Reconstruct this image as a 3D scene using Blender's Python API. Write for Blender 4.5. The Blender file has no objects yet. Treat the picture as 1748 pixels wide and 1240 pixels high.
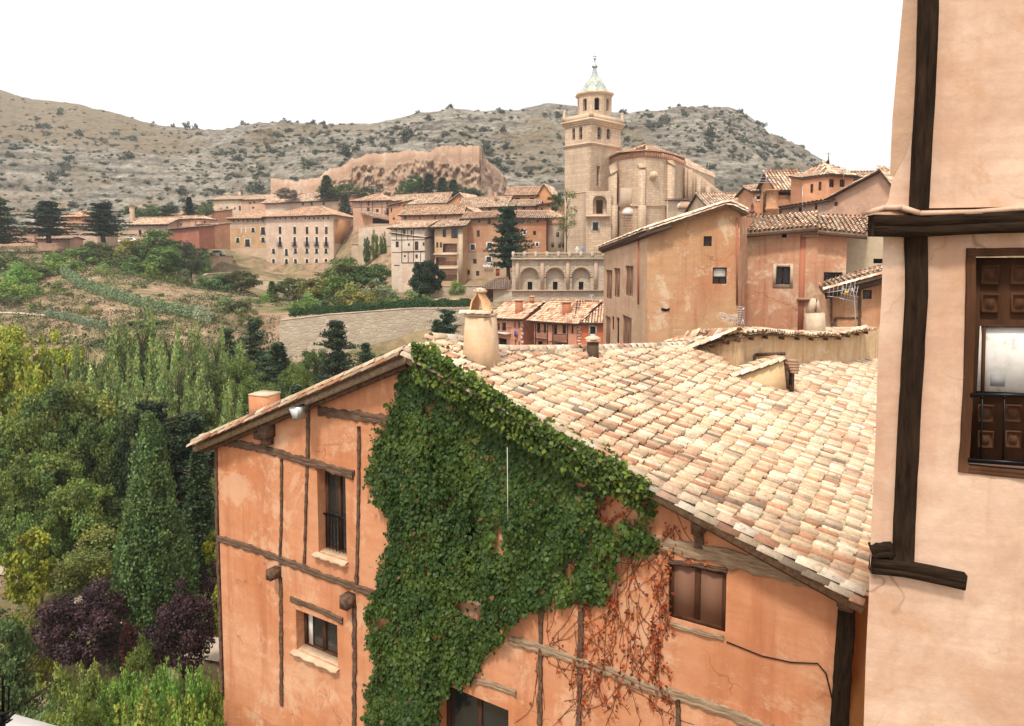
import bpy, math, random
import numpy as np
from mathutils import Vector
# ------------------------------------------------------------------ camera, sky, sun, exposure
sc = bpy.context.scene
F = 1165.0; CX = 874.0; PY = 524.0; YH = 440.0          # focal length in photo pixels, principal point, horizon
PITCH = math.atan((PY - YH) / F)
cam_d = bpy.data.cameras.new("camera"); cam = bpy.data.objects.new("camera", cam_d)
sc.collection.objects.link(cam); sc.camera = cam
cam_d.sensor_width = 36.0; cam_d.lens = 36.0 * F / 1748.0
cam_d.shift_y = -(620.0 - PY) / 1748.0
cam_d.clip_start = 0.1; cam_d.clip_end = 5000
cam.location = (0, 0, 0); cam.rotation_euler = (math.radians(90) - PITCH, 0, 0)

SUN_EL, SUN_AZ = math.radians(58), math.radians(204)     # azimuth measured clockwise from +Y
w = bpy.data.worlds.new("World"); sc.world = w; w.use_nodes = True
nt = w.node_tree; nt.nodes.clear()
o_ = nt.nodes.new("ShaderNodeOutputWorld"); bg = nt.nodes.new("ShaderNodeBackground")
sky = nt.nodes.new("ShaderNodeTexSky"); sky.sky_type = 'NISHITA'; sky.sun_disc = False
sky.sun_elevation = SUN_EL; sky.sun_rotation = SUN_AZ; sky.air_density = 1.6; sky.dust_density = 6.0; sky.ozone_density = 1.0
hs = nt.nodes.new("ShaderNodeHueSaturation"); hs.inputs['Saturation'].default_value = 0.12
tc_ = nt.nodes.new("ShaderNodeTexCoord"); cn = nt.nodes.new("ShaderNodeTexNoise"); cn.inputs['Scale'].default_value = 2.2
cn.inputs['Detail'].default_value = 5; cr = nt.nodes.new("ShaderNodeValToRGB")
cr.color_ramp.elements[0].position = .35; cr.color_ramp.elements[0].color = (12, 12, 12, 1)
cr.color_ramp.elements[1].position = .6; cr.color_ramp.elements[1].color = (14, 13.9, 13.7, 1)
mxw = nt.nodes.new("ShaderNodeMixRGB"); mxw.inputs[0].default_value = .62     # thin bright cloud over the sky
nt.links.new(tc_.outputs['Generated'], cn.inputs['Vector']); nt.links.new(cn.outputs['Fac'], cr.inputs[0])
nt.links.new(sky.outputs[0], hs.inputs['Color']); nt.links.new(hs.outputs[0], mxw.inputs[1]); nt.links.new(cr.outputs[0], mxw.inputs[2])
nt.links.new(mxw.outputs[0], bg.inputs['Color']); bg.inputs['Strength'].default_value = 0.11
nt.links.new(bg.outputs[0], o_.inputs[0])
sun_d = bpy.data.lights.new("sun", 'SUN'); sun = bpy.data.objects.new("sun", sun_d); sc.collection.objects.link(sun)
sun_d.energy = 3.0; sun_d.angle = math.radians(7); sun_d.color = (1.0, .93, .82)
sd = Vector((math.sin(SUN_AZ) * math.cos(SUN_EL), math.cos(SUN_AZ) * math.cos(SUN_EL), math.sin(SUN_EL)))
sun.rotation_euler = sd.to_track_quat('Z', 'Y').to_euler()
sun.location = (0, -20, 60)
vs = sc.view_settings; vs.view_transform = 'Standard'; vs.look = 'None'; vs.exposure = 0.22; vs.gamma = 1.0; vs.use_curve_mapping = False

# ------------------------------------------------------------------ helpers
random.seed(7); rng = np.random.default_rng(11)
V = lambda *a: np.array(a, float)
_cp, _sp = math.cos(PITCH), math.sin(PITCH)
def ray(px, py):
    a, b = (px - CX) / F, (PY - py) / F                   # camera space (a, b, -1)
    return V(a, _cp + b * _sp, -_sp + b * _cp)
def G(px, py, Y):                                          # world point on a pixel's ray at world depth Y
    d = ray(px, py); return d * (Y / d[1])
def GX(px, Y): return G(px, YH, Y)[0]
def ZY(py, Y): return G(CX, py, Y)[2]
def nrm(a): a = np.asarray(a, float); return a / np.linalg.norm(a)
Z = V(0, 0, 1)
WL = {}
def props(o, label=None, cat=None, group=None, kind=None):
    if label: o['label'] = label
    if cat: o['category'] = cat
    if group: o['group'] = group
    if kind: o['kind'] = kind
    return o
def thing(name, label, cat, loc, group=None):
    o = bpy.data.objects.new(name, None); sc.collection.objects.link(o); o.location = tuple(loc); o.empty_display_size = .3
    WL[o.name] = np.array(loc, float); return props(o, label, cat, group)
def link_mesh(me, name, parent=None, loc=None):
    o = bpy.data.objects.new(name, me); sc.collection.objects.link(o)
    if parent is not None: o.parent = parent; WL[o.name] = WL[parent.name]
    else: o.location = tuple(loc); WL[o.name] = np.array(loc, float)
    return o
def np_mesh(name, verts, faces, mats, parent=None, loc=None, cols=None, midx=None, smooth=False, uvs=None):
    """verts (N,3) world; faces: int array (M,4) or (M,3) or list of tuples"""
    verts = np.asarray(verts, float).reshape(-1, 3)
    if parent is not None: off = WL[parent.name]
    else:
        if loc is None: loc = V(verts[:, 0].mean(), verts[:, 1].mean(), verts[:, 2].min())
        off = loc
    me = bpy.data.meshes.new(name)
    if isinstance(faces, np.ndarray):
        k = faces.shape[1]; n = len(faces); flat = faces.ravel(); starts = np.arange(n) * k; tot = np.full(n, k)
    else:
        n = len(faces); tot = np.array([len(f) for f in faces]); starts = np.concatenate([[0], np.cumsum(tot)[:-1]]) if n else np.array([])
        flat = np.array([i for f in faces for i in f])
    me.vertices.add(len(verts)); me.vertices.foreach_set('co', (verts - off).astype(np.float32).ravel())
    me.loops.add(len(flat)); me.loops.foreach_set('vertex_index', flat.astype(np.int32))
    me.polygons.add(n); me.polygons.foreach_set('loop_start', starts.astype(np.int32))
    try: me.polygons.foreach_set('loop_total', tot.astype(np.int32))
    except Exception: pass
    if not isinstance(mats, (list, tuple)): mats = [mats]
    for m in mats: me.materials.append(m)
    if midx is not None: me.polygons.foreach_set('material_index', np.asarray(midx, np.int32))
    if smooth: me.polygons.foreach_set('use_smooth', np.ones(n, bool))
    me.update(calc_edges=True)
    if cols is not None:
        ca = me.color_attributes.new('Col', 'FLOAT_COLOR', 'POINT')
        c4 = np.ones((len(verts), 4), np.float32); c4[:, :3] = cols; ca.data.foreach_set('color', c4.ravel())
    return link_mesh(me, name, parent, loc)
class MB:
    def __init__(s): s.v = []; s.f = []; s.m = []; s.mi = 0
    def add(s, vs_, fs):
        b = len(s.v); s.v.extend([tuple(map(float, p)) for p in vs_])
        for f in fs: s.f.append(tuple(b + i for i in f)); s.m.append(s.mi)
        return s
    def quad(s, a, b, c, d): return s.add([a, b, c, d], [(0, 1, 2, 3)])
    def poly(s, ps): return s.add(ps, [tuple(range(len(ps)))])
    def box(s, c, ax, ay, az):                              # centre and three half-vectors
        c, ax, ay, az = map(np.asarray, (c, ax, ay, az)); p = []
        for k in (-1, 1):
            for j in (-1, 1):
                for i in (-1, 1): p.append(c + i * ax + j * ay + k * az)
        return s.add(p, [(0, 2, 3, 1), (4, 5, 7, 6), (0, 1, 5, 4), (2, 6, 7, 3), (0, 4, 6, 2), (1, 3, 7, 5)])
    def bar(s, a, b, w, h, up=Z):                           # rectangular bar from a to b
        a, b = np.asarray(a, float), np.asarray(b, float); d = nrm(b - a); sd_ = np.cross(d, up)
        if np.linalg.norm(sd_) < 1e-4: sd_ = np.cross(d, V(1, 0, 0))
        sd_ = nrm(sd_); u = np.cross(sd_, d)
        return s.box((a + b) / 2, d * (np.linalg.norm(b - a) / 2), sd_ * w / 2, u * h / 2)
    def tube(s, pts, r, n=6, cap=True):
        pts = [np.asarray(p, float) for p in pts]; k = len(pts)
        rr = r if isinstance(r, (list, tuple, np.ndarray)) else [r] * k
        ref = V(.31, .17, .93); b = len(s.v)
        for i, p in enumerate(pts):
            d = nrm(pts[min(i + 1, k - 1)] - pts[max(i - 1, 0)])
            rf = ref if abs(np.dot(d, ref)) < .93 else V(1, .1, .05)
            x = nrm(np.cross(d, rf)); y = np.cross(d, x)
            for j in range(n):
                t = 2 * math.pi * j / n; s.v.append(tuple(p + rr[i] * (math.cos(t) * x + math.sin(t) * y)))
        for i in range(k - 1):
            for j in range(n):
                s.f.append((b + i * n + j, b + i * n + (j + 1) % n, b + (i + 1) * n + (j + 1) % n, b + (i + 1) * n + j)); s.m.append(s.mi)
        if cap:
            s.f.append(tuple(b + j for j in range(n))[::-1]); s.m.append(s.mi)
            s.f.append(tuple(b + (k - 1) * n + j for j in range(n))); s.m.append(s.mi)
        return s
    def lathe(s, c, prof, n=16, a0=0, ax=1., ay=1.):        # profile [(r,z)] round vertical axis
        c = np.asarray(c, float); b = len(s.v); k = len(prof)
        for r, z in prof:
            for j in range(n):
                t = a0 + 2 * math.pi * j / n; s.v.append((c[0] + ax * r * math.cos(t), c[1] + ay * r * math.sin(t), c[2] + z))
        for i in range(k - 1):
            for j in range(n):
                s.f.append((b + i * n + j, b + i * n + (j + 1) % n, b + (i + 1) * n + (j + 1) % n, b + (i + 1) * n + j)); s.m.append(s.mi)
        s.f.append(tuple(b + j for j in range(n))[::-1]); s.m.append(s.mi)
        s.f.append(tuple(b + (k - 1) * n + j for j in range(n))); s.m.append(s.mi)
        return s
    def prism(s, ps, ext):                                  # polygon extruded along ext
        n = len(ps); ps = [np.asarray(p, float) for p in ps]; q = [p + ext for p in ps]
        return s.add(ps + q, [tuple(range(n))[::-1], tuple(range(n, 2 * n))] + [(i, (i + 1) % n, n + (i + 1) % n, n + i) for i in range(n)])
    def build(s, name, mats, parent=None, loc=None, smooth=False):
        return np_mesh(name, np.array(s.v), s.f, mats, parent, loc, midx=s.m, smooth=smooth)

# value noise in numpy (for shapes only)
_perm = rng.random((256, 256))
def vnoise(x, y):
    xi = np.floor(x).astype(int); yi = np.floor(y).astype(int); fx = x - xi; fy = y - yi
    fx = fx * fx * (3 - 2 * fx); fy = fy * fy * (3 - 2 * fy)
    g = lambda a, b: _perm[a & 255, b & 255]
    return (g(xi, yi) * (1 - fx) + g(xi + 1, yi) * fx) * (1 - fy) + (g(xi, yi + 1) * (1 - fx) + g(xi + 1, yi + 1) * fx) * fy
def fbm(x, y, o=4):
    r = 0; a = .5
    for k in range(o): r = r + a * (vnoise(x * 2 ** k + 17 * k, y * 2 ** k + 5 * k) - .5) * 2; a *= .5
    return r
def in_poly(px, py, poly):
    px = np.asarray(px); py = np.asarray(py); c = np.zeros(px.shape, bool); n = len(poly); j = n - 1
    for i in range(n):
        xi, yi = poly[i]; xj, yj = poly[j]
        if yi != yj:
            t = ((yi > py) != (yj > py)) & (px < (xj - xi) * (py - yi) / (yj - yi) + xi); c ^= t
        j = i
    return c

# ------------------------------------------------------------------ materials
def mat(name):
    m = bpy.data.materials.new(name); m.use_nodes = True; n = m.node_tree; n.nodes.clear()
    out = n.nodes.new("ShaderNodeOutputMaterial"); p = n.nodes.new("ShaderNodeBsdfPrincipled"); n.links.new(p.outputs[0], out.inputs[0])
    p.inputs['Specular IOR Level'].default_value = .25
    return m, n, p
def C4(c): return (c[0], c[1], c[2], 1)
def flat(name, c, rough=.7, metal=0, spec=.25):
    m, n, p = mat(name); p.inputs['Base Color'].default_value = C4(c); p.inputs['Roughness'].default_value = rough
    p.inputs['Metallic'].default_value = metal; p.inputs['Specular IOR Level'].default_value = spec; return m
def noise(n, scale, detail=6, rough=.6, vec=None, dist=0):
    t = n.nodes.new("ShaderNodeTexNoise"); t.inputs['Scale'].default_value = scale; t.inputs['Detail'].default_value = detail
    t.inputs['Roughness'].default_value = rough; t.inputs['Distortion'].default_value = dist
    if vec is not None: n.links.new(vec, t.inputs['Vector'])
    return t.outputs['Fac']
def ramp(n, fac, stops):
    r = n.nodes.new("ShaderNodeValToRGB"); e = r.color_ramp.elements
    while len(e) < len(stops): e.new(.5)
    for i, (p_, c) in enumerate(stops): e[i].position = p_; e[i].color = C4(c if hasattr(c, '__len__') else (c, c, c))
    n.links.new(fac, r.inputs[0]); return r.outputs[0]
def mix(n, fac, a, b, mode='MIX'):
    x = n.nodes.new("ShaderNodeMixRGB"); x.blend_type = mode
    for i, v in ((0, fac), (1, a), (2, b)):
        if isinstance(v, bpy.types.NodeSocket): n.links.new(v, x.inputs[i])
        elif i == 0: x.inputs[0].default_value = v
        else: x.inputs[i].default_value = C4(v if hasattr(v, '__len__') else (v, v, v))
    return x.outputs[0]
def coords(n, scale=(1, 1, 1), rot=(0, 0, 0), kind='pos'):
    mp = n.nodes.new("ShaderNodeMapping"); mp.inputs['Scale'].default_value = scale; mp.inputs['Rotation'].default_value = rot
    if kind == 'pos': g = n.nodes.new("ShaderNodeNewGeometry"); n.links.new(g.outputs['Position'], mp.inputs[0])
    else: g = n.nodes.new("ShaderNodeTexCoord"); n.links.new(g.outputs[kind], mp.inputs[0])
    return mp.outputs[0]
def bump(n, p, h, strength=.4, dist=.02, prev=None):
    b = n.nodes.new("ShaderNodeBump"); b.inputs['Strength'].default_value = strength; b.inputs['Distance'].default_value = dist
    n.links.new(h, b.inputs['Height'])
    if prev is not None: n.links.new(prev, b.inputs['Normal'])
    n.links.new(b.outputs[0], p.inputs['Normal']); return b.outputs[0]
def plaster(name, c1, c2, c3=None, sc_=.35, streak=.35, bd=.02, patch=None, fine=1.0, patch_amt=.6, crack=0, fb=.5, zone=None):
    m, n, p = mat(name); pos = coords(n)
    f1 = noise(n, sc_, 8, .62, pos, .3); col = ramp(n, f1, [(.36, c1), (.64, c2)])
    if zone: col = mix(n, ramp(n, noise(n, zone[1], 8, .6, coords(n, (1, 1, 1), (.3, .1, .5)), .6), [(zone[2], 0.), (zone[2] + .10, zone[3])]), col, zone[0])
    st = noise(n, 1.0, 6, .65, coords(n, (2.6 * fine, 2.6 * fine, .22 * fine)))
    col = mix(n, ramp(n, st, [(.5, 0.), (.72, streak)]), col, c3 or tuple(x * .6 for x in c1))
    hb = noise(n, 1., 6, .7, coords(n, (.5 * fine, .5 * fine, 4.5 * fine))); col = mix(n, ramp(n, hb, [(.46, .22), (.6, 0.)]), col, tuple(x * .72 for x in c1))
    f3 = noise(n, 9 * fine, 6, .7, pos); col = mix(n, ramp(n, f3, [(.35, .16), (.6, 0.)]), col, tuple(x * .62 for x in c1))
    if patch is not None:
        f4 = noise(n, .8 * fine, 10, .78, pos, .5); col = mix(n, ramp(n, f4, [(.53, 0.), (.59, patch_amt * .9)]), col, patch)
    if crack:
        vv_ = n.nodes.new("ShaderNodeTexVoronoi"); vv_.feature = 'DISTANCE_TO_EDGE'; vv_.inputs['Scale'].default_value = crack
        wn = n.nodes.new("ShaderNodeTexNoise"); wn.inputs['Scale'].default_value = 2.5; n.links.new(pos, wn.inputs['Vector']); wm = n.nodes.new("ShaderNodeMixRGB"); wm.inputs[0].default_value = .35
        n.links.new(pos, wm.inputs[1]); n.links.new(wn.outputs['Color'], wm.inputs[2]); n.links.new(wm.outputs[0], vv_.inputs['Vector'])
        ce_ = ramp(n, vv_.outputs['Distance'], [(.0, 1.), (.006, 0.)]); cm = mix(n, 1., ce_, ramp(n, noise(n, .9, 3, .5, pos), [(.5, 0.), (.62, .7)]), 'MULTIPLY'); col = mix(n, cm, col, tuple(x * .4 for x in c1))
    n.links.new(col, p.inputs['Base Color']); p.inputs['Roughness'].default_value = .92; p.inputs['Specular IOR Level'].default_value = .12
    b1 = noise(n, 2.2 * fine, 5, .6, pos); b2 = noise(n, 26 * fine, 5, .7, pos)
    pr = bump(n, p, b1, .55, bd * 2); bump(n, p, b2, fb, bd * .4, pr); return m
def ashlar(name, c1, c2, c3, ch=.42, cw=.95):
    m, n, p = mat(name); pos = coords(n); g = n.nodes.new("ShaderNodeNewGeometry"); sx = n.nodes.new("ShaderNodeSeparateXYZ"); n.links.new(g.outputs['Position'], sx.inputs[0])
    ad = n.nodes.new("ShaderNodeMath"); ad.operation = 'ADD'; n.links.new(sx.outputs[0], ad.inputs[0]); n.links.new(sx.outputs[1], ad.inputs[1])
    cb = n.nodes.new("ShaderNodeCombineXYZ"); n.links.new(ad.outputs[0], cb.inputs[0]); n.links.new(sx.outputs[2], cb.inputs[1])
    b = n.nodes.new("ShaderNodeTexBrick"); b.inputs['Scale'].default_value = 1; b.inputs['Brick Width'].default_value = cw; b.inputs['Row Height'].default_value = ch; b.inputs['Mortar Size'].default_value = .03
    n.links.new(cb.outputs[0], b.inputs['Vector']); b.inputs['Color1'].default_value = C4((.86, .86, .86)); b.inputs['Color2'].default_value = C4((1.1, 1.08, 1.04)); b.inputs['Mortar'].default_value = C4((.72, .68, .62))
    col = ramp(n, noise(n, .16, 9, .68, pos, .4), [(.36, c1), (.64, c2)]); col = mix(n, 1., col, b.outputs['Color'], 'MULTIPLY')
    st = noise(n, 1., 7, .7, coords(n, (.9, .9, .12))); col = mix(n, ramp(n, st, [(.48, 0.), (.68, .6)]), col, c3)
    col = mix(n, ramp(n, noise(n, 1.4, 8, .75, pos), [(.5, 0.), (.64, .5)]), col, tuple(x * .66 for x in c1))
    n.links.new(col, p.inputs['Base Color']); p.inputs['Roughness'].default_value = .95; pr = bump(n, p, b.outputs['Fac'], -.6, .05); bump(n, p, noise(n, 5, 6, .7, pos), .5, .05, pr); return m
def masonry(name, c1, c2, mortar, scale=1.2, dep=.03):
    m, n, p = mat(name); pos = coords(n, (1, 1, 1.7))
    v = n.nodes.new("ShaderNodeTexVoronoi"); v.inputs['Scale'].default_value = scale; n.links.new(pos, v.inputs['Vector'])
    ve = n.nodes.new("ShaderNodeTexVoronoi"); ve.feature = 'DISTANCE_TO_EDGE'; ve.inputs['Scale'].default_value = scale; n.links.new(pos, ve.inputs['Vector'])
    bw = n.nodes.new("ShaderNodeRGBToBW"); n.links.new(v.outputs['Color'], bw.inputs[0])
    col = ramp(n, bw.outputs[0], [(.2, c1), (.8, c2)]); big = noise(n, .12, 6, .6, coords(n))
    col = mix(n, ramp(n, big, [(.4, 0.), (.7, .5)]), col, tuple(x * .7 for x in c2))
    e = ramp(n, ve.outputs['Distance'], [(.02, 1.), (.08, 0.)])
    col = mix(n, e, col, mortar); n.links.new(col, p.inputs['Base Color']); p.inputs['Roughness'].default_value = .95
    pr = bump(n, p, ramp(n, ve.outputs['Distance'], [(0, 0.), (.12, 1.)]), .8, dep); bump(n, p, noise(n, 8, 6, .7, coords(n)), .5, dep * .6, pr); return m
def wood(name, c1, c2, scale=6, dep=.01, ax=(1, 1, .12)):
    m, n, p = mat(name); st = noise(n, scale, 8, .7, coords(n, ax)); col = ramp(n, st, [(.3, c1), (.7, c2)])
    n.links.new(col, p.inputs['Base Color']); p.inputs['Roughness'].default_value = .85; p.inputs['Specular IOR Level'].default_value = .06; bump(n, p, st, .9, dep); return m
def attr_mat(name, rough=.85, trans=0, var=(.75, 1.2), nscale=8, bd=.004, spots=None, spec=.25):
    """colour from the mesh attribute 'Col' times the object's own colour"""
    m, n, p = mat(name); a = n.nodes.new("ShaderNodeAttribute"); a.attribute_name = 'Col'
    oi = n.nodes.new("ShaderNodeObjectInfo"); col = mix(n, 1., a.outputs['Color'], oi.outputs['Color'], 'MULTIPLY')
    pos = coords(n); f = noise(n, nscale, 6, .65, pos); col = mix(n, 1., col, ramp(n, f, [(.3, var[0]), (.7, var[1])]), 'MULTIPLY')
    if spots:
        f2 = noise(n, spots[1], 8, .75, pos); col = mix(n, ramp(n, f2, [(spots[2], 0.), (spots[2] + .08, spots[3])]), col, spots[0])
    n.links.new(col, p.inputs['Base Color']); p.inputs['Roughness'].default_value = rough; p.inputs['Specular IOR Level'].default_value = spec
    if bd: bump(n, p, f, .6, bd)
    if trans:
        t = n.nodes.new("ShaderNodeBsdfTranslucent"); mx = n.nodes.new("ShaderNodeMixShader"); mx.inputs[0].default_value = trans
        n.links.new(col, t.inputs['Color']); n.links.new(p.outputs[0], mx.inputs[1]); n.links.new(t.outputs[0], mx.inputs[2])
        n.links.new(mx.outputs[0], [x for x in n.nodes if x.type == 'OUTPUT_MATERIAL'][0].inputs[0])
    return m
M = {}
M['leaf'] = attr_mat('leaf', .55, .3, (.8, 1.2), 3, 0, spec=.3)
M['leaf_ivy'] = attr_mat('leaf_ivy', .5, .2, (.85, 1.15), 3, 0, spec=.25)
M['tile'] = attr_mat('roof_tile', .9, 0, (.72, 1.15), 9, .006, ((.14, .10, .07), 11, .57, .7))
M['tile_far'] = attr_mat('roof_tile_far', .9, 0, (.75, 1.15), 1.5, 0, ((.22, .16, .11), 1.4, .6, .5))
M['bark'] = wood('bark', (.05, .035, .025), (.14, .11, .08), 5, .02)
M['orange'] = plaster('orange_plaster', (.53, .21, .095), (.64, .33, .19), (.38, .12, .055), .4, .65, .022, (.66, .42, .27), .7, .6, .5, .4)
M['pinkwall'] = plaster('pink_plaster', (.53, .32, .215), (.72, .525, .395), (.50, .27, .17), 1.1, .6, .016, (.50, .29, .17), 1.1, .6, .8, .22)
M['timber'] = wood('weathered_timber', (.045, .025, .018), (.20, .12, .08), 9, .012, (1, 1, 1))
M['timber_pale'] = wood('pale_timber', (.13, .08, .05), (.44, .32, .21), 10, .012, (1, 1, 1))
M['beam_dark'] = wood('dark_beam', (.008, .005, .003), (.042, .024, .014), 14, .02, (1.6, 1.6, .25))
M['beam_dark_h'] = wood('dark_beam_level', (.008, .005, .003), (.042, .024, .014), 14, .02, (.25, .25, 2.4))
M['timber_h'] = wood('weathered_timber_level', (.045, .025, .018), (.21, .13, .085), 9, .012, (.3, .3, 2.2))
M['timber_pale_h'] = wood('pale_timber_level', (.13, .08, .05), (.44, .32, .21), 10, .012, (.3, .3, 2.2))
M['joinery'] = wood('dark_joinery', (.045, .02, .01), (.10, .045, .024), 8, .003)
M['glass'] = flat('window_glass', (.02, .022, .022), .12, 0, .6)
M['dark'] = flat('dark_interior', (.012, .01, .009), .9)
M['white'] = plaster('white_surround', (.66, .62, .56), (.76, .72, .66), None, 1, .2, .01)
M['sill'] = plaster('stone_sill', (.52, .36, .23), (.66, .48, .33), None, 2, .4, .01)
M['iron'] = flat('wrought_iron', (.012, .012, .013), .35, .8)
M['metal'] = flat('galvanised_metal', (.42, .42, .42), .35, .9)
M['mortar'] = plaster('mortar', (.50, .37, .26), (.66, .51, .37), (.3, .2, .13), 1.2, .5, .02)

# ------------------------------------------------------------------ walls with openings, windows
class Wall:
    """vertical plane through P (x,y) with horizontal direction d; outward normal n"""
    def __init__(s, P, d, n=None):
        s.P = V(P[0], P[1], 0); s.d = nrm(V(d[0], d[1], 0)); s.n = nrm(V(-s.d[1], s.d[0], 0))
        if np.dot(s.n, -s.P) < 0: s.n = -s.n
        if n is not None: s.n = nrm(n)
    def pt(s, px, py, off=0):
        r = ray(px, py); q = s.P + s.n * off; t = np.dot(q, s.n) / np.dot(r, s.n); return r * t
    def uz(s, px, py): p = s.pt(px, py); return np.dot(p - s.P, s.d), p[2]
    def at(s, u, z, off=0): return s.P + s.d * u + Z * z + s.n * off
    def rect(s, px, py, w_, h_):                            # pixel rectangle centre/size -> (u0,u1,z0,z1)
        u0, _ = s.uz(px - w_ / 2, py); u1, _ = s.uz(px + w_ / 2, py); _, z1 = s.uz(px, py - h_ / 2); _, z0 = s.uz(px, py + h_ / 2)
        return (min(u0, u1), max(u0, u1), z0, z1)
def wall_sheet(mb, W, top, z0, holes=(), rev=.25, step=None):
    """sheet following W, top = [(u,z)...] left to right, rectangular holes with reveals"""
    us = [p[0] for p in top]; zs = [p[1] for p in top]; ua, ub = us[0], us[-1]
    hs_ = [(max(a, ua + .01), min(b, ub - .01), c, d) for a, b, c, d in holes if b > ua + .05 and a < ub - .05]
    uc = sorted(set([round(x, 4) for x in us] + [round(h[0], 4) for h in hs_] + [round(h[1], 4) for h in hs_]))
    zc = sorted(set([round(z0, 4)] + [round(h[2], 4) for h in hs_] + [round(h[3], 4) for h in hs_]))
    zt = lambda u: float(np.interp(u, us, zs))
    for a, b in zip(uc[:-1], uc[1:]):
        if b - a < 1e-3: continue
        ta, tb = zt(a), zt(b); lim = min(ta, tb) - .01; zz = [z for z in zc if z < lim]
        for k, z in enumerate(zz):
            last = k == len(zz) - 1; zn = None if last else zz[k + 1]
            cu, cz = (a + b) / 2, (z + (zn if zn else z + .02)) / 2
            if any(h[0] - 1e-3 < cu < h[1] + 1e-3 and h[2] - 1e-3 < cz < h[3] + 1e-3 for h in hs_) and not last: continue
            mb.quad(W.at(a, z), W.at(b, z), W.at(b, tb if last else zn), W.at(a, ta if last else zn))
    for a, b, c, d in hs_:
        for p, q in (((a, c), (a, d)), ((a, d), (b, d)), ((b, d), (b, c)), ((b, c), (a, c))):
            mb.quad(W.at(*p), W.at(*q), W.at(*q, -rev), W.at(*p, -rev))
def window(W, h, parent, rev=.25, style='w', frame=None, sur=None, fw=.07, glass=None, sill=None):
    a, b, c, d = h; mb = MB(); o = -rev + .03; D = W.d; N = W.n; w_ = b - a; hh = d - c
    B = lambda m, u0, u1, z0, z1, of, th=.03: m.box(W.at((u0 + u1) / 2, (z0 + z1) / 2, of), D * (u1 - u0) / 2, N * th, Z * (z1 - z0) / 2)
    B(mb, a, a + fw, c, d, o); B(mb, b - fw, b, c, d, o); B(mb, a + fw, b - fw, d - fw, d, o); B(mb, a + fw, b - fw, c, c + fw, o)
    m2 = (a + b) / 2
    if w_ > .55: B(mb, m2 - fw * .6, m2 + fw * .6, c + fw, d - fw, o + .006)
    if style == 'panes' : B(mb, a + fw, b - fw, c + hh * .62, c + hh * .62 + fw * .7, o + .003)
    f = mb.build('window', frame or M['joinery'], parent)
    g = MB(); g.quad(W.at(a, c, o - .012), W.at(b, c, o - .012), W.at(b, d, o - .012), W.at(a, d, o - .012)); g.build('pane', glass or M['glass'], f)
    if style in ('balcony', 'grille'):
        g = MB(); z1 = d if style == 'grille' else c + min(1.0, hh * .5); of = .12 if style == 'grille' else .5; pad = 0 if style == 'grille' else .3
        n_ = max(4, int((w_ + 2 * pad) / .14)); r = .012 if style == 'grille' else .02
        for i in range(n_ + 1):
            u = a - pad + (w_ + 2 * pad) * i / n_; g.tube([W.at(u, c + .03, of), W.at(u, z1 - .03, of)], r, 4)
        for z in (c + .03, z1 - .03): g.bar(W.at(a - pad, z, of), W.at(b + pad, z, of), .05, .05)
        if style == 'balcony':
            g.box(W.at((a + b) / 2, c - .06, of / 2), D * (w_ / 2 + pad), N * of / 2, Z * .05)
            for u in (a - pad, b + pad): g.bar(W.at(u, z1 - .03, .02), W.at(u, z1 - .03, of), .05, .05)
        g.build('balcony' if style == 'balcony' else 'grille', M['iron'], f)
    if style == 'blind':
        g = MB()
        for i in range(6): B(g, a + fw, b - fw, d - fw - hh * .08 * (i + 1), d - fw - hh * .08 * i - .02, o + .045, .015)
        g.build('blind', M['white'], f)
    if sur:
        g = MB(); s = sur if isinstance(sur, float) else .18
        for r_ in ((a - s, a, c - s, d + s), (b, b + s, c - s, d + s), (a, b, d, d + s), (a, b, c - s, c)): B(g, *r_, .015, .03)
        g.build('window_surround', M['white'], f)
    if sill: g = MB(); B(g, a - .12, b + .12, c - .1, c, .02, .14); g.build('sill', M['sill'], f)
    return f

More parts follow.
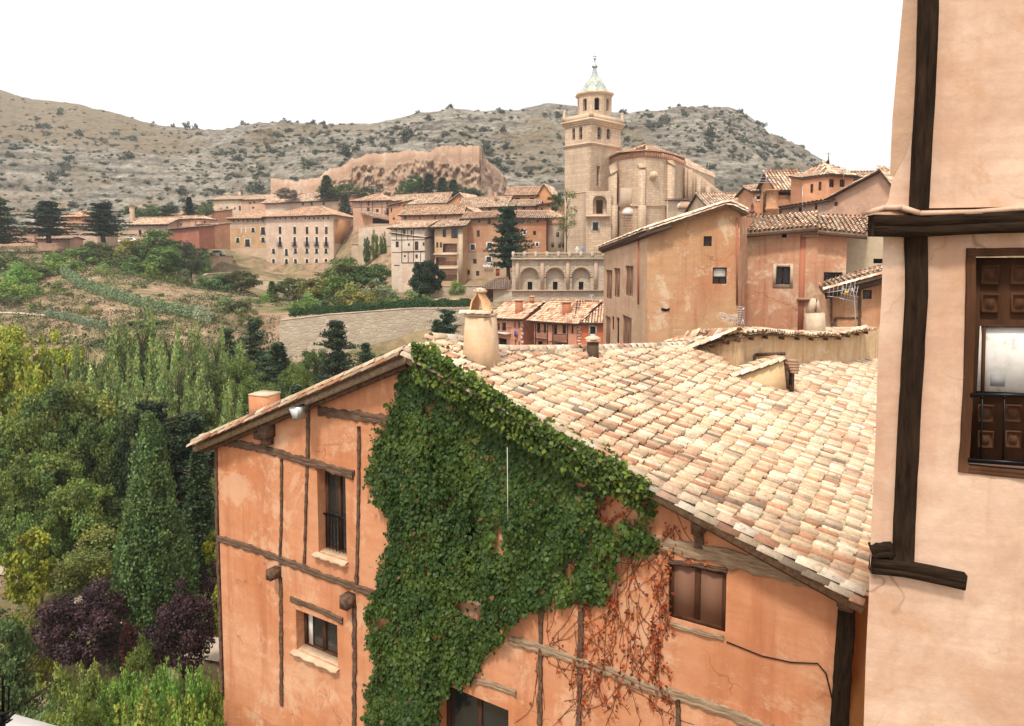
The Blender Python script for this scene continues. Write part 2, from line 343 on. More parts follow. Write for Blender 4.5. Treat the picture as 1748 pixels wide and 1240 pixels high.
# ------------------------------------------------------------------ roofs of curved clay tiles
TCOL = np.array([(.72, .58, .42), (.70, .50, .36), (.60, .34, .22), (.78, .66, .50), (.48, .26, .17), (.72, .56, .38), (.34, .26, .20), (.64, .43, .31), (.82, .73, .59), (.50, .39, .30)])
TW = np.array([.20, .15, .09, .17, .05, .11, .04, .08, .08, .03]); TW = TW / TW.sum()
def tiles(poly, pitch=.22, expo=.32, seg=5, h=.075, tint=(1, 1, 1), chan=True, jit=1.0, lift=.03, pal=None, wts=None):
    """poly: 3D points; poly[0]->poly[1] is the eave. Returns verts, faces, cols"""
    P = np.array(poly, float); o = P[0]; u = nrm(P[1] - P[0])
    n = np.zeros(3)
    for i in range(len(P)): n += np.cross(P[i] - o, P[(i + 1) % len(P)] - o)
    n = nrm(n); n = n if n[2] > 0 else -n
    v = np.cross(n, u); v = v if v[2] > 0 else -v
    uv = [(float(np.dot(p - o, u)), float(np.dot(p - o, v))) for p in P]
    U0, U1 = min(a for a, _ in uv), max(a for a, _ in uv); V0, V1 = min(b for _, b in uv), max(b for _, b in uv)
    I, J = np.meshgrid(np.arange(int((U1 - U0) / pitch) + 1), np.arange(int((V1 - V0) / expo) + 1), indexing='ij')
    I = I.ravel(); J = J.ravel()
    cu = U0 + (I + .5) * pitch; cv = V0 + J * expo
    ok = in_poly(cu, np.clip(cv + expo * .5, V0 + .02, V1 - .02), uv); cu, cv, I, J = cu[ok], cv[ok], I[ok], J[ok]; N_ = len(cu)
    colj = rng.normal(0, .018 * jit, 4096)[I % 4096]
    outV, outF, outC = [], [], []; base = 0
    pal = TCOL if pal is None else pal; wts = TW if wts is None else wts
    for kind in ((0, 1) if chan else (0,)):
        th = np.linspace(0, math.pi, seg + 1); ht = h if kind == 0 else h * .55; sg = 1 if kind == 0 else -1
        hw = pitch * (.35 if kind == 0 else .47)
        T = []
        for k, vv in enumerate((-.03, expo * 1.08)):
            wd = hw * ((1.12, .92)[k] if kind == 0 else (.95, 1.1)[k]); lz = ((lift + .042, lift - .016)[k] if kind == 0 else (.04, .018)[k])
            for t in th: T.append((wd * math.cos(t), vv, lz + sg * ht * math.sin(t)))
        if kind == 0 and seg >= 5:                         # butt end of the cover tile (gives it thickness)
            for t in th: T.append((hw * 1.12 * .86 * math.cos(t), -.03, lift + .026 + ht * .80 * math.sin(t)))
        T = np.array(T); m = len(T); k1 = seg + 1
        f = [(i, i + 1, k1 + i + 1, k1 + i) for i in range(seg)]
        if kind == 0 and seg >= 5: f += [(i + 1, i, 2 * k1 + i, 2 * k1 + i + 1) for i in range(seg)]
        f = np.array(f)
        du = cu + (0 if kind == 0 else pitch * .5) + colj + rng.normal(0, .006 * jit, N_); dv = cv + rng.normal(0, .018 * jit, N_)
        rot = rng.normal(0, .02 * jit, N_); scl = 1 + rng.normal(0, .05 * jit, N_); dz = rng.normal(0, .006 * jit, N_)
        lu = T[None, :, 0] * scl[:, None] - T[None, :, 1] * rot[:, None]; lv = T[None, :, 1] + T[None, :, 0] * rot[:, None]; lz = T[None, :, 2] + dz[:, None]
        sag = (fbm(cu * .35 + 3, cv * .35 + 9, 3) * .10 * min(jit, 1.5))[:, None]
        W_ = o + (du[:, None] + lu)[..., None] * u + (dv[:, None] + lv)[..., None] * v + (lz + sag)[..., None] * n
        outV.append(W_.reshape(-1, 3)); outF.append((f[None] + (np.arange(N_) * m)[:, None, None] + base).reshape(-1, 4)); base += N_ * m
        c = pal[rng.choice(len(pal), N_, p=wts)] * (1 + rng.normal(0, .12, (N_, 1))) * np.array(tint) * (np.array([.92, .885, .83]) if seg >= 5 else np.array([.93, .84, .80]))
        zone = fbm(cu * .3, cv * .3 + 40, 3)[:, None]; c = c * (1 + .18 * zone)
        if kind == 1: c = c * np.array([.62, .56, .5])  # channel tiles darkened: shadow of the gaps put into their colour
        outC.append(np.repeat(np.clip(c, 0.01, .95), m, axis=0))
    return np.concatenate(outV), np.concatenate(outF), np.concatenate(outC)
def roof(polys, parent, name='roof', thick=.12, far=True, under=None, tk=None):
    """polys: list of 3D roof planes, each starting with its eave edge"""
    tk = tk or {}; args = dict(pitch=.34, expo=.5, seg=3, h=.075, chan=False, jit=.8) if far else {}; args.update(tk)
    vs_, fs, cs = [], [], []; b = 0
    sl = MB()
    for P in polys:
        P = [np.asarray(p, float) for p in P]
        v_, f_, c_ = tiles(P, **args); vs_.append(v_); fs.append(f_ + b); cs.append(c_); b += len(v_)
        sl.prism([p - Z * .015 for p in P], -Z * thick)
    r = np_mesh(name, np.concatenate(vs_), np.concatenate(fs), M['tile_far' if far else 'tile'], parent, cols=np.concatenate(cs), smooth=not far)
    sl.build('roof_boards', under or M['roofbase'], r)
    return r
M['roofbase'] = flat('roof_base', (.30, .19, .12), .95)
M['boards'] = wood('eave_boards', (.10, .06, .035), (.30, .2, .13), 7, .01, (1, 1, 1))
# ================================================================== the gable house in the foreground
GW = Wall((2.92, 12.8), (.852, -.524))                     # gable wall, direction pointing right (towards us)
TR = nrm(V(.524, .852, 0))                                  # along the ridge, away from us
gh = thing('gable_house', 'orange plastered gable house with brown timbers, green creeper and a wide pale tiled roof', 'house', GW.pt(640, 1235) * V(1, 1, 0) + V(0, 0, -18))
def gpt(x, y, off=0): return GW.pt(x, y, off)
A_ = gpt(712, 597); EL = gpt(352, 752); ER = gpt(1478, 1004)
# opening rectangles (photo pixels: centre x, y, width, height)
gh_open = {
 'tall': (573, 881, 38, 150), 'low': (541, 1095, 72, 100), 'ivy': (806, 955, 56, 130), 'door': (830, 1235, 78, 140), 'right': (1190, 1018, 96, 96)}
# tilted sills in the photo are real perspective: take rectangles from their left/right edges
def grect(x0, y0, x1, y1):                                  # from top-left to bottom-right pixel of the opening
    a, zt_ = GW.uz(x0, y0); b, zb_ = GW.uz(x1, y1); return (a, b, zb_, zt_)
R_tall = grect(541, 800, 592, 958); R_low = grect(505, 1040, 577, 1140); R_ivy = grect(782, 880, 822, 1022); R_door = grect(750, 1165, 868, 1330); R_right = grect(1142, 955, 1238, 1082)
ul, zl = GW.uz(370, 762); ua, za = GW.uz(712, 604); ur, zr = GW.uz(1442, 1008)
mb = MB(); top = [(ul, zl + .12), (ua, za + .1), (ur, zr + .15)]
wall_sheet(mb, GW, top, -18, [R_tall, R_low, R_ivy, R_door, R_right], .34)
L0 = GW.at(ul, 0); RR0 = GW.at(ur, 0)
mb.quad(GW.at(ul, -18), GW.at(ul, -18) + TR * 16, GW.at(ul, zl) + TR * 16, GW.at(ul, zl))
mb.quad(GW.at(ur, -18), GW.at(ur, -18) + TR * 22, GW.at(ur, zr) + TR * 22, GW.at(ur, zr))
mb.build('wall', M['orange'], gh)
# darker stone footing at the left corner
mb = MB(); z0f = GW.pt(372, 1180)[2]
for i in range(14):
    a = ul - .03 + i * .55
    mb.quad(GW.at(a, -18, .06), GW.at(a + .55, -18, .06), GW.at(a + .55, z0f + .1 * math.sin(i * 1.7) - .05, .03), GW.at(a, z0f + .1 * math.sin((i - 1) * 1.7) - .05, .03))
mb.build('wall_footing', plaster('footing', (.50, .19, .09), (.6, .27, .13), None, 1.2, .5, .03, (.5, .36, .22), 1.2, .8), gh)
for k, (R, st, sl) in {'tall': (R_tall, 'w', 1), 'low': (R_low, 'w', 1), 'ivy': (R_ivy, 'w', 1), 'door': (R_door, 'w', 0), 'right': (R_right, 'w', 0)}.items():
    f = window(GW, (R[0], R[1], R[2], R[3]), gh, .34 if k != 'right' else .12, st, fw=.09, glass=M['glass'] if k != 'right' else None)
    if k == 'right':                                        # brown shutters / blinds
        s_ = MB(); m2 = (R[0] + R[1]) / 2
        for a, b in ((R[0] + .09, m2 - .06), (m2 + .06, R[1] - .09)): s_.box(GW.at((a + b) / 2, (R[2] + R[3]) / 2, -.075), GW.d * (b - a) / 2, GW.n * .012, Z * ((R[3] - R[2]) / 2 - .09))
        s_.build('shutter', flat('brown_shutter', (.20, .10, .062), .8), f)
    if k == 'low':                                          # pale curtain behind the panes
        s_ = MB(); c_ = R[0] + .16
        s_.box(GW.at(c_ + .1, (R[2] + R[3]) / 2, -.29), GW.d * .08, GW.n * .004, Z * ((R[3] - R[2]) / 2 - .1)); s_.build('curtain', M['white'], f)
    if k in ('tall',):
        s_ = MB(); zr_ = R[2] + 1.0
        for i in range(8): u = R[0] + .08 + (R[1] - R[0] - .16) * i / 7; s_.tube([GW.at(u, R[2] + .05, -.2), GW.at(u, zr_, -.2)], .012, 4)
        s_.bar(GW.at(R[0], zr_, -.2), GW.at(R[1], zr_, -.2), .04, .04); s_.build('railing', M['iron'], f)
    if sl:
        s_ = MB(); p0 = GW.at(R[0] - .12, R[2] - .06, .0); p1 = GW.at(R[1] + .06, R[2] - .06, .0)
        nn = 10; vs2 = []
        for i in range(nn + 1):
            t = i / nn; q = p0 * (1 - t) + p1 * t; e = .14 + .03 * math.sin(i * 2.3)
            s2 = [q + GW.n * e + Z * .03, q - GW.n * .3 + Z * .10, q - GW.n * .3 - Z * .05, q + GW.n * e - Z * .05]; vs2 += s2
        s_.add(vs2, [(4 * i + j, 4 * i + (j + 1) % 4, 4 * i + 4 + (j + 1) % 4, 4 * i + 4 + j) for i in range(nn) for j in range(4)] + [(0, 1, 2, 3), tuple(4 * nn + j for j in (3, 2, 1, 0))])
        s_.build('sill', M['sill'], f)
# exposed timbers: (pixel path, width in px, name)
def timber(W, pts, wpx, parent, name='timber_beam', th=.05, m=None, rough=.18, seedv=0, emb=.05):
    P3 = [W.pt(x, y) for x, y in pts]; P3 = np.array(P3)
    L = np.concatenate([[0], np.cumsum(np.linalg.norm(np.diff(P3, axis=0), axis=1))]); nseg = max(6, int(L[-1] / .12))
    dist = np.linalg.norm(P3.mean(0)); w0 = wpx * abs(np.dot(P3.mean(0), V(0, _cp, -_sp))) / F
    mb = MB(); vs2 = []; r2 = np.random.default_rng(abs(hash((round(pts[0][0]), round(pts[0][1]))))% 99991 + seedv)
    for i in range(nseg + 1):
        t = L[-1] * i / nseg; c = np.array([np.interp(t, L, P3[:, k]) for k in range(3)])
        s = nrm(np.cross(W.n, nrm(P3[-1] - P3[0]))); e0, e1 = w0 / 2 * (1 + r2.normal(0, rough, 2)); o = th * (1 + (.03 if m is not None and 'dark_beam' in m.name else .2) * r2.normal())
        c = c + s * w0 * (.015 if 'dark_beam' in (m or M['timber']).name else .05) * math.sin(t * 1.3)
        ck = .18 * min(e0, o) * (r2.random() < .8)
        vs2 += [c - s * e0 - W.n * emb, c - s * e0 + W.n * o * .82, c - s * e0 * .9 + W.n * o, c - s * e0 * .12 + W.n * o * 1.02, c - s * e0 * .04 + W.n * (o - ck), c + s * e1 * .06 + W.n * o * 1.0, c + s * e1 * .92 + W.n * o, c + s * e1 + W.n * o * .85, c + s * e1 - W.n * emb]
    mb.add(vs2, [(9 * i + j, 9 * i + (j + 1) % 9, 9 * i + 9 + (j + 1) % 9, 9 * i + 9 + j) for i in range(nseg) for j in range(9)] + [tuple(range(9)), tuple(9 * nseg + j for j in range(8, -1, -1))])
    return mb.build(name, m or M['timber'], parent)
for pts, w_, m_ in [
    ([(372, 918), (440, 940), (520, 970), (600, 1000), (662, 1022)], 12, 'timber'), ([(372, 752), (455, 768), (528, 788), (604, 812)], 13, 'timber'),
    ([(545, 703), (620, 712), (690, 722)], 17, 'beam_mid'), ([(369, 750), (372, 910), (376, 1040), (380, 1180)], 6, 'timber'),
    ([(482, 784), (481, 900), (479, 965)], 5, 'timber'), ([(480, 985), (481, 1100), (482, 1205)], 7, 'timber'),
    ([(527, 700), (526, 790)], 7, 'timber'), ([(525, 790), (523, 880), (521, 965)], 5, 'timber'),
    ([(614, 728), (613, 850), (610, 1010)], 6, 'timber'), ([(606, 1032), (606, 1120), (606, 1250)], 8, 'timber'),
    ([(497, 1022), (540, 1038), (586, 1060)], 9, 'timber'), ([(530, 794), (570, 799), (606, 808)], 8, 'timber'),
    ([(870, 1092), (940, 1112), (1040, 1146), (1110, 1174), (1200, 1200), (1320, 1247)], 17, 'timber_pale'),
    ([(1060, 905), (1130, 930), (1200, 942), (1300, 965), (1400, 990)], 30, 'timber_pale'),
    ([(925, 1030), (923, 1120), (922, 1250)], 8, 'timber'), ([(990, 950), (992, 1060), (988, 1250)], 9, 'timber'),
    ([(1158, 1192), (1158, 1250)], 8, 'timber'), ([(790, 1158), (840, 1168), (882, 1184)], 10, 'timber_pale'),
    ([(1140, 958), (1190, 964), (1242, 974)], 7, 'timber'), ([(1146, 1066), (1190, 1078), (1236, 1090)], 7, 'timber_pale'),
    ([(1192, 868), (1193, 935)], 18, 'timber')]:
    if m_ == 'beam_mid': m_ = 'timber'
    timber(GW, pts, w_, gh, m=M[m_ + ('_h' if abs(pts[-1][0] - pts[0][0]) > abs(pts[-1][1] - pts[0][1]) and w_ > 6 else '')])
# protruding beam ends and brackets
for x, y, s_, dp in ((475, 975, .13, .3), (600, 1022, .16, .26), (462, 732, .2, .28), (1448, 1012, .14, .35), (1195, 895, .12, .2)):
    mb = MB(); c = gpt(x, y); mb.box(c + GW.n * (dp / 2 - .02), GW.d * s_, GW.n * dp / 2, Z * s_ * .9); mb.box(c + GW.n * (dp / 2 + .02), GW.d * s_ * .8, GW.n * (dp / 2 + .02), Z * s_ * 1.08)
    mb.build('beam_end', M['timber'], gh)
mb = MB()                                                    # carved bracket under the left eave
for i in range(4): mb.box(gpt(452 + (i % 2) * 10, 722 + i * 10) + GW.n * .12, GW.d * (.2 - .02 * i), GW.n * (.2 - .03 * i), Z * .09)
mb.build('eave_bracket', M['timber'], gh)
# dark corner post on the right and the recessed flank behind it
timber(GW, [(1447, 1018), (1443, 1080), (1437, 1160), (1432, 1250)], 27, gh, 'corner_post', .09, M['beam_dark'], .05)
# main roof plane through the right-hand verge and the level direction TR
vd = nrm(ER - A_); off = GW.n * .38
nR = nrm(np.cross(TR, vd)); nR = nR if nR[2] > 0 else -nR
def on_roof(px, py, lift=0): r = ray(px, py); q = A_ + nR * lift; return r * (np.dot(q, nR) / np.dot(r, nR))
Pa = A_ + off; Pe = ER + off; Pe2 = Pe + TR * 24
rear = [on_roof(1700, 618), on_roof(1480, 612), on_roof(1240, 594), on_roof(1185, 592), on_roof(1030, 601), on_roof(850, 604), on_roof(745, 585)]
poly = [Pe, Pe2] + rear + [Pa]
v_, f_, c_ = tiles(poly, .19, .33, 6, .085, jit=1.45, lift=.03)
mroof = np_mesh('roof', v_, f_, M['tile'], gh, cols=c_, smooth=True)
mb = MB(); mb.prism([p - nR * .01 for p in poly], -nR * .10); mb.build('roof_boards', M['roofbase'], mroof)
# left slope (seen only along its verge)
vl = EL - A_; Pl = EL + off; polyL = [Pl + TR * 14, Pl, Pa, A_ + TR * 15]
polyL = [Pl, Pl + (rear[-4] - Pa) * 1.0, rear[-4] + Z * .0, Pa]; polyL[2] = polyL[2] - Z * .02
v_, f_, c_ = tiles(polyL, .225, .34, 6, .082, jit=1.2); ml = np_mesh('roof', v_, f_, M['tile'], gh, cols=c_, smooth=True)
mb = MB(); mb.prism([p - Z * .01 for p in polyL], -Z * .1); mb.build('roof_boards', M['boards'], ml)
# verge rows: a mortared line of cover tiles laid on the gable edges, plus barge timbers below
def tile_row(pts, r=.11, step=.36, up=Z, name='verge_tiles', parent=gh, mt='tile', seg=7, hw=1.0, rnd=.009, pal=None, tint=1.0):
    vs2, fs2, cs2 = [], [], []; b = 0; pts = [np.asarray(p, float) for p in pts]
    L = np.concatenate([[0], np.cumsum([np.linalg.norm(pts[i + 1] - pts[i]) for i in range(len(pts) - 1)])]); P = np.array(pts)
    k = int(L[-1] / step)
    for i in range(k + 1):
        p, q = [np.array([np.interp(min(t, L[-1]), L, P[:, j]) for j in range(3)]) for t in (i * step, (i + 1.12) * step)]
        if np.linalg.norm(q - p) < .05: continue
        d = nrm(q - p); s = nrm(np.cross(d, up)); n2 = np.cross(s, d); cc = TCOL[rng.choice(len(TCOL), p=TW)] * (1 + rng.normal(0, .1)) * tint
        s_off = rng.normal(0, rnd); yaw = rng.normal(0, rnd * 2)
        for e, (pp, rr, lz) in enumerate(((p, r * 1.12, .0), (q, r * .9, .0))):
            lz = (.0, .03)[e]
            for t in np.linspace(0, math.pi, seg): vs2.append(pp + s * (rr * hw * math.cos(t) + s_off + yaw * e) + n2 * (rr * .8 * math.sin(t) + lz))
            cs2 += [cc] * seg
        for t in np.linspace(0, math.pi, seg): vs2.append(q + s * (r * .74 * hw * math.cos(t) + s_off + yaw) + n2 * (r * .6 * math.sin(t) + .03))
        cs2 += [cc * .8] * seg  # butt end darker than its tile: end shading put into the colour
        for j in range(seg - 1): fs2.append((b + j, b + j + 1, b + seg + j + 1, b + seg + j)); fs2.append((b + seg + j, b + seg + j + 1, b + 2 * seg + j + 1, b + 2 * seg + j))
        b += 3 * seg
    return np_mesh(name, np.array(vs2), np.array(fs2), M[mt], parent, cols=np.clip(np.array(cs2), .02, .95), smooth=True)
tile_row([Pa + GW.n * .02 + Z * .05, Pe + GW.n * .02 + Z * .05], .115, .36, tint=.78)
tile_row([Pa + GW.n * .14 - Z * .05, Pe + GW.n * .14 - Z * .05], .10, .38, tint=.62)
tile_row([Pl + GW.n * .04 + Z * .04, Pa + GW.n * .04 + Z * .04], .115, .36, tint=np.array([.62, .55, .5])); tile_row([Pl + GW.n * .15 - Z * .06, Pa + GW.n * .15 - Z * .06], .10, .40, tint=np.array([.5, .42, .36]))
for a, b in ((Pa, Pe), (Pl, Pa)):
    mb = MB(); sh = GW.n * -.03 - Z * .19; mb.bar(a + sh, b + sh, .16, .15); mb.build('barge_board', M['timber_pale'], gh)
    mb = MB(); sh = GW.n * -.2 - Z * .3; mb.bar(a + sh + (b - a) * .02, b + sh - (b - a) * .02, .14, .16); mb.build('rafter', M['timber'], gh)
mb = MB(); q = A_ - vd * -.6; mb.bar(A_ + GW.n * .28 + Z * -.33 + vd * .25, A_ + GW.n * .30 - Z * .36 + vd * 1.1, .2, .17); mb.build('ridge_beam', M['timber'], gh)
# ridge: a mortar bed with a row of cap tiles
rpts = [on_roof(*q) for q in ((735, 583), (795, 588), (850, 604), (940, 603), (1030, 601), (1110, 597), (1200, 592), (1255, 586))]
mb = MB()
for a, b in zip(rpts[:-1], rpts[1:]): mb.bar(a - Z * .12, b - Z * .12, .28, .50)
mb.build('ridge_bed', M['mortar'], gh)
tile_row([p + Z * .1 for p in rpts], .14, .36, name='ridge_tiles')

# ---- white cable hanging on the creeper
mb = MB(); mb.tube([gpt(866, 764, .42), gpt(866.5, 850, .45), gpt(867, 890, .40)], .007, 5); 
props(mb.build('cable', flat('cable_white', (.7, .66, .58), .6)), 'thin white cable hanging straight down over the green creeper', 'cable')
mb = MB(); mb.tube([gpt(x, y, .02) for x, y in ((1240, 1096), (1300, 1120), (1350, 1131), (1396, 1133), (1410, 1150), (1422, 1200), (1430, 1245))], .012, 5)
props(mb.build('cable', M['iron']), 'dark cable curving across the orange wall from the shuttered window', 'cable')
# ---- floodlight under the left verge
fl = thing('floodlight', 'grey metal floodlight hanging under the left roof edge', 'lamp', gpt(518, 705, .4))
mb = MB(); c = gpt(518, 702, .45); q = [(-.2, .12), (.2, .16), (.13, -.16), (-.05, -.18)]
mb.prism([c + GW.d * a + Z * b for a, b in q], GW.n * .3); mb.build('housing', M['metal'], fl)
mb = MB(); mb.prism([c + GW.n * .305 + GW.d * a * .85 + Z * b * .8 for a, b in q], GW.n * .01); mb.build('lamp_glass', flat('lamp_glass', (.55, .56, .56), .15, 0, .6), fl)
mb = MB(); mb.bar(c + GW.n * .1 + Z * .15, c - GW.n * .42 + Z * .2, .05, .05); mb.build('bracket', M['iron'], fl)

# ================================================================== creeper
ivy_poly = [(706, 584), (722, 582), (745, 600), (775, 622), (805, 640), (850, 672), (900, 700), (950, 730), (1000, 757), (1050, 782), (1090, 807), (1120, 832), (1127, 858), (1108, 890), (1098, 905), (1128, 922), (1130, 940), (1090, 948), (1060, 950), (1044, 985), (1018, 1032), (990, 1018), (960, 1028), (930, 1032), (900, 1042), (872, 1062), (850, 1092), (828, 1112), (818, 1142), (790, 1165), (765, 1175), (748, 1195), (742, 1260), (616, 1260), (625, 1190), (640, 1140), (630, 1100), (626, 1040), (640, 1010), (652, 960), (668, 922), (662, 880), (642, 850), (628, 820), (630, 780), (640, 742), (662, 718), (674, 690), (680, 645), (697, 620)]
ivy_holes = [[(728, 678), (748, 682), (740, 716), (728, 714)], [(718, 730), (730, 732), (728, 748), (718, 746)], [(648, 822), (668, 828), (660, 846), (650, 842)], [(635, 1046), (664, 1050), (660, 1070), (640, 1074)], 
             [(838, 888), (856, 892), (860, 930), (848, 958), (838, 930)], [(1020, 838), (1098, 838), (1096, 885), (1030, 902), (1012, 880)], [(722, 1162), (732, 1162), (730, 1172), (720, 1170)], [(960, 955), (982, 950), (980, 1000), (965, 1000)], [(876, 1040), (870, 1075), (866, 1060)], [(970, 815), (1003, 812), (1006, 842), (985, 835)]]
def ivy_points(n, poly, holes, jit=4):
    xs = [p[0] for p in poly]; ys = [p[1] for p in poly]
    x = rng.uniform(min(xs), max(xs), n * 4); y = rng.uniform(min(ys), max(ys), n * 4)
    jx = x + fbm(x * .07, y * .07, 3) * 14 + rng.normal(0, jit, len(x)); jy = y + fbm(x * .07 + 50, y * .07, 3) * 14 + rng.normal(0, jit, len(x))
    ok = in_poly(jx, jy, poly)
    for h in holes: ok &= ~in_poly(jx, jy, h)
    for h in ([(786, 893), (826, 900), (826, 1012), (800, 1016), (782, 985)], [(770, 1028), (800, 1016), (824, 1020), (822, 1056), (800, 1050)]): ok &= ~in_poly(x, y - 4, h) | (rng.random(len(x)) < (.55 if h[0][1] < 1000 else .04))
    gap = fbm(x * .055 + 90, y * .04 + 12, 3); ok &= (gap > -.30) | (x < 720) | (y < np.interp(x, [706, 760, 850, 950, 1050, 1130], [582, 612, 672, 730, 782, 840]) + 40) | (rng.random(len(x)) < .35)
    dens = np.clip((1125 - x) / 160, .25, 1); ok &= rng.random(len(x)) < np.where(y > 800, dens, 1)
    return x[ok][:n], y[ok][:n]
def wall_pts(W, x, y, off):
    r = np.stack([(x - CX) / F, _cp + (PY - y) / F * _sp, -_sp + (PY - y) / F * _cp], 1)
    k = (np.dot(W.P, W.n) + off) / (r @ W.n); return r * k[:, None]
def leaf_mesh(P, D, N, size, cols, shape='ivy'):
    """P tips' base, D droop direction, N leaf normal; pointed lobed leaf of 6 verts, folded on its midrib"""
    D = D / np.linalg.norm(D, axis=1)[:, None]; N = N - D * (N * D).sum(1)[:, None]; N = N / np.linalg.norm(N, axis=1)[:, None]; S = np.cross(D, N)
    if shape == 'ivy': T = [(0, 0, 0), (.52, .22, -.12), (.36, .62, -.10), (0, 1.05, -.06), (-.36, .62, -.10), (-.52, .22, -.12)]; fc = [(0, 1, 2, 3), (0, 3, 4, 5)]
    else: T = [(0, 0, 0), (.42, .5, 0), (0, 1, 0), (-.42, .5, 0)]; fc = [(0, 1, 2, 3)]
    T = np.array(T); m = len(T); n = len(P); s = size[:, None, None]
    W_ = P[:, None] + s * (T[None, :, 0, None] * S[:, None] + T[None, :, 1, None] * D[:, None] + T[None, :, 2, None] * N[:, None])
    f = np.array(fc)[None] + (np.arange(n) * m)[:, None, None]
    return W_.reshape(-1, 3), f.reshape(-1, len(fc[0])), np.repeat(cols, m, axis=0)
x, y = ivy_points(60000, ivy_poly, ivy_holes); n = len(x)
bulge = .08 + .42 * np.clip(fbm(x * .022, y * .016, 4) + .45, 0, 1); off_ = bulge * rng.uniform(.35, 1.0, n)
edge = (y - np.interp(x, [706, 760, 850, 950, 1050, 1130], [582, 612, 672, 730, 782, 840])) < 26
off_ = np.where(edge & (x > 705), off_ + .2, off_)
P = wall_pts(GW, x, y, off_) 
D = np.tile(-Z, (n, 1)) + rng.normal(0, .38, (n, 3)); N = np.tile(GW.n, (n, 1)) + rng.normal(0, .38, (n, 3)) + Z * .55
base = np.array([.030, .062, .012]); lt = np.array([.11, .16, .024]); yl = np.array([.20, .26, .035])
k = np.clip(fbm(x * .03 + 7, y * .025, 3) + .25 + rng.normal(0, .2, n), 0, 1)[:, None]; cols = base * (1 - k * .7) + lt * k * .7
top_ = np.clip(1 - (y - np.interp(x, [706, 760, 850, 950, 1050, 1130], [582, 612, 672, 730, 782, 840])) / 34, 0, 1)[:, None] * (x > 700)[:, None] * rng.random((n, 1))
cols = cols * (1 - top_) + yl * top_; cols[rng.random(n) < .012] = (.16, .07, .03)
iv = thing('creeper', 'dense green creeper covering the middle of the gable wall', 'climbing plant', gpt(690, 1240) * V(1, 1, 0) + V(0, 0, -17))
ne = 3000; xe = 706 + 400 * rng.random(ne) ** 1.35; ye = np.interp(xe, [706, 760, 850, 950, 1050, 1130], [584, 612, 672, 730, 782, 840]) + rng.uniform(4, 38, ne) * rng.random(ne) ** .5 + fbm(xe * .06, xe * 0, 2) * 9
Pe_ = wall_pts(GW, xe, ye, rng.uniform(.50, .68, ne)); P = np.concatenate([P, Pe_]); D = np.concatenate([D, np.tile(-Z, (ne, 1)) * .6 + GW.n * .4 + rng.normal(0, .5, (ne, 3))]); N = np.concatenate([N, np.tile(GW.n, (ne, 1)) + rng.normal(0, .5, (ne, 3)) + Z * .8])
ne2 = 2600; xe2 = 706 + 390 * rng.random(ne2) ** 1.2; ye2 = np.interp(xe2, [706, 760, 850, 950, 1050, 1130], [584, 612, 672, 730, 782, 840]) + rng.uniform(16, 64, ne2)
P = np.concatenate([P, wall_pts(GW, xe2, ye2, rng.uniform(.34, .60, ne2))]); D = np.concatenate([D, np.tile(-Z, (ne2, 1)) + rng.normal(0, .4, (ne2, 3))]); N = np.concatenate([N, np.tile(GW.n, (ne2, 1)) + rng.normal(0, .4, (ne2, 3)) + Z * .5]); ne += ne2
ce = np.array([.045, .085, .014]) * (1 - rng.random((ne, 1)) * .3) + np.array([.15, .17, .02]) * rng.random((ne, 1)) ** 3; cols = np.concatenate([cols, ce]); n += ne
v_, f_, c_ = leaf_mesh(P, D, N, rng.uniform(.04, .115, n), cols * (1 + rng.normal(0, .12, (n, 1)))); np_mesh('foliage', v_, f_, M['leaf_ivy'], iv, cols=np.clip(c_, .005, 1))
mb = MB()                                                    # woody stems under the leaves
for i in range(26):
    x0 = random.uniform(640, 900); y0 = 1250; pts = []; x0s = x0
    for j in range(14):
        if bool(in_poly(np.array([x0]), np.array([y0]), ivy_poly)[0]): pts.append(gpt(x0, y0, .04))
        elif len(pts): break
        x0 += random.uniform(-14, 18); y0 -= random.uniform(25, 45)
    if len(pts) > 2 and not (720 < x0s < 850): mb.tube(pts, [.03 - .0018 * j for j in range(len(pts))], 4)
mb.build('stem', M['bark'], iv)
# dry red-brown creeper on the right
dr = thing('creeper', 'dry red-brown creeper stems and withered leaves around the shuttered window', 'climbing plant', gpt(1080, 1235) * V(1, 1, 0) + V(0, 0, -17))
mb = MB(); LP, LC = [], []
strands = []
for i in range(135):
    x0 = random.choice([random.gauss(1030, 40), random.gauss(1130, 22), random.gauss(1000, 12), random.gauss(925, 10), random.uniform(960, 1260), random.gauss(1075, 35)]); y0 = random.uniform(820, 1150)
    if x0 > 1140: y0 = random.uniform(870, 1000)
    a = random.uniform(-.5, .5) + math.pi / 2; L = random.randint(4, 13); pts = []
    for j in range(L):
        if 1146 < x0 < 1234 and 962 < y0 < 1072 and random.random() < .8: break
        lim = np.interp(x0, [1000, 1120, 1300, 1440], [770, 845, 925, 995])
        if y0 < lim or y0 > 1245: break
        pts.append((x0, y0)); a += random.gauss(0, .28); x0 += 15 * math.cos(a); y0 += 15 * math.sin(a)
    if len(pts) > 2:
        mb.tube([gpt(px_, py_, .015 + .01 * math.sin(j)) for j, (px_, py_) in enumerate(pts)], .0065, 3, False)
        for px_, py_ in pts:
            w_ = math.exp(-((px_ - 1128) / 16) ** 2) + math.exp(-((px_ - 1040) / 40) ** 2) * (1 if py_ < 920 else .35) + .35 * math.exp(-((px_ - 1000) / 25) ** 2) + .12
            for _ in range(np.random.default_rng(int(px_ * 7 + py_)).poisson(w_ * 3.4)): LP.append((px_ + random.gauss(0, 4), py_ + random.gauss(0, 6)))
mb.build('stem', flat('dry_stem', (.16, .06, .03), .9), dr)
LP = np.array(LP); n = len(LP); P = wall_pts(GW, LP[:, 0], LP[:, 1], rng.uniform(.02, .12, n))
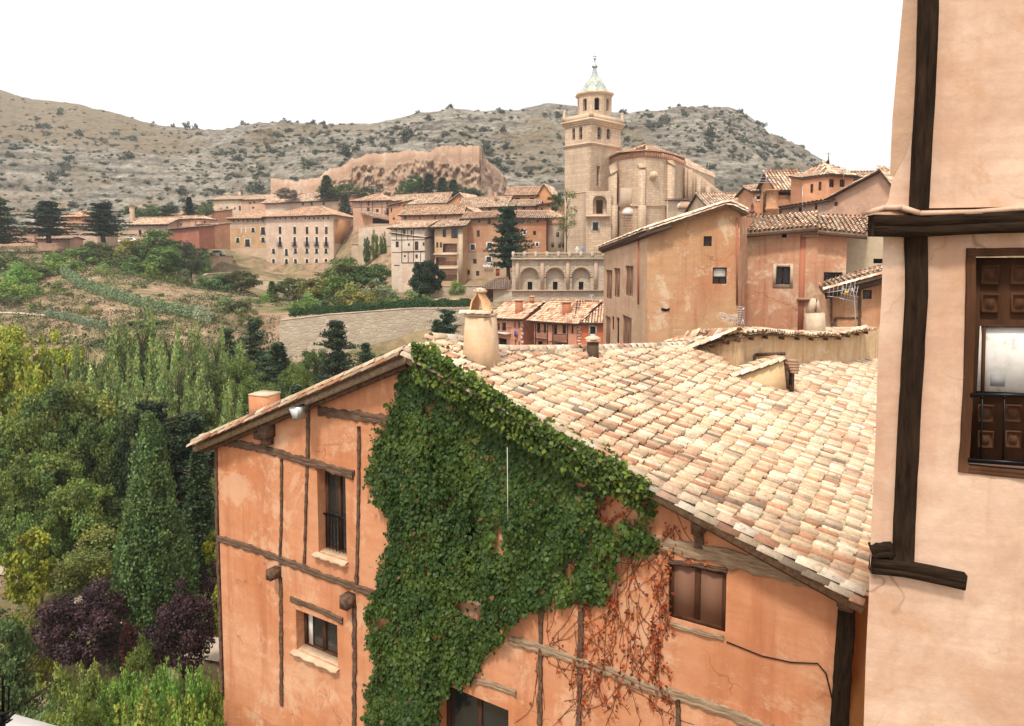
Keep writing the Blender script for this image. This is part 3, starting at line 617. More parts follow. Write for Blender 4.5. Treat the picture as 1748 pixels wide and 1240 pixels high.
cc = np.array([(.42, .085, .025), (.30, .07, .03), (.50, .15, .04), (.17, .05, .025)])[rng.integers(0, 4, n)] * (1 + rng.normal(0, .15, (n, 1)))
v_, f_, c_ = leaf_mesh(P, np.tile(-Z, (n, 1)) + rng.normal(0, .3, (n, 3)), np.tile(GW.n, (n, 1)) + rng.normal(0, .5, (n, 3)), rng.uniform(.035, .085, n), cc)
np_mesh('withered_leaves', v_, f_, M['leaf'], dr, cols=np.clip(c_, .005, 1))

# ================================================================== things on the big roof
# big plastered chimney with two leaning slabs on top
def frustum(mb, c0, c1, d, s, w0, w1, h0, h1):
    p = [c0 - d * w0 - s * h0, c0 + d * w0 - s * h0, c0 + d * w0 + s * h0, c0 - d * w0 + s * h0, c1 - d * w1 - s * h1, c1 + d * w1 - s * h1, c1 + d * w1 + s * h1, c1 - d * w1 + s * h1]
    mb.add(p, [(0, 3, 2, 1), (4, 5, 6, 7), (0, 1, 5, 4), (1, 2, 6, 5), (2, 3, 7, 6), (3, 0, 4, 7)])
cb = on_roof(822, 622); Yc = cb[1]; ch = thing('chimney', 'tall plastered chimney capped by two leaning tiles at the gable roof ridge', 'chimney', cb)
cz = G(820, 541, Yc)[2]; cX = G(821, 541, Yc)[0]; cd = nrm(V(.93, -.36, 0)); cs_ = nrm(V(.36, .93, 0))
c1 = V(cX, Yc, cz); c0 = V(G(822, 625, Yc)[0], Yc, cb[2] - .5); pxm = Yc / F
mb = MB(); frustum(mb, c0, c1, cd, cs_, 27 * pxm, 21.5 * pxm, .36, .25); mb.build('stack', plaster('chimney_plaster', (.62, .42, .27), (.74, .55, .38), (.45, .28, .17), 1.5, .5, .02, (.72, .45, .22), 1.5, .5), ch)
mb = MB(); mb.box(c1 + Z * .05, cd * 23 * pxm, cs_ * .27, Z * .03); mb.build('coping', M['mortar'], ch)
tile_row([c1 + Z * .09 - cd * .42 - cs_ * .25, c1 + Z * .09 + cd * .42 - cs_ * .25], .09, .2, name='coping_tiles', parent=ch)
ap = c1 + Z * 47 * pxm - cd * .02
for s in (-1, 1):
    mb = MB(); b0 = c1 + Z * .1 + cd * s * 15 * pxm
    vs2 = []; 
    for k, (pp, w_) in enumerate(((b0, .26), ((b0 + ap) / 2 + cd * s * .04, .22), (ap - cd * s * .04, .14))):
        nn_ = nrm(np.cross(cs_, ap - b0)) * s
        for t in np.linspace(-1, 1, 6): vs2.append(pp + cs_ * w_ * t + cd * s * .07 * (1 - t * t))
        for t in np.linspace(1, -1, 6): vs2.append(pp + cs_ * w_ * t + cd * s * (.07 * (1 - t * t) - .04))
    mb.add(vs2, [(12 * i + j, 12 * i + (j + 1) % 12, 12 * i + 12 + (j + 1) % 12, 12 * i + 12 + j) for i in range(2) for j in range(12)] + [tuple(range(12)), tuple(range(24, 36))[::-1]])
    mb.build('leaning_tile', plaster('leaning_tile%d' % s, (.60, .33, .17), (.72, .45, .25), None, 3, .5, .02, (.7, .5, .25), 3, .6), ch)
mb = MB(); mb.lathe(ap - Z * .08, [(.16, 0), (.17, .05), (.10, .1), (.02, .12)], 8); mb.build('cap_mortar', M['mortar'], ch)
# small square chimney on the left slope
pl_ = gpt(452, 700) + TR * 2.2; Yl = pl_[1]; cx0 = G(452, 684, Yl); sc_ch = thing('chimney', 'short square orange chimney above the left roof edge', 'chimney', G(452, 705, Yl))
mb = MB(); p0, p1 = G(452, 720, Yl), G(452, 674, Yl); mb.box((p0 + p1) / 2, V(19 * Yl / F * .95, -.12, 0), V(.1, .3, 0), Z * (p1[2] - p0[2]) / 2)
mb.build('stack', M['orange'], sc_ch); mb = MB(); mb.box(p1 + Z * .03, V(19.4 * Yl / F * .95, -.122, 0), V(.103, .31, 0), Z * .03); mb.build('coping', M['mortar'], sc_ch)
# metal flue
fb = on_roof(1012, 612); fu = thing('flue_pipe', 'dark square flue with a flat mortar cap on the pale roof', 'flue', fb); Yf = fb[1]; q = Yf / F
mb = MB(); t1 = G(1012, 583, Yf); mb.box((fb + t1) / 2 - Z * .1, V(9 * q, 0, 0), V(0, .14, 0), Z * ((t1[2] - fb[2]) / 2 + .1)); mb.build('pipe', flat('flue_dark', (.10, .06, .04), .8), fu)
mb = MB(); mb.box(t1 + Z * .03, V(12 * q, 0, 0), V(0, .2, 0), Z * .03); mb.lathe(t1 + Z * .06, [(.24, 0), (.22, .05), (.10, .1), (.03, .12)], 10); mb.build('cap', M['mortar'], fu)
# dormer wedge
dm = thing('dormer', 'wedge shaped plastered dormer with a small wooden opening on the pale roof', 'dormer', on_roof(1345, 672))
b_r = on_roof(1345, 674); b_l = on_roof(1252, 652); Yd = b_r[1]
t_r = G(1338, 618, Yd * 1.0); wv = nrm(np.cross(nR, b_r - b_l)); wv = wv if wv[1] > 0 else -wv; wv = nrm(V(wv[0], wv[1], 0)) * .75
mb = MB(); mb.prism([b_l - Z * .1, b_r - Z * .25, t_r, b_l + Z * .06], wv); mb.build('cheek_wall', plaster('dormer_plaster', (.66, .43, .22), (.74, .52, .30), None, 1.5, .4, .02), dm)
tile_row([b_l + Z * .12 - nrm(b_r - b_l) * .12, t_r + Z * .08], .12, .34, name='edge_tiles', parent=dm)
rp = [b_l + Z * .06, t_r, t_r + wv, b_l + wv + Z * .06]
v_, f_, c_ = tiles([t_r + wv, t_r, b_l + Z * .06, b_l + wv + Z * .06][::-1] if False else [t_r, t_r + wv, b_l + wv + Z * .06, b_l + Z * .06], .2, .32, 6, .07); np_mesh('roof', v_, f_, M['tile'], dm, cols=c_)
q = Yd / F; mb = MB(); cdm = (b_r + t_r) / 2
mb.box(G(1349, 645, Yd) + V(0, .1, 0), V(6 * q, -.05, 0), V(0, .1, 0), Z * 24 * q); mb.build('opening_frame', M['timber'], dm)
mb = MB(); mb.box(G(1349, 640, Yd) + V(0, -.02, 0), V(2 * q, 0, 0), V(0, .02, 0), Z * 17 * q); mb.build('opening', M['dark'], dm)
mb = MB()
for i in range(5): mb.box(G(1352, 616 + i * 4.5, Yd) + V(0, .1 - .03 * i, 0), V((9 - abs(i - 1) * 1.5) * q, -.05, 0), V(0, .22, 0), Z * 2.2 * q)
mb.build('brick_cornice', flat('old_brick', (.36, .22, .15), .95), dm)
# raised rear part of the roof: curved wall with tile eave and rafter ends
rp_pts = [(1186, 598, 590), (1230, 618, 578), (1262, 640, 571), (1300, 645, 567), (1345, 632, 570), (1385, 622, 572), (1425, 622, 572), (1450, 624, 566), (1475, 618, 562)]
rr = thing('attic_block', 'raised stained plaster attic with wavy tile eave and rafter ends behind the dormer', 'house', on_roof(1345, 640))
base_ = [on_roof(a, b) for a, b, c in rp_pts]; Yq = [p[1] for p in base_]
top3 = [G(a, c, Yq[i]) for i, (a, b, c) in enumerate(rp_pts)]; bot3 = [V(t[0], t[1], on_roof(a, b + 8)[2] - 1.2) for t, (a, b, c) in zip(top3, rp_pts)]
mb = MB()
for i in range(len(top3) - 1): mb.quad(bot3[i], bot3[i + 1], top3[i + 1], top3[i])
e3 = top3[-1] + V(1.6, 1.5, 0); mb.quad(bot3[-1], e3 * V(1, 1, 0) + Z * bot3[-1][2], e3, top3[-1]); mb.build('wall', plaster('attic_plaster', (.60, .38, .20), (.72, .52, .32), (.22, .13, .08), .9, .65, .03, (.66, .54, .40), 1.6, .7), rr)
back = [t + V(-.6, 2.6, -.3) for t in top3]
vs2, fs2, cs2 = [], [], []; b = 0
for i in range(len(top3) - 1):
    f0, f1 = top3[i] + V(0, -.35, 0), top3[i + 1] + V(0, -.35, 0)
    v_, f_, c_ = tiles([f0, f1, back[i + 1], back[i]], .2, .34, 6, .08, lift=.05); vs2.append(v_); fs2.append(f_ + b); cs2.append(c_); b += len(v_)
rf = np_mesh('roof', np.concatenate(vs2), np.concatenate(fs2), M['tile'], rr, cols=np.concatenate(cs2))
mb = MB()
for i in range(len(top3) - 1):
    f0, f1 = top3[i] + V(0, -.35, -.02), top3[i + 1] + V(0, -.35, -.02); mb.prism([f0, f1, back[i + 1] - Z * .02, back[i] - Z * .02], -Z * .06)
mb.build('roof_boards', M['boards'], rf)
for i in range(14):
    t = i / 13 * (len(top3) - 1.01); k = int(t); p = top3[k] * (1 - (t - k)) + top3[k + 1] * (t - k)
    mb = MB(); mb.bar(p + V(0, .3, -.14), p + V(0, -.3, -.14), .09, .12); mb.build('rafter_end', M['timber'], rr)
tile_row([top3[0] + V(-.9, -.1, -.35), top3[1] + V(0, -.3, .1), top3[2] + V(-.1, -.35, .16)], .15, .4, name='edge_tiles', parent=rr)
tile_row([G(1402, 566, Yq[6]) + Z * .1, G(1435, 574, Yq[6]) + Z * .08, G(1478, 563, Yq[7]) + Z * .1], .13, .4, name='edge_tiles', parent=rr)
for a_, b_, Y_, w_ in (((1282, 606), (1340, 604), Yq[3] - .1, .1), ((1287, 606), (1287, 632), Yq[3] - .12, .16), ((1405, 605), (1406, 624), Yq[6] - .1, .2)): mb = MB(); mb.bar(G(*a_, Y_), G(*b_, Y_), w_, .1); mb.build('timber_beam', M['timber'], rr)
# slim chimney on the raised part
Yk = Yq[5] + 1.0; k_ = thing('chimney', 'slim plastered chimney with a tile peak behind the raised attic', 'chimney', G(1390, 570, Yk)); q = Yk / F
mb = MB(); frustum(mb, G(1391, 580, Yk), G(1391, 534, Yk), V(1, 0, 0), V(0, 1, 0), 15 * q, 13 * q, .25, .22); mb.build('stack', M['mortar'], k_)
mb = MB(); mb.prism([G(1381, 534, Yk - .2), G(1390, 534, Yk - .2), G(1396, 511, Yk - .2), G(1391, 510, Yk - .2)], V(0, .4, 0)); mb.prism([G(1396, 534, Yk - .2), G(1402, 534, Yk - .2), G(1397, 511, Yk - .2), G(1393, 511, Yk - .2)], V(0, .4, 0)); mb.build('leaning_tile', M['mortar'], k_)
# television antennas
def antenna(label, mast, boom, elems, Y, el_px, extra=()):
    t = thing('antenna', label, 'antenna', G(*mast[0], Y)); q = Y / F; mm = M['antenna']
    mb = MB(); mb.tube([G(*p, Y) for p in mast], .022, 5); mb.build('mast', mm, t)
    mb = MB(); a, b = G(*boom[0], Y), G(*boom[1], Y - .3); mb.tube([a, b], .016, 4)
    for i in range(elems):
        c = a + (b - a) * (i + .5) / elems; e = V(el_px[0] * q, .1, -el_px[1] * q) * (.75 + .5 * i / elems); mb.tube([c - e, c + e], .011, 4)
    mb.build('boom', mm, t)
    for ex in extra:
        mb = MB()
        for s in ex: mb.tube([G(*s[0], Y), G(*s[1], Y)], .012, 4)
        mb.build('reflector', mm, t)
M['antenna'] = flat('antenna_metal', (.50, .46, .46), .4, .6)
Ya = Yq[2] + 1.5
antenna('aluminium antenna with long pale boom in front of the ochre wall', [(1262, 566), (1266, 530), (1270, 526)], [(1232, 540), (1262, 548)], 3, Ya, (2, 6),
        [[((1259, 524 + i * 4), (1272, 525 + i * 4)) for i in range(8)], [((1229, 533), (1258, 544)), ((1229, 545), (1260, 548)), ((1229, 533), (1229, 545))], [((1262, 562), (1268, 545)), ((1268, 545), (1272, 562)), ((1250, 560), (1264, 545))]])
antenna('yellow and white antenna fanned out on a mast before the lean-to roof', [(1463, 578), (1460, 540), (1458, 505), (1455, 492)], [(1412, 500), (1462, 492)], 7, Yq[7] + .6, (1, 10),
        [[((1434 + i * 5, 518), (1440 + i * 5, 488)) for i in range(6)], [((1434, 500), (1466, 508)), ((1432, 509), (1463, 516)), ((1436, 492), (1464, 499)), ((1412, 506), (1440, 509))]])
mb = MB(); c = G(1445, 499, Yq[7] + .4); mb.box(c, V(.08, 0, .01), V(0, .04, 0), Z * .05); props(mb.build('junction_box', flat('yellow_plastic', (.75, .42, .05), .5)), 'small yellow plastic box in the middle of the fanned antenna', 'box')

# ================================================================== pink building on the right, close to us
PW = Wall((2.955, 5.5), (.965, -.26))
pk = thing('pink_building', 'close pink plastered building with black timbers and a panelled window', 'building', PW.pt(1600, 1240) * V(1, 1, 0) + V(0, 0, -18))
def ppt(x, y, off=0): return PW.pt(x, y, off)
Rw = None
# upper storey leans left to right: the edge runs (1540,0) -> (1506,350); below (1508,404) -> (1475,1240)
ed_up = [(1544, -120), (1541, 0), (1531, 110), (1522, 200), (1520, 300), (1512, 345), (1502, 358)]
ed_lo = [(1508, 400), (1505, 500), (1498, 620), (1494, 760), (1487, 900), (1484, 1000), (1478, 1120), (1474, 1250), (1470, 1330)]
wz = lambda x, y: PW.uz(x, y)
Wd = (wz(1655, 440)[0], 5.0, wz(1655, 806)[1], wz(1655, 432)[1])
mb = MB()
# front face as rows between the ragged edge and a far right limit, leaving the window opening
ue = 5.2
def strip(ed, off):
    rows = sorted([wz(*p)[::-1] for p in ed])                # (z,u)
    zs = [r[0] for r in rows]; z_all = sorted(set(zs + ([Wd[2], Wd[3]] if off == 0 else [])));
    for a, b in zip(z_all[:-1], z_all[1:]):
        ua_, ub_ = np.interp(a, zs, [r[1] for r in rows]), np.interp(b, zs, [r[1] for r in rows])
        k = 8 if False else 1
        if a >= Wd[2] - 1e-4 and b <= Wd[3] + 1e-4: mb.quad(PW.at(ua_, a, off), PW.at(Wd[0], a, off), PW.at(Wd[0], b, off), PW.at(ub_, b, off))
        else: mb.quad(PW.at(ua_, a, off), PW.at(ue, a, off), PW.at(ue, b, off), PW.at(ub_, b, off))
        bk = V(.75, .95, 0) * 7
        mb.quad(PW.at(ua_, a, off), PW.at(ub_, b, off), PW.at(ub_, b, off) + bk, PW.at(ua_, a, off) + bk)
strip(ed_lo, 0); strip(ed_up, .07)
sb = MB()  # browner plaster strip left of the upper timber; edge shading put into its colour
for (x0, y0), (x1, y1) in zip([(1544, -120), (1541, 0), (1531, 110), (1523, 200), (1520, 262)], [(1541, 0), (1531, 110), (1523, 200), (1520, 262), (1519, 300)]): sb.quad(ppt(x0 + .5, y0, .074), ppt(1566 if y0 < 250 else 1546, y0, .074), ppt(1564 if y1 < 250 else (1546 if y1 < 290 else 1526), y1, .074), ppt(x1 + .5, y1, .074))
zb_ = min(wz(*p)[1] for p in ed_up); u0b = wz(1482, 358)[0]
mb.quad(PW.at(u0b, zb_, .07), PW.at(ue, zb_, .07), PW.at(ue, zb_, -.2), PW.at(u0b, zb_, -.2))
zl_ = min(wz(*p)[1] for p in ed_lo); uu = wz(1470, 1330)[0]; mb.quad(PW.at(uu, -18), PW.at(ue, -18), PW.at(ue, zl_), PW.at(uu, zl_)); mb.quad(PW.at(uu, -18), PW.at(uu, zl_), PW.at(uu, zl_) + V(5.25, 6.65, 0), PW.at(uu, -18) + V(5.25, 6.65, 0))
for p, q in (((Wd[0], Wd[2]), (Wd[0], Wd[3])), ((Wd[0], Wd[3]), (ue, Wd[3])), ((ue, Wd[2]), (Wd[0], Wd[2]))): mb.quad(PW.at(*p), PW.at(*q), PW.at(*q, -.3), PW.at(*p, -.3))
mb.build('wall', M['pinkwall'], pk); sb.build('brown_edge_shade', plaster('brown_edge_shade', (.44, .275, .18), (.54, .35, .24), None, 1.5, .4, .02), pk)
def ptimb(pts, w_, name='timber_beam', th=.045, m='beam_dark', rough=.016): return timber(PW, pts, w_, pk, name, th, M[m if abs(pts[-1][1] - pts[0][1]) > abs(pts[-1][0] - pts[0][0]) else m + '_h'], rough)
ptimb([(1579, -60), (1577, 0), (1574, 120), (1568, 220), (1564, 300), (1561, 366)], 28, th=.15, rough=.02)
ptimb([(1562, 398), (1563, 500), (1557, 600), (1551, 700), (1545, 830), (1540, 960)], 33)
ptimb([(1484, 386), (1560, 388), (1650, 383), (1800, 378)], 36, th=.16)
ptimb([(1486, 962), (1540, 968), (1600, 980), (1644, 990)], 26, th=.075)
ptimb([(1487, 942), (1505, 938), (1524, 936)], 24, th=.05, rough=.08)
# plaster ledge on top of the long beam
mb = MB(); ps = [(1478, 364), (1500, 357), (1530, 356), (1560, 366), (1650, 364), (1800, 352)]
for (a, b), (c, d) in zip(ps[:-1], ps[1:]): mb.bar(ppt(a, b, .0), ppt(c, d, .0), .32, .035)
mb.build('plaster_ledge', M['pinkwall'], pk)
# window with raised panels, poster behind glass and iron rail
fr = timber(PW, [(1657, 424), (1654, 560), (1650, 680), (1643, 806)], 15, pk, 'window_frame', .02, M['joinery'], .05)
timber(PW, [(1650, 432), (1700, 431), (1800, 430)], 14, pk, 'window_frame', .02, M['joinery'], .05); timber(PW, [(1645, 800), (1700, 806), (1800, 815)], 14, pk, 'window_frame', .02, M['joinery'], .03)
sh = MB(); c0_, c1_ = wz(1664, 440), wz(1664, 797)
o = -.10; sh.box(PW.at((c0_[0] + ue) / 2, (c0_[1] + c1_[1]) / 2, o - .03), PW.d * (ue - c0_[0]) / 2, PW.n * .02, Z * (c0_[1] - c1_[1]) / 2); shut = sh.build('window_leaf', M['joinery'], pk)
def raised(x, y, w_, h_, par):
    a, b = wz(x - w_ / 2, y - h_ / 2), wz(x + w_ / 2, y + h_ / 2); u0, u1, z0, z1 = a[0], b[0], b[1], a[1]; m_ = MB()
    R = lambda s, of: [PW.at(u0 + (u1 - u0) * s, z0 + (z1 - z0) * s, of), PW.at(u1 - (u1 - u0) * s, z0 + (z1 - z0) * s, of), PW.at(u1 - (u1 - u0) * s, z1 - (z1 - z0) * s, of), PW.at(u0 + (u1 - u0) * s, z1 - (z1 - z0) * s, of)]
    L = [R(0, o + .015), R(.06, o + .03), R(.12, o + .0), R(.26, o + .005), R(.34, o + .025)]
    vs2 = [p for l in L for p in l]; m_.add(vs2, [(4 * i + j, 4 * i + (j + 1) % 4, 4 * i + 4 + (j + 1) % 4, 4 * i + 4 + j) for i in range(4) for j in range(4)] + [(16, 17, 18, 19)]); m_.build('panel', M['joinery'], par)
for x_ in (1698, 1750):
    for y_ in (470, 519): raised(x_, y_, 30, 34, shut)
for x_ in (1690, 1738):
    for y_ in (710, 755): raised(x_, y_, 27, 32, shut)
ps_ = MB(); a, b = wz(1682, 559), wz(1682, 672); ps_.box(PW.at((a[0] + ue) / 2, (a[1] + b[1]) / 2, o - .004), PW.d * (ue - a[0]) / 2, PW.n * .004, Z * (a[1] - b[1]) / 2)
pm, pn, pp_ = mat('paper_blind'); f_ = noise(pn, 11, 3, .5, coords(pn)); pp_.inputs['Roughness'].default_value = .95; pp_.inputs['Specular IOR Level'].default_value = .05; pn.links.new(ramp(pn, f_, [(.45, (.80, .76, .71)), (.64, (.70, .66, .62)), (.74, (.5, .48, .48))]), pp_.inputs['Base Color'])
ps_.build('paper_blind', pm, shut)
ps_ = MB(); a, b = wz(1700, 642), wz(1724, 664); ps_.box(PW.at((a[0] + b[0]) / 2, (a[1] + b[1]) / 2, o + .002), PW.d * (b[0] - a[0]) / 2, PW.n * .003, Z * (a[1] - b[1]) / 2); ps_.build('grey_square', flat('grey_paper', (.25, .24, .24)), shut)
ps_ = MB()
for p, q in (((1676, 557), (1830, 557)), ((1674, 676), (1830, 676))): ps_.bar(ppt(*p, o + .02), ppt(*q, o + .02), .02, .02)
ps_.bar(ppt(1680, 557, o + .02), ppt(1677, 676, o + .02), .02, .02); ps_.build('glazing_bar', M['joinery'], shut)
rl = MB()
for p, q in (((1656, 674), (1830, 677)), ((1652, 785), (1830, 797))): rl.bar(ppt(*p, .02), ppt(*q, .02), .022, .028)
for x_ in (1677, 1715, 1753): rl.tube([ppt(x_, 676, .02), ppt(x_ - 3, 790, .02)], .008, 5); rl.lathe(ppt(x_, 678, .02), [(.008, -.015), (.018, 0), (.008, .015)], 6)
rl.build('iron_rail', M['iron'], pk)
# narrow orange flank seen between the corner post and the pink building
fw_ = thing('side_wall', 'narrow ochre wall in the gap between gable house and pink building', 'wall', V(6.2, 12.2, -18))
mb = MB(); q0 = G(1440, 1030, 12.0); q1 = G(1520, 1030, 11.2); mb.quad(V(q0[0], q0[1], -18), V(q1[0], q1[1], -18), V(q1[0], q1[1], G(1470, 1012, 11.6)[2]), V(q0[0], q0[1], G(1450, 1012, 11.8)[2]))
mb.prism([V(q0[0], q0[1], -18), V(q1[0], q1[1], -18), V(q1[0] + .3, q1[1] + .3, -18)], Z * 1.0); mb.build('wall_face', plaster('ochre', (.55, .27, .10), (.66, .36, .16), None, .5, .6), fw_)
# ================================================================== generic house builder for the town
WM = {}
def wmat(key, c, k=.12, **kw):
    if key not in WM:
        c2 = tuple(min(.85, x * (1 + k * 1.6)) for x in c); c1 = tuple(x * (1 - k) for x in c)
        WM[key] = plaster(key, c1, c2, kw.get('c3'), kw.get('s', .25), kw.get('streak', .45), .05, kw.get('patch', tuple(min(.8, x * 1.22 + .03) for x in c)), kw.get('fine', .45), kw.get('amt', .4), 0, .5, (tuple(x * y for x, y in zip(c, (.86, .74, .66))), .11, .5, .55))
    return WM[key]
PINK = wmat('pink', (.56, .34, .24)); CREAM = wmat('cream', (.62, .47, .36)); OCHRE = wmat('ochre_wall', (.56, .37, .23)); RED = wmat('red_wall', (.50, .20, .11), .14)
TAN = wmat('tan', (.52, .39, .27)); ORANGE = wmat('orange_wall', (.56, .29, .17)); PALE = wmat('pale_wall', (.66, .55, .45)); ROSE = wmat('rose_wall', (.52, .28, .19)); BROWN = wmat('brown_wall', (.42, .25, .16))
STONE = masonry('stone_wall', (.40, .31, .22), (.54, .43, .32), (.46, .36, .26), 1.3, .05)
def house(label, A, B, eave, base, D=8, mat_=None, roof_='mono', rise=1.5, ov=.45, wins=(), rwins=(), lwins=(), name='house', group=None, side=None, ridge=.5, frontmat=None, bands=(), tint=(1, 1, 1), eaveB=None, cat='house', rk=None, revd=.22, zbot=None, base_off=0, chim=()):
    """A=(px,Y) left, B=(px,Y) right; eave/base are photo rows measured at A. Front wall from A to B, depth D away from us."""
    a = V(GX(*A), A[1], 0); b = V(GX(*B), B[1], 0); L = np.linalg.norm(b - a); d = (b - a) / L
    s = V(-d[1], d[0], 0); s = s if s[1] > 0 else -s
    if side is not None: s = nrm(V(side[0], side[1], 0))
    ze = G(A[0], eave, A[1])[2]; zeb = ze if eaveB is None else G(B[0], eaveB, B[1])[2]; zb = zbot if zbot is not None else G(A[0], base, A[1])[2]
    t = thing(name, label, cat, a + Z * zb, group); zb -= 1.5
    W = Wall(a, d, -nrm(np.cross(V(0, 0, 1), d)) if False else None); W.P = a * V(1, 1, 0); W.d = d
    gy = roof_ == 'gable_y'
    top = [(0, ze), (L, zeb)] if not gy else [(0, ze), (L * ridge, ze + rise), (L, zeb)]
    hf = [W.rect(*q[:4]) for q in wins]
    mb = MB(); wall_sheet(mb, W, top, zb, hf, revd)
    WR = Wall(b, s); WR.P = b.copy(); WR.d = s
    if np.dot(WR.n, d) < 0: WR.n = -WR.n
    WLf = Wall(a, s); WLf.P = a.copy(); WLf.d = s
    if np.dot(WLf.n, d) > 0: WLf.n = -WLf.n
    hr = [WR.rect(*q[:4]) for q in rwins]; hl = [WLf.rect(*q[:4]) for q in lwins]
    if roof_ in ('mono',): ts = [(0, zeb), (D * ridge, zeb + rise), (D, zeb)]
    elif roof_ == 'shed': ts = [(0, zeb), (D, zeb + rise)]
    elif roof_ == 'shedf': ts = [(0, zeb), (D, zeb - rise)]
    else: ts = [(0, zeb), (D, zeb)]
    tl = [(u, z + ze - zeb) for u, z in ts]
    m2 = MB(); wall_sheet(m2, WR, ts, zb, hr, revd); m3 = MB(); wall_sheet(m3, WLf, tl, zb, hl, revd)
    wl = [mb.build('wall', frontmat or mat_ or PINK, t), m2.build('wall', mat_ or PINK, t), m3.build('wall', mat_ or PINK, t)]
    Wb = Wall(a + s * D, d); Wb.P = a + s * D; Wb.d = d; mb = MB(); wall_sheet(mb, Wb, [(0, tl[-1][1]), (L, ts[-1][1])] if not gy else top, zb); mb.build('wall', mat_ or PINK, t)
    for (px0, px1, py0, py1, mm) in bands:                   # painted or stone areas standing a little proud
        u0, z1 = W.uz(px0, py0); u1, z0 = W.uz(px1, py1); m4 = MB(); tops = [(max(u0, .02), z1), (min(u1, L - .02), z1)]
        Wo = Wall(a, d); Wo.P = a - s * .03 * 0 + W.n * .025; Wo.d = d; Wo.n = W.n; wall_sheet(m4, Wo, tops, z0, [h for h in hf if h[2] < z1 and h[3] > z0], .03); m4.build('wall_band', mm, t)
    for q, h in list(zip(wins, hf)) + list(zip(rwins, hr)) + list(zip(lwins, hl)):
        WW = W if q in wins else (WR if q in rwins else WLf)
        st = q[4] if len(q) > 4 else 'w'; su = 'S' in st; st = st.replace('S', '')
        if st == 'loggia':
            g = MB(); g.quad(WW.at(h[0], h[2], -1.2), WW.at(h[1], h[2], -1.2), WW.at(h[1], h[3], -1.2), WW.at(h[0], h[3], -1.2)); lo = g.build('loggia_recess', q[5] if len(q) > 5 else M['dark'], t)
            g = MB(); z1 = h[2] + min(1., (h[3] - h[2]) * .5); nn_ = max(5, int((h[1] - h[0]) / .25))
            for i in range(nn_ + 1): u = h[0] + (h[1] - h[0]) * i / nn_; g.tube([WW.at(u, h[2], .02), WW.at(u, z1, .02)], .02, 4)
            g.bar(WW.at(h[0], z1, .02), WW.at(h[1], z1, .02), .06, .06); g.build('railing', M['joinery'], lo)
        elif st == 'dark': g = MB(); g.quad(WW.at(h[0], h[2], -revd), WW.at(h[1], h[2], -revd), WW.at(h[1], h[3], -revd), WW.at(h[0], h[3], -revd)); g.build('opening', M['dark'], t)
        elif st == 'door': g = MB(); g.box(WW.at((h[0] + h[1]) / 2, (h[2] + h[3]) / 2, -revd + .05), WW.d * (h[1] - h[0]) / 2, WW.n * .04, Z * (h[3] - h[2]) / 2); g.build('door', flat('door_red', (.26, .07, .04), .7), t)
        else: window(WW, h, t, revd, st if st else 'w', sur=su, fw=.08)
    # roof
    o = ov; rz = lambda p, z: V(p[0], p[1], z); f0 = a - d * o - s * o; f1 = b + d * o - s * o; sl = rise / max(D * ridge, .1)
    k0 = a - d * o + s * (D + o); k1 = b + d * o + s * (D + o)
    dz = .08
    if roof_ == 'mono':
        r0 = a - d * o + s * D * ridge; r1 = b + d * o + s * D * ridge; sb = rise / (D * (1 - ridge))
        P = [[rz(f0, ze - sl * o + dz), rz(f1, zeb - sl * o + dz), rz(r1, zeb + rise + dz), rz(r0, ze + rise + dz)], [rz(k1, zeb - sb * o + dz), rz(k0, ze - sb * o + dz), rz(r0, ze + rise + dz), rz(r1, zeb + rise + dz)]]
    elif roof_ == 'shed':
        sl = rise / D; P = [[rz(f0, ze - sl * o + dz), rz(f1, zeb - sl * o + dz), rz(k1, zeb + rise + sl * o + dz), rz(k0, ze + rise + sl * o + dz)]]
    elif roof_ == 'shedf':
        sl = rise / D; P = [[rz(k1, zeb - rise - sl * o + dz), rz(k0, ze - rise - sl * o + dz), rz(f0, ze + sl * o + dz), rz(f1, zeb + sl * o + dz)]]
    elif roof_ == 'hip':
        i0 = a + d * min(D, L) * .42 + s * D / 2; i1 = b - d * min(D, L) * .42 + s * D / 2; sl = rise / (D / 2); e = ze - sl * o * .8 + dz; eb = zeb - sl * o * .8 + dz
        P = [[rz(f0, e), rz(f1, eb), rz(i1, zeb + rise), rz(i0, ze + rise)], [rz(k1, eb), rz(k0, e), rz(i0, ze + rise), rz(i1, zeb + rise)], [rz(f1, eb), rz(k1, eb), rz(i1, zeb + rise)], [rz(k0, e), rz(f0, e), rz(i0, ze + rise)]]
    elif gy:
        c0 = a + d * L * ridge - s * o; c1 = a + d * L * ridge + s * (D + o); g0 = rise / (L * ridge); g1 = (ze + rise - zeb) / (L * (1 - ridge))
        P = [[rz(k0, ze - g0 * o + dz), rz(f0, ze - g0 * o + dz), rz(c0, ze + rise + dz), rz(c1, ze + rise + dz)], [rz(f1, zeb - g1 * o + dz), rz(k1, zeb - g1 * o + dz), rz(c1, ze + rise + dz), rz(c0, ze + rise + dz)]]
    roof(P, t, far=True, tk=dict(rk or {}, tint=tint), thick=.14, under=M['eave_dark'])
    if roof_ in ('mono', 'hip') :
        R_ = P[0]; mb = MB(); mb.bar(R_[3] + Z * .1, R_[2] + Z * .1, .3, .16); mb.build('ridge_tiles', M['ridge'], t)
    # rafter ends under the front eave
    if L > 3 and not gy and a[1] < 235:
        mb = MB(); nn_ = int(L / .9); zz = ze - sl * o - .12
        for i in range(nn_ + 1):
            q = f0 + d * (o + L * i / nn_); qz = zz + (zeb - ze) * i / nn_; mb.bar(V(q[0], q[1], qz) + s * .02, V(q[0], q[1], qz) + s * (o + .05), .12, .12)
        mb.build('rafter_ends', M['eave_dark'], t)['kind'] = 'stuff'
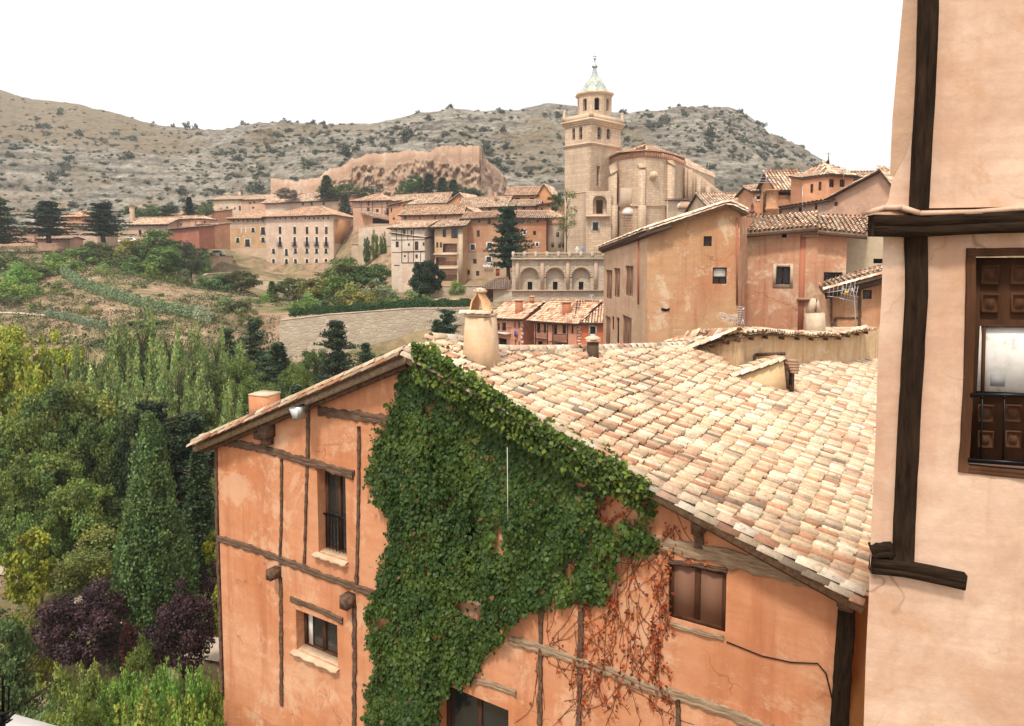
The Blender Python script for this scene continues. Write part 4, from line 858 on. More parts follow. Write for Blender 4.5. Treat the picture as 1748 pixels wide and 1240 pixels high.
    for (px, py, wpx, hpx) in chim:
        fr_ = min(1, max(0, (px - A[0]) / (B[0] - A[0]))); Yc_ = A[1] * (1 - fr_) + B[1] * fr_ + D * (.22 if D < 9.5 else .4); c = G(px, py, Yc_); q = Yc_ / F; mb = MB(); mb.box(c - Z * hpx * q * .5, V(wpx * q / 2, 0, 0), V(0, wpx * q / 2, 0), Z * hpx * q); ck = mb.build('chimney', RED if zbot == -15 else (mat_ or PINK), t)
        mb = MB(); mb.box(c + Z * (hpx * q * .5 + .08), V(wpx * q * .62, 0, 0), V(0, wpx * q * .62, 0), Z * .08); mb.build('coping', M['ridge'], ck)
    return t, W, WR, WLf
M['shutfr'] = wood('faded_frame', (.20, .10, .06), (.34, .19, .12), 6, .004); M['shutbr'] = wood('faded_shutter', (.16, .085, .055), (.30, .18, .12), 3, .01)
M['eave_dark'] = flat('eave_wood', (.07, .04, .028), .9); M['ridge'] = flat('ridge_clay', (.55, .36, .24), .95)
def band(W, px0, px1, py0, py1, m_, parent, off=.03, name='wall_band', th=.03):
    u0, z1 = W.uz(px0, py0); u1, z0 = W.uz(px1, py1); mb = MB(); mb.box(W.at((u0 + u1) / 2, (z0 + z1) / 2, off), W.d * (u1 - u0) / 2, W.n * th, Z * (z1 - z0) / 2); return mb.build(name, m_, parent)
def line(W, pts, wpx, parent, m_=None, name='timber_beam', th=.05):
    q = abs(W.pt(*pts[0])[1]) / F; mb = MB()
    for p0, p1 in zip(pts[:-1], pts[1:]): mb.bar(W.pt(*p0) + W.n * .03, W.pt(*p1) + W.n * .03, wpx * q if abs(p1[1] - p0[1]) < abs(p1[0] - p0[0]) else wpx * q, wpx * q if abs(p1[1] - p0[1]) < abs(p1[0] - p0[0]) else .1)
    return mb.build(name, m_ or M['timber'], parent)

# ================================================================== brown house complex right behind the big roof (38-55 m)
MS = plaster('stained_ochre', (.50, .27, .14), (.61, .38, .22), (.34, .14, .07), .16, .65, .04, (.64, .49, .34), .8, .75, .25, .5, ((.50, .215, .115), .13, .48, .8))
MR = plaster('stained_red', (.47, .225, .13), (.57, .31, .19), (.32, .11, .06), .16, .7, .04, (.60, .46, .33), .75, .85, .25, .5, ((.55, .40, .26), .12, .50, .75))
ML = plaster('stained_rose', (.50, .30, .20), (.60, .40, .28), (.42, .2, .11), .3, .6, .04, (.60, .44, .32), .8, .5, 0, .5, ((.50, .34, .2), .15, .5, .6))
Y1 = 38.0; t1 = thing('brown_house', 'tall ochre stained house with a long sloping tiled verge and shuttered left side', 'house', G(1105, 640, Y1))
def quadwall(parent, pA, YA, pB, YB, topA, topB, bot, mat_, holes=(), rev=.2, mid=None, name='wall'):
    a = V(GX(pA, YA), YA, 0); b = V(GX(pB, YB), YB, 0); W = Wall(a, b - a); W.P = a; L = np.linalg.norm(b - a)
    za = G(pA, topA, YA)[2]; zb_2 = G(pB, topB, YB)[2]; tops = [(0, za)]
    for (px, py) in (mid or []): tops.append(W.uz(px, py))
    tops.append((L, zb_2)); hh = [W.rect(*h[:4]) for h in holes]; mb = MB(); wall_sheet(mb, W, tops, bot, hh, rev); o = mb.build(name, mat_, parent)
    for q, h in zip(holes, hh):
        st = q[4] if len(q) > 4 else 'w'
        if st == 'dark': g = MB(); g.quad(W.at(h[0], h[2], -rev), W.at(h[1], h[2], -rev), W.at(h[1], h[3], -rev), W.at(h[0], h[3], -rev)); g.build('opening', M['dark'], parent)
        elif st == 'shut': window(W, h, parent, rev, 'balcony0', fw=.1, frame=M['shutfr'], glass=M['shutbr'])
        else: window(W, h, parent, rev, st.replace('S', ''), sur='S' in st, fw=.06)
    return W
Wl1 = quadwall(t1, 1031, 52.5, 1105, Y1, 420, 398, -16, ML, [(1039.5, 486, 11, 50, 'shut'), (1053, 483, 11, 50, 'shut'), (1074, 480, 14, 52, 'shut'), (1037.5, 565, 9, 50, 'shut'), (1046, 552, 4, 24), (1054.5, 565, 5, 46, 'w'), (1070, 566, 16, 52, 'shut')], .15)
Wf1 = quadwall(t1, 1105, Y1, 1262, Y1 - 1.0, 398, 366, -16, MS, [(1208, 412, 14, 17), (1228.5, 471, 24, 28, 'blind')], .22, [(1240, 354), (1246, 353)])
Wf1m = Wf1
for x_, w_ in ((1091, 4), (1258, 5)): line(Wl1 if x_ < 1100 else Wf1, [(x_, 372 if x_ > 1200 else 404), (x_, 520)], w_, t1, flat('red_stain_pilaster', (.36, .14, .08), .95), 'pilaster')
mb = MB()                                                      # end wall on the right going back
p = V(GX(1262, Y1 - 1), Y1 - 1, 0); q = p + V(4.5, 9, 0); zt = G(1262, 366, Y1 - 1)[2]; mb.quad(p + Z * -16, q + Z * -16, q + Z * zt, p + Z * zt); mb.build('wall', MR, t1)
# sloping roof: verge from (1020,424) to the apex (1246,347) then down to (1278,362)
def on_y(px, py, Y): return G(px, py, Y)
av = on_y(1021, 424, 53.3); bv = on_y(1105, 392, Y1 - .5); cv_ = on_y(1246, 347, Y1 - 1.4); dv_ = on_y(1276, 362, Y1 - 1.6)
bk = V(2.2, 13, .2)
mbk = [[bv, cv_, cv_ + bk, bv + V(6, 13, .2)], [av, bv, bv + V(6, 13, .5), av + V(6, 6, 1.2)], ]
P1 = [[cv_ + V(-3, 12, -.9) * 0 + bv, bv + V(2.5, 13, 0), cv_ + V(2.5, 13, 0), cv_]]
P1 = [[bv, bv + V(1.5, 13, 0), cv_ + V(1.5, 13, 0), cv_][::1]]
P1[0] = [bv + V(1.5, 13, 0), bv, cv_, cv_ + V(1.5, 13, 0)]
P2 = [av + V(1.2, 6, -.2), av, bv, bv + V(1.2, 6, -.2)]
P3 = [dv_, dv_ + V(1.5, 13, 0), cv_ + V(1.5, 13, 0), cv_]
roof([P1[0], P2, P3], t1, far=True, tk=dict(pitch=.24, expo=.36, seg=4, h=.08, lift=.04), thick=.16, under=M['boards'])
tile_row([av + Z * .1, bv + Z * .1, cv_ + Z * .12, dv_ + Z * .1], .13, .4, name='verge_tiles', parent=t1, mt='tile_far', seg=5)
tile_row([av - Z * .04, bv - Z * .04 , cv_ - Z * .02, dv_ - Z * .02], .11, .42, name='verge_tiles', parent=t1, mt='tile_far', seg=5)
mb = MB(); mb.bar(av - Z * .28 + V(.4, 0, 0), bv - Z * .28, .22, .2); mb.bar(bv - Z * .28, bv - Z * .28 + (cv_ - bv) * .3, .2, .2); mb.build('eave_board', M['eave_dark'], t1)
# patches and details on the front wall
for a, b, c, d, m_ in ((1215, 1232, 422, 436, MS), (1233, 1250, 425, 438, MS)): pass
timber(Wf1, [(1129, 527), (1135, 530), (1143, 528)], 4, t1, 'iron_bracket', .06, M['iron'])
t2 = thing('red_house', 'long red stained house with a barred window in a pale surround', 'house', G(1350, 640, 40))
Wf2 = quadwall(t2, 1262, 40.2, 1445, 38.6, 396, 399, -16, MR, [(1339, 399, 8, 14, 'dark'), (1336.5, 471, 23, 30, 'grilleS'), (1421.7, 475.5, 31, 21, 'grille')], .2, [(1395, 386), (1397, 391)])
for o__ in list(bpy.data.objects):
    if o__.name.startswith('window_surround') and o__.parent and o__.parent.parent is t2: o__.data.materials[0] = M['mortar']
band(Wf2, 1366, 1370, 404, 600, flat('pilaster_red', (.40, .15, .085), .95), t2, 0, 'wall_band', .02)
mb = MB()
for i in range(9): mb.box(Wf2.pt(1371 + i * 3.6, 403, .1), Wf2.d * .05, Wf2.n * .12, Z * .07)
mb.build('brick_ledge', flat('old_brick2', (.36, .22, .15), .95), t2)
mb = MB(); mb.box(Wf2.pt(1377, 511, .1), Wf2.d * .5, Wf2.n * .14, Z * .08); mb.build('brick_ledge', flat('old_brick3', (.36, .22, .15), .95), t2)
e0, e1, e2, e3 = G(1262, 399, 39.6), G(1396, 387, 38.6), G(1397, 393, 38.5), G(1480, 401, 37.8)
r0, r1, r2 = G(1262, 369, 43), G(1397, 370, 42), G(1485, 372, 41.4)
roof([[e0, e1, r1, r0], [e2, e3, r2, r1]], t2, far=True, tk=dict(pitch=.25, expo=.38, seg=4, h=.085, lift=.04), thick=.15, under=M['boards'])
roof([[r1 + V(0, 5, -1.5), r0 + V(0, 5, -1.5), r0 + Z * .02, r1 + Z * .02], [r2 + V(0, 5, -1.5), r1 + V(.05, 5, -1.5), r1 + V(.05, 0, .02), r2 + Z * .02]], t2, far=True, tk=dict(pitch=.25, expo=.38, seg=4), thick=.12)
mb = MB(); mb.bar(e0 - Z * .2, e1 - Z * .2, .2, .12); mb.bar(e2 - Z * .2, e3 - Z * .2, .2, .12); mb.build('eave_board', M['eave_dark'], t2)
t3 = thing('beige_house', 'weathered beige stone wall set under the low eave left of the black beam', 'house', G(1470, 600, 42))
quadwall(t3, 1440, 40.5, 1560, 40.0, 403, 403, -16, plaster('stained_beige', (.46, .36, .24), (.56, .45, .32), (.32, .22, .13), .3, .5, .04, (.62, .52, .40), .9, .5), [(1500, 446, 18, 8, 'dark')], .3)
# right lean-to house with timbers
Y4 = 36.2; t4 = thing('lean_to_house', 'small orange house with two stacked lean-to roofs and dark timbers beside the pink building', 'house', G(1470, 640, Y4))
Wf4 = quadwall(t4, 1418, Y4, 1560, Y4 - 1.5, 505, 470, -16, plaster('leanto', (.50, .24, .12), (.60, .33, .19), None, .4, .6, .04, (.6, .42, .28), .8, .4), [(1480.5, 503, 15, 15, 'w')], .15)
for pts, w_ in (([(1467, 494), (1467, 572), (1468, 612)], 5), ([(1425, 543), (1466, 543)], 3), ([(1425, 545), (1426, 566)], 6), ([(1419, 508), (1419, 566)], 3)): timber(Wf4, pts, w_, t4, m=M['timber'], th=.06)
def slope_roof(t, pL, pR, YL, YR, back, n_=2):
    f0, f1 = G(*pL, YL), G(*pR, YR); roof([[f0, f1, f1 + V(*back), f0 + V(*back)]], t, far=True, tk=dict(pitch=.24, expo=.36, seg=4, h=.08, lift=.04), thick=.14, under=M['boards'])
    tile_row([f0 + Z * .06, f1 + Z * .06], .13, .36, name='edge_tiles', parent=t, mt='tile_far', seg=5)
slope_roof(t4, (1405, 497), (1560, 455), Y4 - .9, Y4 - 2.2, (.5, 1.6, .25)); slope_roof(t4, (1420, 487), (1560, 445), Y4 + .7, Y4 - .3, (.4, 1.4, .1))
mb = MB(); mb.bar(G(1408, 505, Y4 - .6), G(1560, 465, Y4 - 2), .25, .35); mb.build('eave_board', M['eave_dark'], t4)

# ================================================================== houses on the upper right skyline
t, W, WR, _ = house('pinkish house with the broad gable and long left verge on the right skyline', (1330, 62), (1412, 60), 358, 395, 9, wmat('greyrose', (.48, .32, .25)), 'shed', .5, .5, [(1332, 365, 5, 8), (1366, 358, 5, 7), (1393, 354, 4, 8)], eaveB=341)
house('pink gabled house end with one small window at the right skyline', (1412, 60), (1515, 56), 340, 392, 9, PINK, 'gable_y', 2.0, .5, [(1427, 348.5, 6, 7)], ridge=.86, eaveB=312)
t, W, WR, WLf = house('orange cupola house with pyramid roof and iron cross on the skyline', (1411, 66), (1452, 67), 297, 335, 3.6, ORANGE, 'hip', 1.25, .35, [(1420, 313, 9, 14, 'w'), (1438, 313, 9, 13, 'w')], side=(-.55, 1))
mb = MB(); c = G(1414, 278, 67.8); mb.lathe(c - Z * .1, [(.12, 0), (.06, .35), (.03, .75), (.02, 1.1)], 8); mb.bar(c + V(-.22, 0, .85), c + V(.22, 0, .85), .03, .03); mb.build('cross_finial', M['iron'], t)
house('orange house with white curtain window left of the cupola', (1368, 66), (1411, 66), 306, 345, 3, ORANGE, 'shed', .6, .2, [(1386, 322, 5, 15, 'w'), (1400, 318, 5, 15, 'w')], eaveB=298)
house('pale roofed house behind the cupola at the sky edge', (1448, 72), (1540, 72), 305, 330, 8, PINK, 'mono', 1.0, .4)
house('low orange house with a long glazed opening and tiled roof below the hill', (1325, 70), (1374, 70), 324, 352, 6, ORANGE, 'mono', 2.0, .4, [(1340, 331, 22, 5, 'w')], eaveB=322)
house('small orange house with a white window below the scrubby hill', (1283, 75), (1325, 75), 328, 352, 5, ORANGE, 'mono', .7, .3, [(1295, 338, 7, 6, 'wS')], eaveB=324)
house('pale flat tiled roof behind the apex of the ochre house', (1212, 80), (1300, 80), 357, 375, 12, TAN, 'mono', 2.2, .3)
tq = thing('bell_gable', 'narrow ochre masonry chimney tower with iron fittings on the skyline', 'chimney', G(1316, 372, 55)); q = 55 / F
mb = MB(); mb.lathe(G(1316, 380, 55), [(11 * q, 0), (11 * q, 20 * q), (13 * q, 22 * q), (12 * q, 24 * q), (10 * q, 26 * q), (9.5 * q, 52 * q), (12 * q, 53 * q), (12 * q, 55 * q)], 8, .4); mb.build('stack', MS, tq)
mb = MB(); mb.lathe(G(1304, 372, 55), [(2.5 * q, 0), (2 * q, 38 * q), (3 * q, 42 * q), (1 * q, 44 * q)], 6); mb.build('flue', M['timber'], tq)
tq = thing('antenna', 'crossed antenna on a thin mast above the ochre chimney tower', 'antenna', G(1308, 330, 55))
mb = MB(); mb.tube([G(1308, 326, 55), G(1308, 288, 55)], .025, 4); mb.build('mast', M['antenna'], tq); mb = MB()
for dy in (303, 308, 312): mb.tube([G(1295, dy, 55), G(1320, dy, 55.3)], .02, 4)
mb.build('boom', M['antenna'], tq)
tq = thing('vent_cowl', 'dark red pointed vent cowl on the pale roof under the skyline', 'vent', G(1284, 362, 60)); q = 60 / F
mb = MB(); mb.lathe(G(1284, 364, 60), [(5 * q, 0), (5 * q, 3 * q), (3 * q, 4 * q), (2.5 * q, 10 * q), (3 * q, 11 * q), (1 * q, 17 * q), (.3 * q, 18 * q)], 8); mb.build('cowl', flat('vent_red', (.14, .05, .035), .6), tq)
mb = MB(); mb.tube([G(1370, 372, 60), G(1370, 318, 60)], .03, 4); props(mb.build('mast', M['antenna']), 'thin pale pole rising in front of the pinkish skyline house', 'pole')

# ================================================================== bell tower and church
TWM = ashlar('tower_stone', (.50, .365, .255), (.64, .49, .365), (.36, .25, .17)); CHM = ashlar('apse_stone', (.47, .335, .235), (.61, .46, .335), (.34, .22, .145))
Yt = 116.0; tw = thing('bell_tower', 'square sandstone bell tower with octagonal lantern and zigzag tiled dome', 'tower', G(1008, 425, Yt))
q = Yt / F
cor = V(GX(1007, Yt), Yt, 0); ang = math.radians(47)
uL = V(-math.cos(ang), math.sin(ang), 0); uR = V(math.sin(ang), math.cos(ang), 0)
# side lengths so that the silhouettes fall on x=963 and x=1058
def side_len(c, u, px):
    k = (px - CX) / F; return (k * c[1] - c[0]) / (u[0] - k * u[1])
zt = lambda py: G(1007, py, Yt)[2]
def tower_stage(pxl, pxr, top, bot, grow, holesL=(), holesR=()):
    g = grow; c = cor - (uL + uR) * g; lL = side_len(c, uL, pxl); lR = side_len(c, uR, pxr); Wl = Wall(c, uL); Wl.P = c; Wl.d = uL; Wr = Wall(c, uR); Wr.P = c; Wr.d = uR
    for W in (Wl, Wr):
        if W.n[1] > 0: W.n = -W.n
    return c, lL, lR, Wl, Wr
c_, lL, lR, Wtl, Wtr = tower_stage(963, 1057, 0, 0, 0)
def arched(mb, W, px, py, w_, h_, holes): holes.append(W.rect(px, py, w_, h_))
hL, hR = [], []
for x_, w_, y_, h_ in ((979, 5, 229, 20), (991, 6, 227.5, 22)): hL.append(Wtl.rect(x_, y_, w_, h_))
for x_, w_, y_, h_ in ((1023.5, 7, 227.5, 22), (1039, 6.5, 229, 19)): hR.append(Wtr.rect(x_, y_, w_, h_))
hR2 = [Wtr.rect(1021.5, 301, 6, 34)]
mb = MB(); zb = zt(426) - 3; wall_sheet(mb, Wtl, [(0, zt(205)), (lL, zt(205))], zb, hL, 1.0); wall_sheet(mb, Wtr, [(0, zt(205)), (lR, zt(205))], zb, hR + hR2, 1.0)
e_ = c_ + uL * lL; f_2 = c_ + uR * lR; k_2 = e_ + uR * lR
mb.quad(e_ + Z * zb, k_2 + Z * zb, k_2 + Z * zt(205), e_ + Z * zt(205)); mb.quad(k_2 + Z * zb, f_2 + Z * zb, f_2 + Z * zt(205), k_2 + Z * zt(205)); mb.build('wall', TWM, tw)
def ring(z, h, out, name='cornice', m_=None, start=0):
    mb = MB(); ctr = (e_ + f_2) / 2
    P = [c_ - (uL + uR) * out, c_ + uL * (lL + out) - uR * out, k_2 + (uL + uR) * out, c_ + uR * (lR + out) - uL * out]
    mb.prism([V(p[0], p[1], z) for p in P], Z * h); return mb.build(name, m_ or CORN, tw)
CORN = plaster('cornice_stone', (.60, .43, .29), (.68, .52, .38), None, .8, .3, .03)
for py, h, o in ((247, .25, .18), (245, .2, .3), (211, .25, .2), (208, .3, .35), (205, .35, .55)): ring(zt(py), h, o)
ring(zt(202.5), .9, .35, 'parapet'); 
for W, hs_, W2 in ((Wtl, hL, 0), (Wtr, hR, 1)):
    for h in hs_:
        a, b, c2, d2 = h; m_ = (a + b) / 2; r = (b - a) / 2; mb = MB()     # arch head: fill the corners above the spring line
        for sgn in (-1, 1):
            pts = [W.at(m_ + sgn * r, d2, -.04)] + [W.at(m_ + sgn * r * math.cos(t), d2 - r + r * math.sin(t), -.04) for t in np.linspace(0, math.pi / 2, 5)]; mb.prism(pts, -W.n * .5)
        mb.build('arch_head', TWM, tw)
        mb = MB(); mb.quad(W.at(a, c2, -1.0), W.at(b, c2, -1.0), W.at(b, d2, -1.0), W.at(a, d2, -1.0)); mb.build('opening', M['dark'], tw)
        mb = MB(); mb.lathe(W.at(m_, c2 + (d2 - c2) * .45, -.5), [(.08, .5), (.22, .45), (.3, .1), (.42, -.25), (.40, -.28)], 10); mb.build('bell', flat('bronze', (.06, .05, .035), .5, .6), tw)
h = hR2[0]; mb = MB(); mb.quad(Wtr.at(h[0], h[2], -1), Wtr.at(h[1], h[2], -1), Wtr.at(h[1], h[3], -1), Wtr.at(h[0], h[3], -1)); mb.build('opening', M['dark'], tw)
for py in (328,): ring(zt(py), .15, .08)
# pinnacles
for P_ in (e_ - uR * .2, f_2 - uL * .2, c_ - (uL + uR) * .2):
    mb = MB(); mb.lathe(V(P_[0], P_[1], zt(200)), [(.4, 0), (.4, .6), (.28, .7), (.3, 1.1), (.12, 1.6), (.04, 1.9)], 8); mb.build('pinnacle', TWM, tw)
oc = (e_ + f_2) / 2; Yo = oc[1]; qo = Yo / F; ro = 29.2 * qo; zo = lambda py: G(1012, py, Yo)[2]; oc = V(GX(1012.5, Yo), Yo, 0)
octp = [V(oc[0] + ro * math.cos(t), oc[1] + ro * math.sin(t), 0) for t in [math.radians(-90 - 22.5 + 2 + 45 * i) for i in range(8)]]
for i in range(8):
    a, b = octp[i], octp[(i + 1) % 8]; W = Wall(a, b - a); W.P = a; L = np.linalg.norm(b - a)
    if np.dot(W.n, (a + b) / 2 - oc) < 0: W.n = -W.n
    hz0, hz1 = zo(194), zo(173); h = (L * .32, L * .68, hz0, hz1); mb = MB(); wall_sheet(mb, W, [(0, zo(166)), (L, zo(166))], zo(206), [h], .7); 
    r = L * .18; m_ = L / 2
    for sgn in (-1, 1):
        pts = [W.at(m_ + sgn * r, hz1, -.04)] + [W.at(m_ + sgn * r * math.cos(t), hz1 - r + r * math.sin(t), -.04) for t in np.linspace(0, math.pi / 2, 5)]; mb.prism(pts, -W.n * .5)
    mb.build('lantern_wall', TWM, tw)
mb = MB(); mb.lathe(V(oc[0], oc[1], zo(206)), [(ro * .6, 0), (ro * .6, zo(170) - zo(206))], 8, .4); mb.build('lantern_core', M['dark'], tw)
mb = MB(); mb.lathe(V(oc[0], oc[1], zo(167)), [(ro * 1.0, 0), (ro * 1.12, .2), (ro * 1.14, .5), (ro * .95, .6)], 8, math.radians(-90 - 22.5 + 2)); mb.build('cornice', CORN, tw)
# dome with white, blue, yellow and green zigzag tiles (colour per face)
prof = [(24, 164), (23.5, 160), (22, 156), (19.5, 151), (17, 146.5), (14.5, 142), (12, 138), (9, 134.5), (6.5, 131.5), (5, 128), (4, 124), (3.2, 120), (2.6, 117)]
nd = 32; vv, ff, cc = [], [], []; fine = []
for k in range(len(prof) - 1):
    for s_ in range(3):
        t = s_ / 3; fine.append((prof[k][0] * (1 - t) + prof[k + 1][0] * t, prof[k][1] * (1 - t) + prof[k + 1][1] * t))
fine.append(prof[-1]); nr = len(fine); nd = 64; bs = 0
for i in range(nr - 1):
    for j in range(nd):
        for (kk, jj) in ((i, j), (i, j + 1), (i + 1, j + 1), (i + 1, j)):
            r, py = fine[kk]; t = 2 * math.pi * jj / nd; rr_ = r * qo * (1 + .02 * math.cos(8 * t)); vv.append((oc[0] + rr_ * math.cos(t), oc[1] + rr_ * math.sin(t), zo(py)))
        ff.append((bs, bs + 1, bs + 2, bs + 3)); bs += 4
        zz = (i * .5 + abs((j % 8) - 3.5) * .9) % 6.5; c = (.52, .52, .47)
        if zz < 1.4: c = (.16, .20, .24)
        elif 2.6 < zz < 3.7: c = (.42, .42, .16)
        elif 4.6 < zz < 5.5: c = (.17, .25, .16)
        if i > 24: c = (.24, .27, .30) if (i % 3) else (.44, .45, .44)
        cc += [c] * 4
dm_ = attr_mat('glazed_tile', .3, 0, (.9, 1.1), 2, 0, spec=.5); np_mesh('dome', np.array(vv), np.array(ff), dm_, tw, cols=np.array(cc))
mb = MB(); mb.lathe(V(oc[0], oc[1], zo(118)), [(.26, 0), (.3, .15), (.5, .3), (.5, .5), (.2, .7), (.12, 1.1), (.1, 1.5), (.25, 1.7), (.25, 1.85), (.06, 2.0), (.05, 2.8)], 10); mb.build('finial', M['metal'], tw)
mb = MB(); mb.bar(V(oc[0] - .35, oc[1], zo(97)), V(oc[0] + .35, oc[1], zo(97)), .08, .08); mb.build('cross', M['iron'], tw)
# porch niche, ledge and annex at the foot of the tower
W_n = Wall(V(GX(1000, 112), 112, 0), (1, .02, 0)); an = (W_n.uz(1000, 425)[0], W_n.uz(1043, 425)[0])
h = W_n.rect(1024, 350, 24, 31); h2 = W_n.rect(1016.5, 387, 9, 14); mb = MB(); wall_sheet(mb, W_n, [(an[0], W_n.pt(1000, 328)[2]), (an[1], W_n.pt(1040, 326)[2])], W_n.pt(1010, 440)[2], [h, h2], 1.2)
m_ = (h[0] + h[1]) / 2; r = (h[1] - h[0]) / 2
for sgn in (-1, 1): mb.prism([W_n.at(m_ + sgn * r, h[3], -.03)] + [W_n.at(m_ + sgn * r * math.cos(t), h[3] - r + r * math.sin(t), -.03) for t in np.linspace(0, math.pi / 2, 7)], -W_n.n * 1.1)
mb.quad(W_n.at(h[0], h[2], -1.2), W_n.at(h[1], h[2], -1.2), W_n.at(h[1], h[3], -1.2), W_n.at(h[0], h[3], -1.2))
bx = V(0, 4, 0); a0 = W_n.at(an[0], W_n.pt(1000, 440)[2]); a1 = W_n.at(an[0], W_n.pt(1000, 328)[2]); mb.quad(a0, a0 + bx, a1 + bx, a1)
mb.build('porch_wall', TWM, tw); window(W_n, h2, tw, .4, 'grille', sur=.25)
band(W_n, 999, 1041, 368, 371, CORN, tw, .4, 'ledge', .5)
mb = MB(); mb.box(W_n.at(m_ + .1, h[2] + 1.2, -1.1), W_n.d * .5, W_n.n * .05, Z * 1.1); mb.build('door', M['joinery'], tw)
M['pale_glass'] = flat('pale_glass', (.58, .55, .52), .5)
# church: polygonal apse, buttresses, nave
chh = thing('church', 'polygonal stone apse with buttresses and shallow tiled roof beside the bell tower', 'church', G(1100, 425, 112))
ap_px = [(1041, 119, 272, 270), (1056, 113.5, 266, 262), (1080, 110.6, 262, 260), (1101, 110, 260, 258), (1130, 111.5, 263, 261), (1150, 115, 268, 266), (1168, 122, 276, 272)]
for (x0, Y0, t0, _), (x1, Y1_, t1_, _) in zip(ap_px[:-1], ap_px[1:]):
    hs_ = [(x_, y_, 2.6, 6, 'dark') for x_, y_ in ((1067.5, 266), (1090, 264), (1118.5, 265)) if x0 < x_ < x1]
    W = quadwall(chh, x0, Y0, x1, Y1_, t0, t1_, zt(440), CHM, hs_, .5)
    band(W, x0, x1, 351, 352.5, CORN, chh, .12, 'string_course', .1)
    n_ = max(2, int((x1 - x0) / 3)); mb = MB()
    for i in range(n_): mb.box(W.pt(x0 + (x1 - x0) * (i + .5) / n_, t0 + (t1_ - t0) * (i + .5) / n_ + 3.2, .1), W.d * .08, W.n * .1, Z * .42)
    mb.build('cornice_brick', flat('apse_brick', (.52, .26, .16), .95), chh)['kind'] = 'stuff'
pk_ = G(1103.6, 248, 122); ev = [G(x - (1.5 if x < 1100 else -1.5), e - 2.5, Y - .5) for x, Y, _, e in ap_px]
roof([[ev[i], ev[i + 1], pk_] for i in range(len(ev) - 1)] + [[ev[-1], ev[-1] + V(2, 9, 0), pk_ + V(0, 8, 0), pk_], [ev[0] + V(2, 9, 0), ev[0], pk_, pk_ + V(0, 8, 0)]], chh, far=True, under=M['ridge'], tk=dict(tint=(1, .88, .8)))
for x0, x1, top_, Y, sl in ((1042, 1052, 292, 112.6, 1), (1090, 1100, 288, 109.3, 0), (1138, 1150, 278, 112.2, -1)):
    mb = MB(); p0, p1 = G(x0, 430, Y), G(x1, 430, Y); zt0, zt1 = G(x0, top_ + (8 if sl == 1 else 0), Y)[2], G(x1, top_ + (8 if sl == -1 else 0), Y)[2]
    a, b = V(p0[0], p0[1], 0), V(p1[0], p1[1], 0); bk_ = V(0, 4.5, 0)
    mb.prism([a + Z * p0[2], b + Z * p1[2], b + Z * zt1, a + Z * zt0], bk_)
    zm = G(x0, 351, Y)[2]; mb.prism([a + V(-.12, -.3, p0[2]), b + V(.12, -.3, p0[2]), b + V(.12, -.3, zm), a + V(-.12, -.3, zm)], V(0, .6, 0)); mb.build('buttress', CHM, chh)
    mb = MB(); mb.prism([a + V(-.1, -.12, zt0), b + V(.1, -.12, zt1), b + V(.1, 2.5, zt1 + 1.6), a + V(-.1, 2.5, zt0 + 1.6)], Z * .25); mb.build('buttress_cap', CHM, chh)
def disc(c, r, m_, parent, name, n=18, half=False, th=.06, yd=-1):
    mb = MB(); ts = np.linspace(0, math.pi if half else 2 * math.pi, n, endpoint=half); mb.prism([c + V(r * math.cos(t), 0, r * math.sin(t)) for t in ts], V(0, yd * th, 0)); return mb.build(name, m_, parent)
disc(G(1116, 300, 110.2), .72, CORN, chh, 'window_surround'); disc(G(1116, 300, 110.05), .45, M['sill'], chh, 'round_window')
disc(G(1072.7, 367, 110.8), 1.25, M['brickred'] if 'brickred' in M else M.setdefault('brickred', flat('brick_trim', (.50, .27, .17), .95)), chh, 'arch_surround', half=True); disc(G(1072.7, 366.5, 110.72), 1.0, M['pale_glass'], chh, 'lunette_window', half=True)
Wp = Wall(V(GX(1072, 110.9), 110.9, 0), (1, .0, 0)); lat = MB()
for i in range(5):
    for j in range(5): lat.box(Wp.pt(1064.5 + i * 4, 371 + j * 4.6, .12), Wp.d * .09, Wp.n * .05, Z * .09)
lat.build('stone_lattice', M['brickred'], chh)['kind'] = 'stuff'
band(Wp, 1059, 1085, 321, 361, wmat('greyband', (.46, .34, .25)), chh, -.02, 'wall_band', .04)
# nave flank to the right, sloping away, with small buttresses
Wn = quadwall(chh, 1168, 122, 1217, 138, 283, 306, zt(440), wmat('nave', (.52, .37, .24)))
roof([[G(1166, 281, 121), G(1219, 303, 138), G(1219, 300, 141), G(1168, 268, 126)]], chh, under=M['ridge'])
mb = MB(); mb.prism([G(1170, 355, 120), G(1238, 345, 120), G(1238, 333, 120), G(1216, 316, 120), G(1196, 300, 120), G(1180, 292, 120), G(1170, 286, 120)], V(0, 1.2, 0)); mb.build('flying_wall', CHM, chh)
for i, x_ in enumerate((1177, 1192, 1208)):
    mb = MB(); c = G(x_, 320 + i * 6, 119.4); mb.box(c, V(.35, 0, 0), V(0, .5, 0), Z * (3.0 - i * .8)); mb.build('buttress', CHM, chh)
t, W, WR, _ = house('small chapel with a big arched lunette and tiled eave beside the church', (1155, 98), (1188, 98), 342, 372, 6, CREAM, 'shed', .5, .4, name='chapel', cat='chapel')
disc(G(1170, 356, 97.9), 1.25, M['white'], t, 'arch_surround', half=True, th=.12); disc(G(1170, 356, 97.75), .98, OCHRE, t, 'lunette', half=True)
house('little pale box house with a curly tiled top beside the chapel', (1194, 90), (1216, 90), 344, 372, 4, CREAM, 'shed', .3, .3, [(1201, 352, 5, 12, 'dark')])

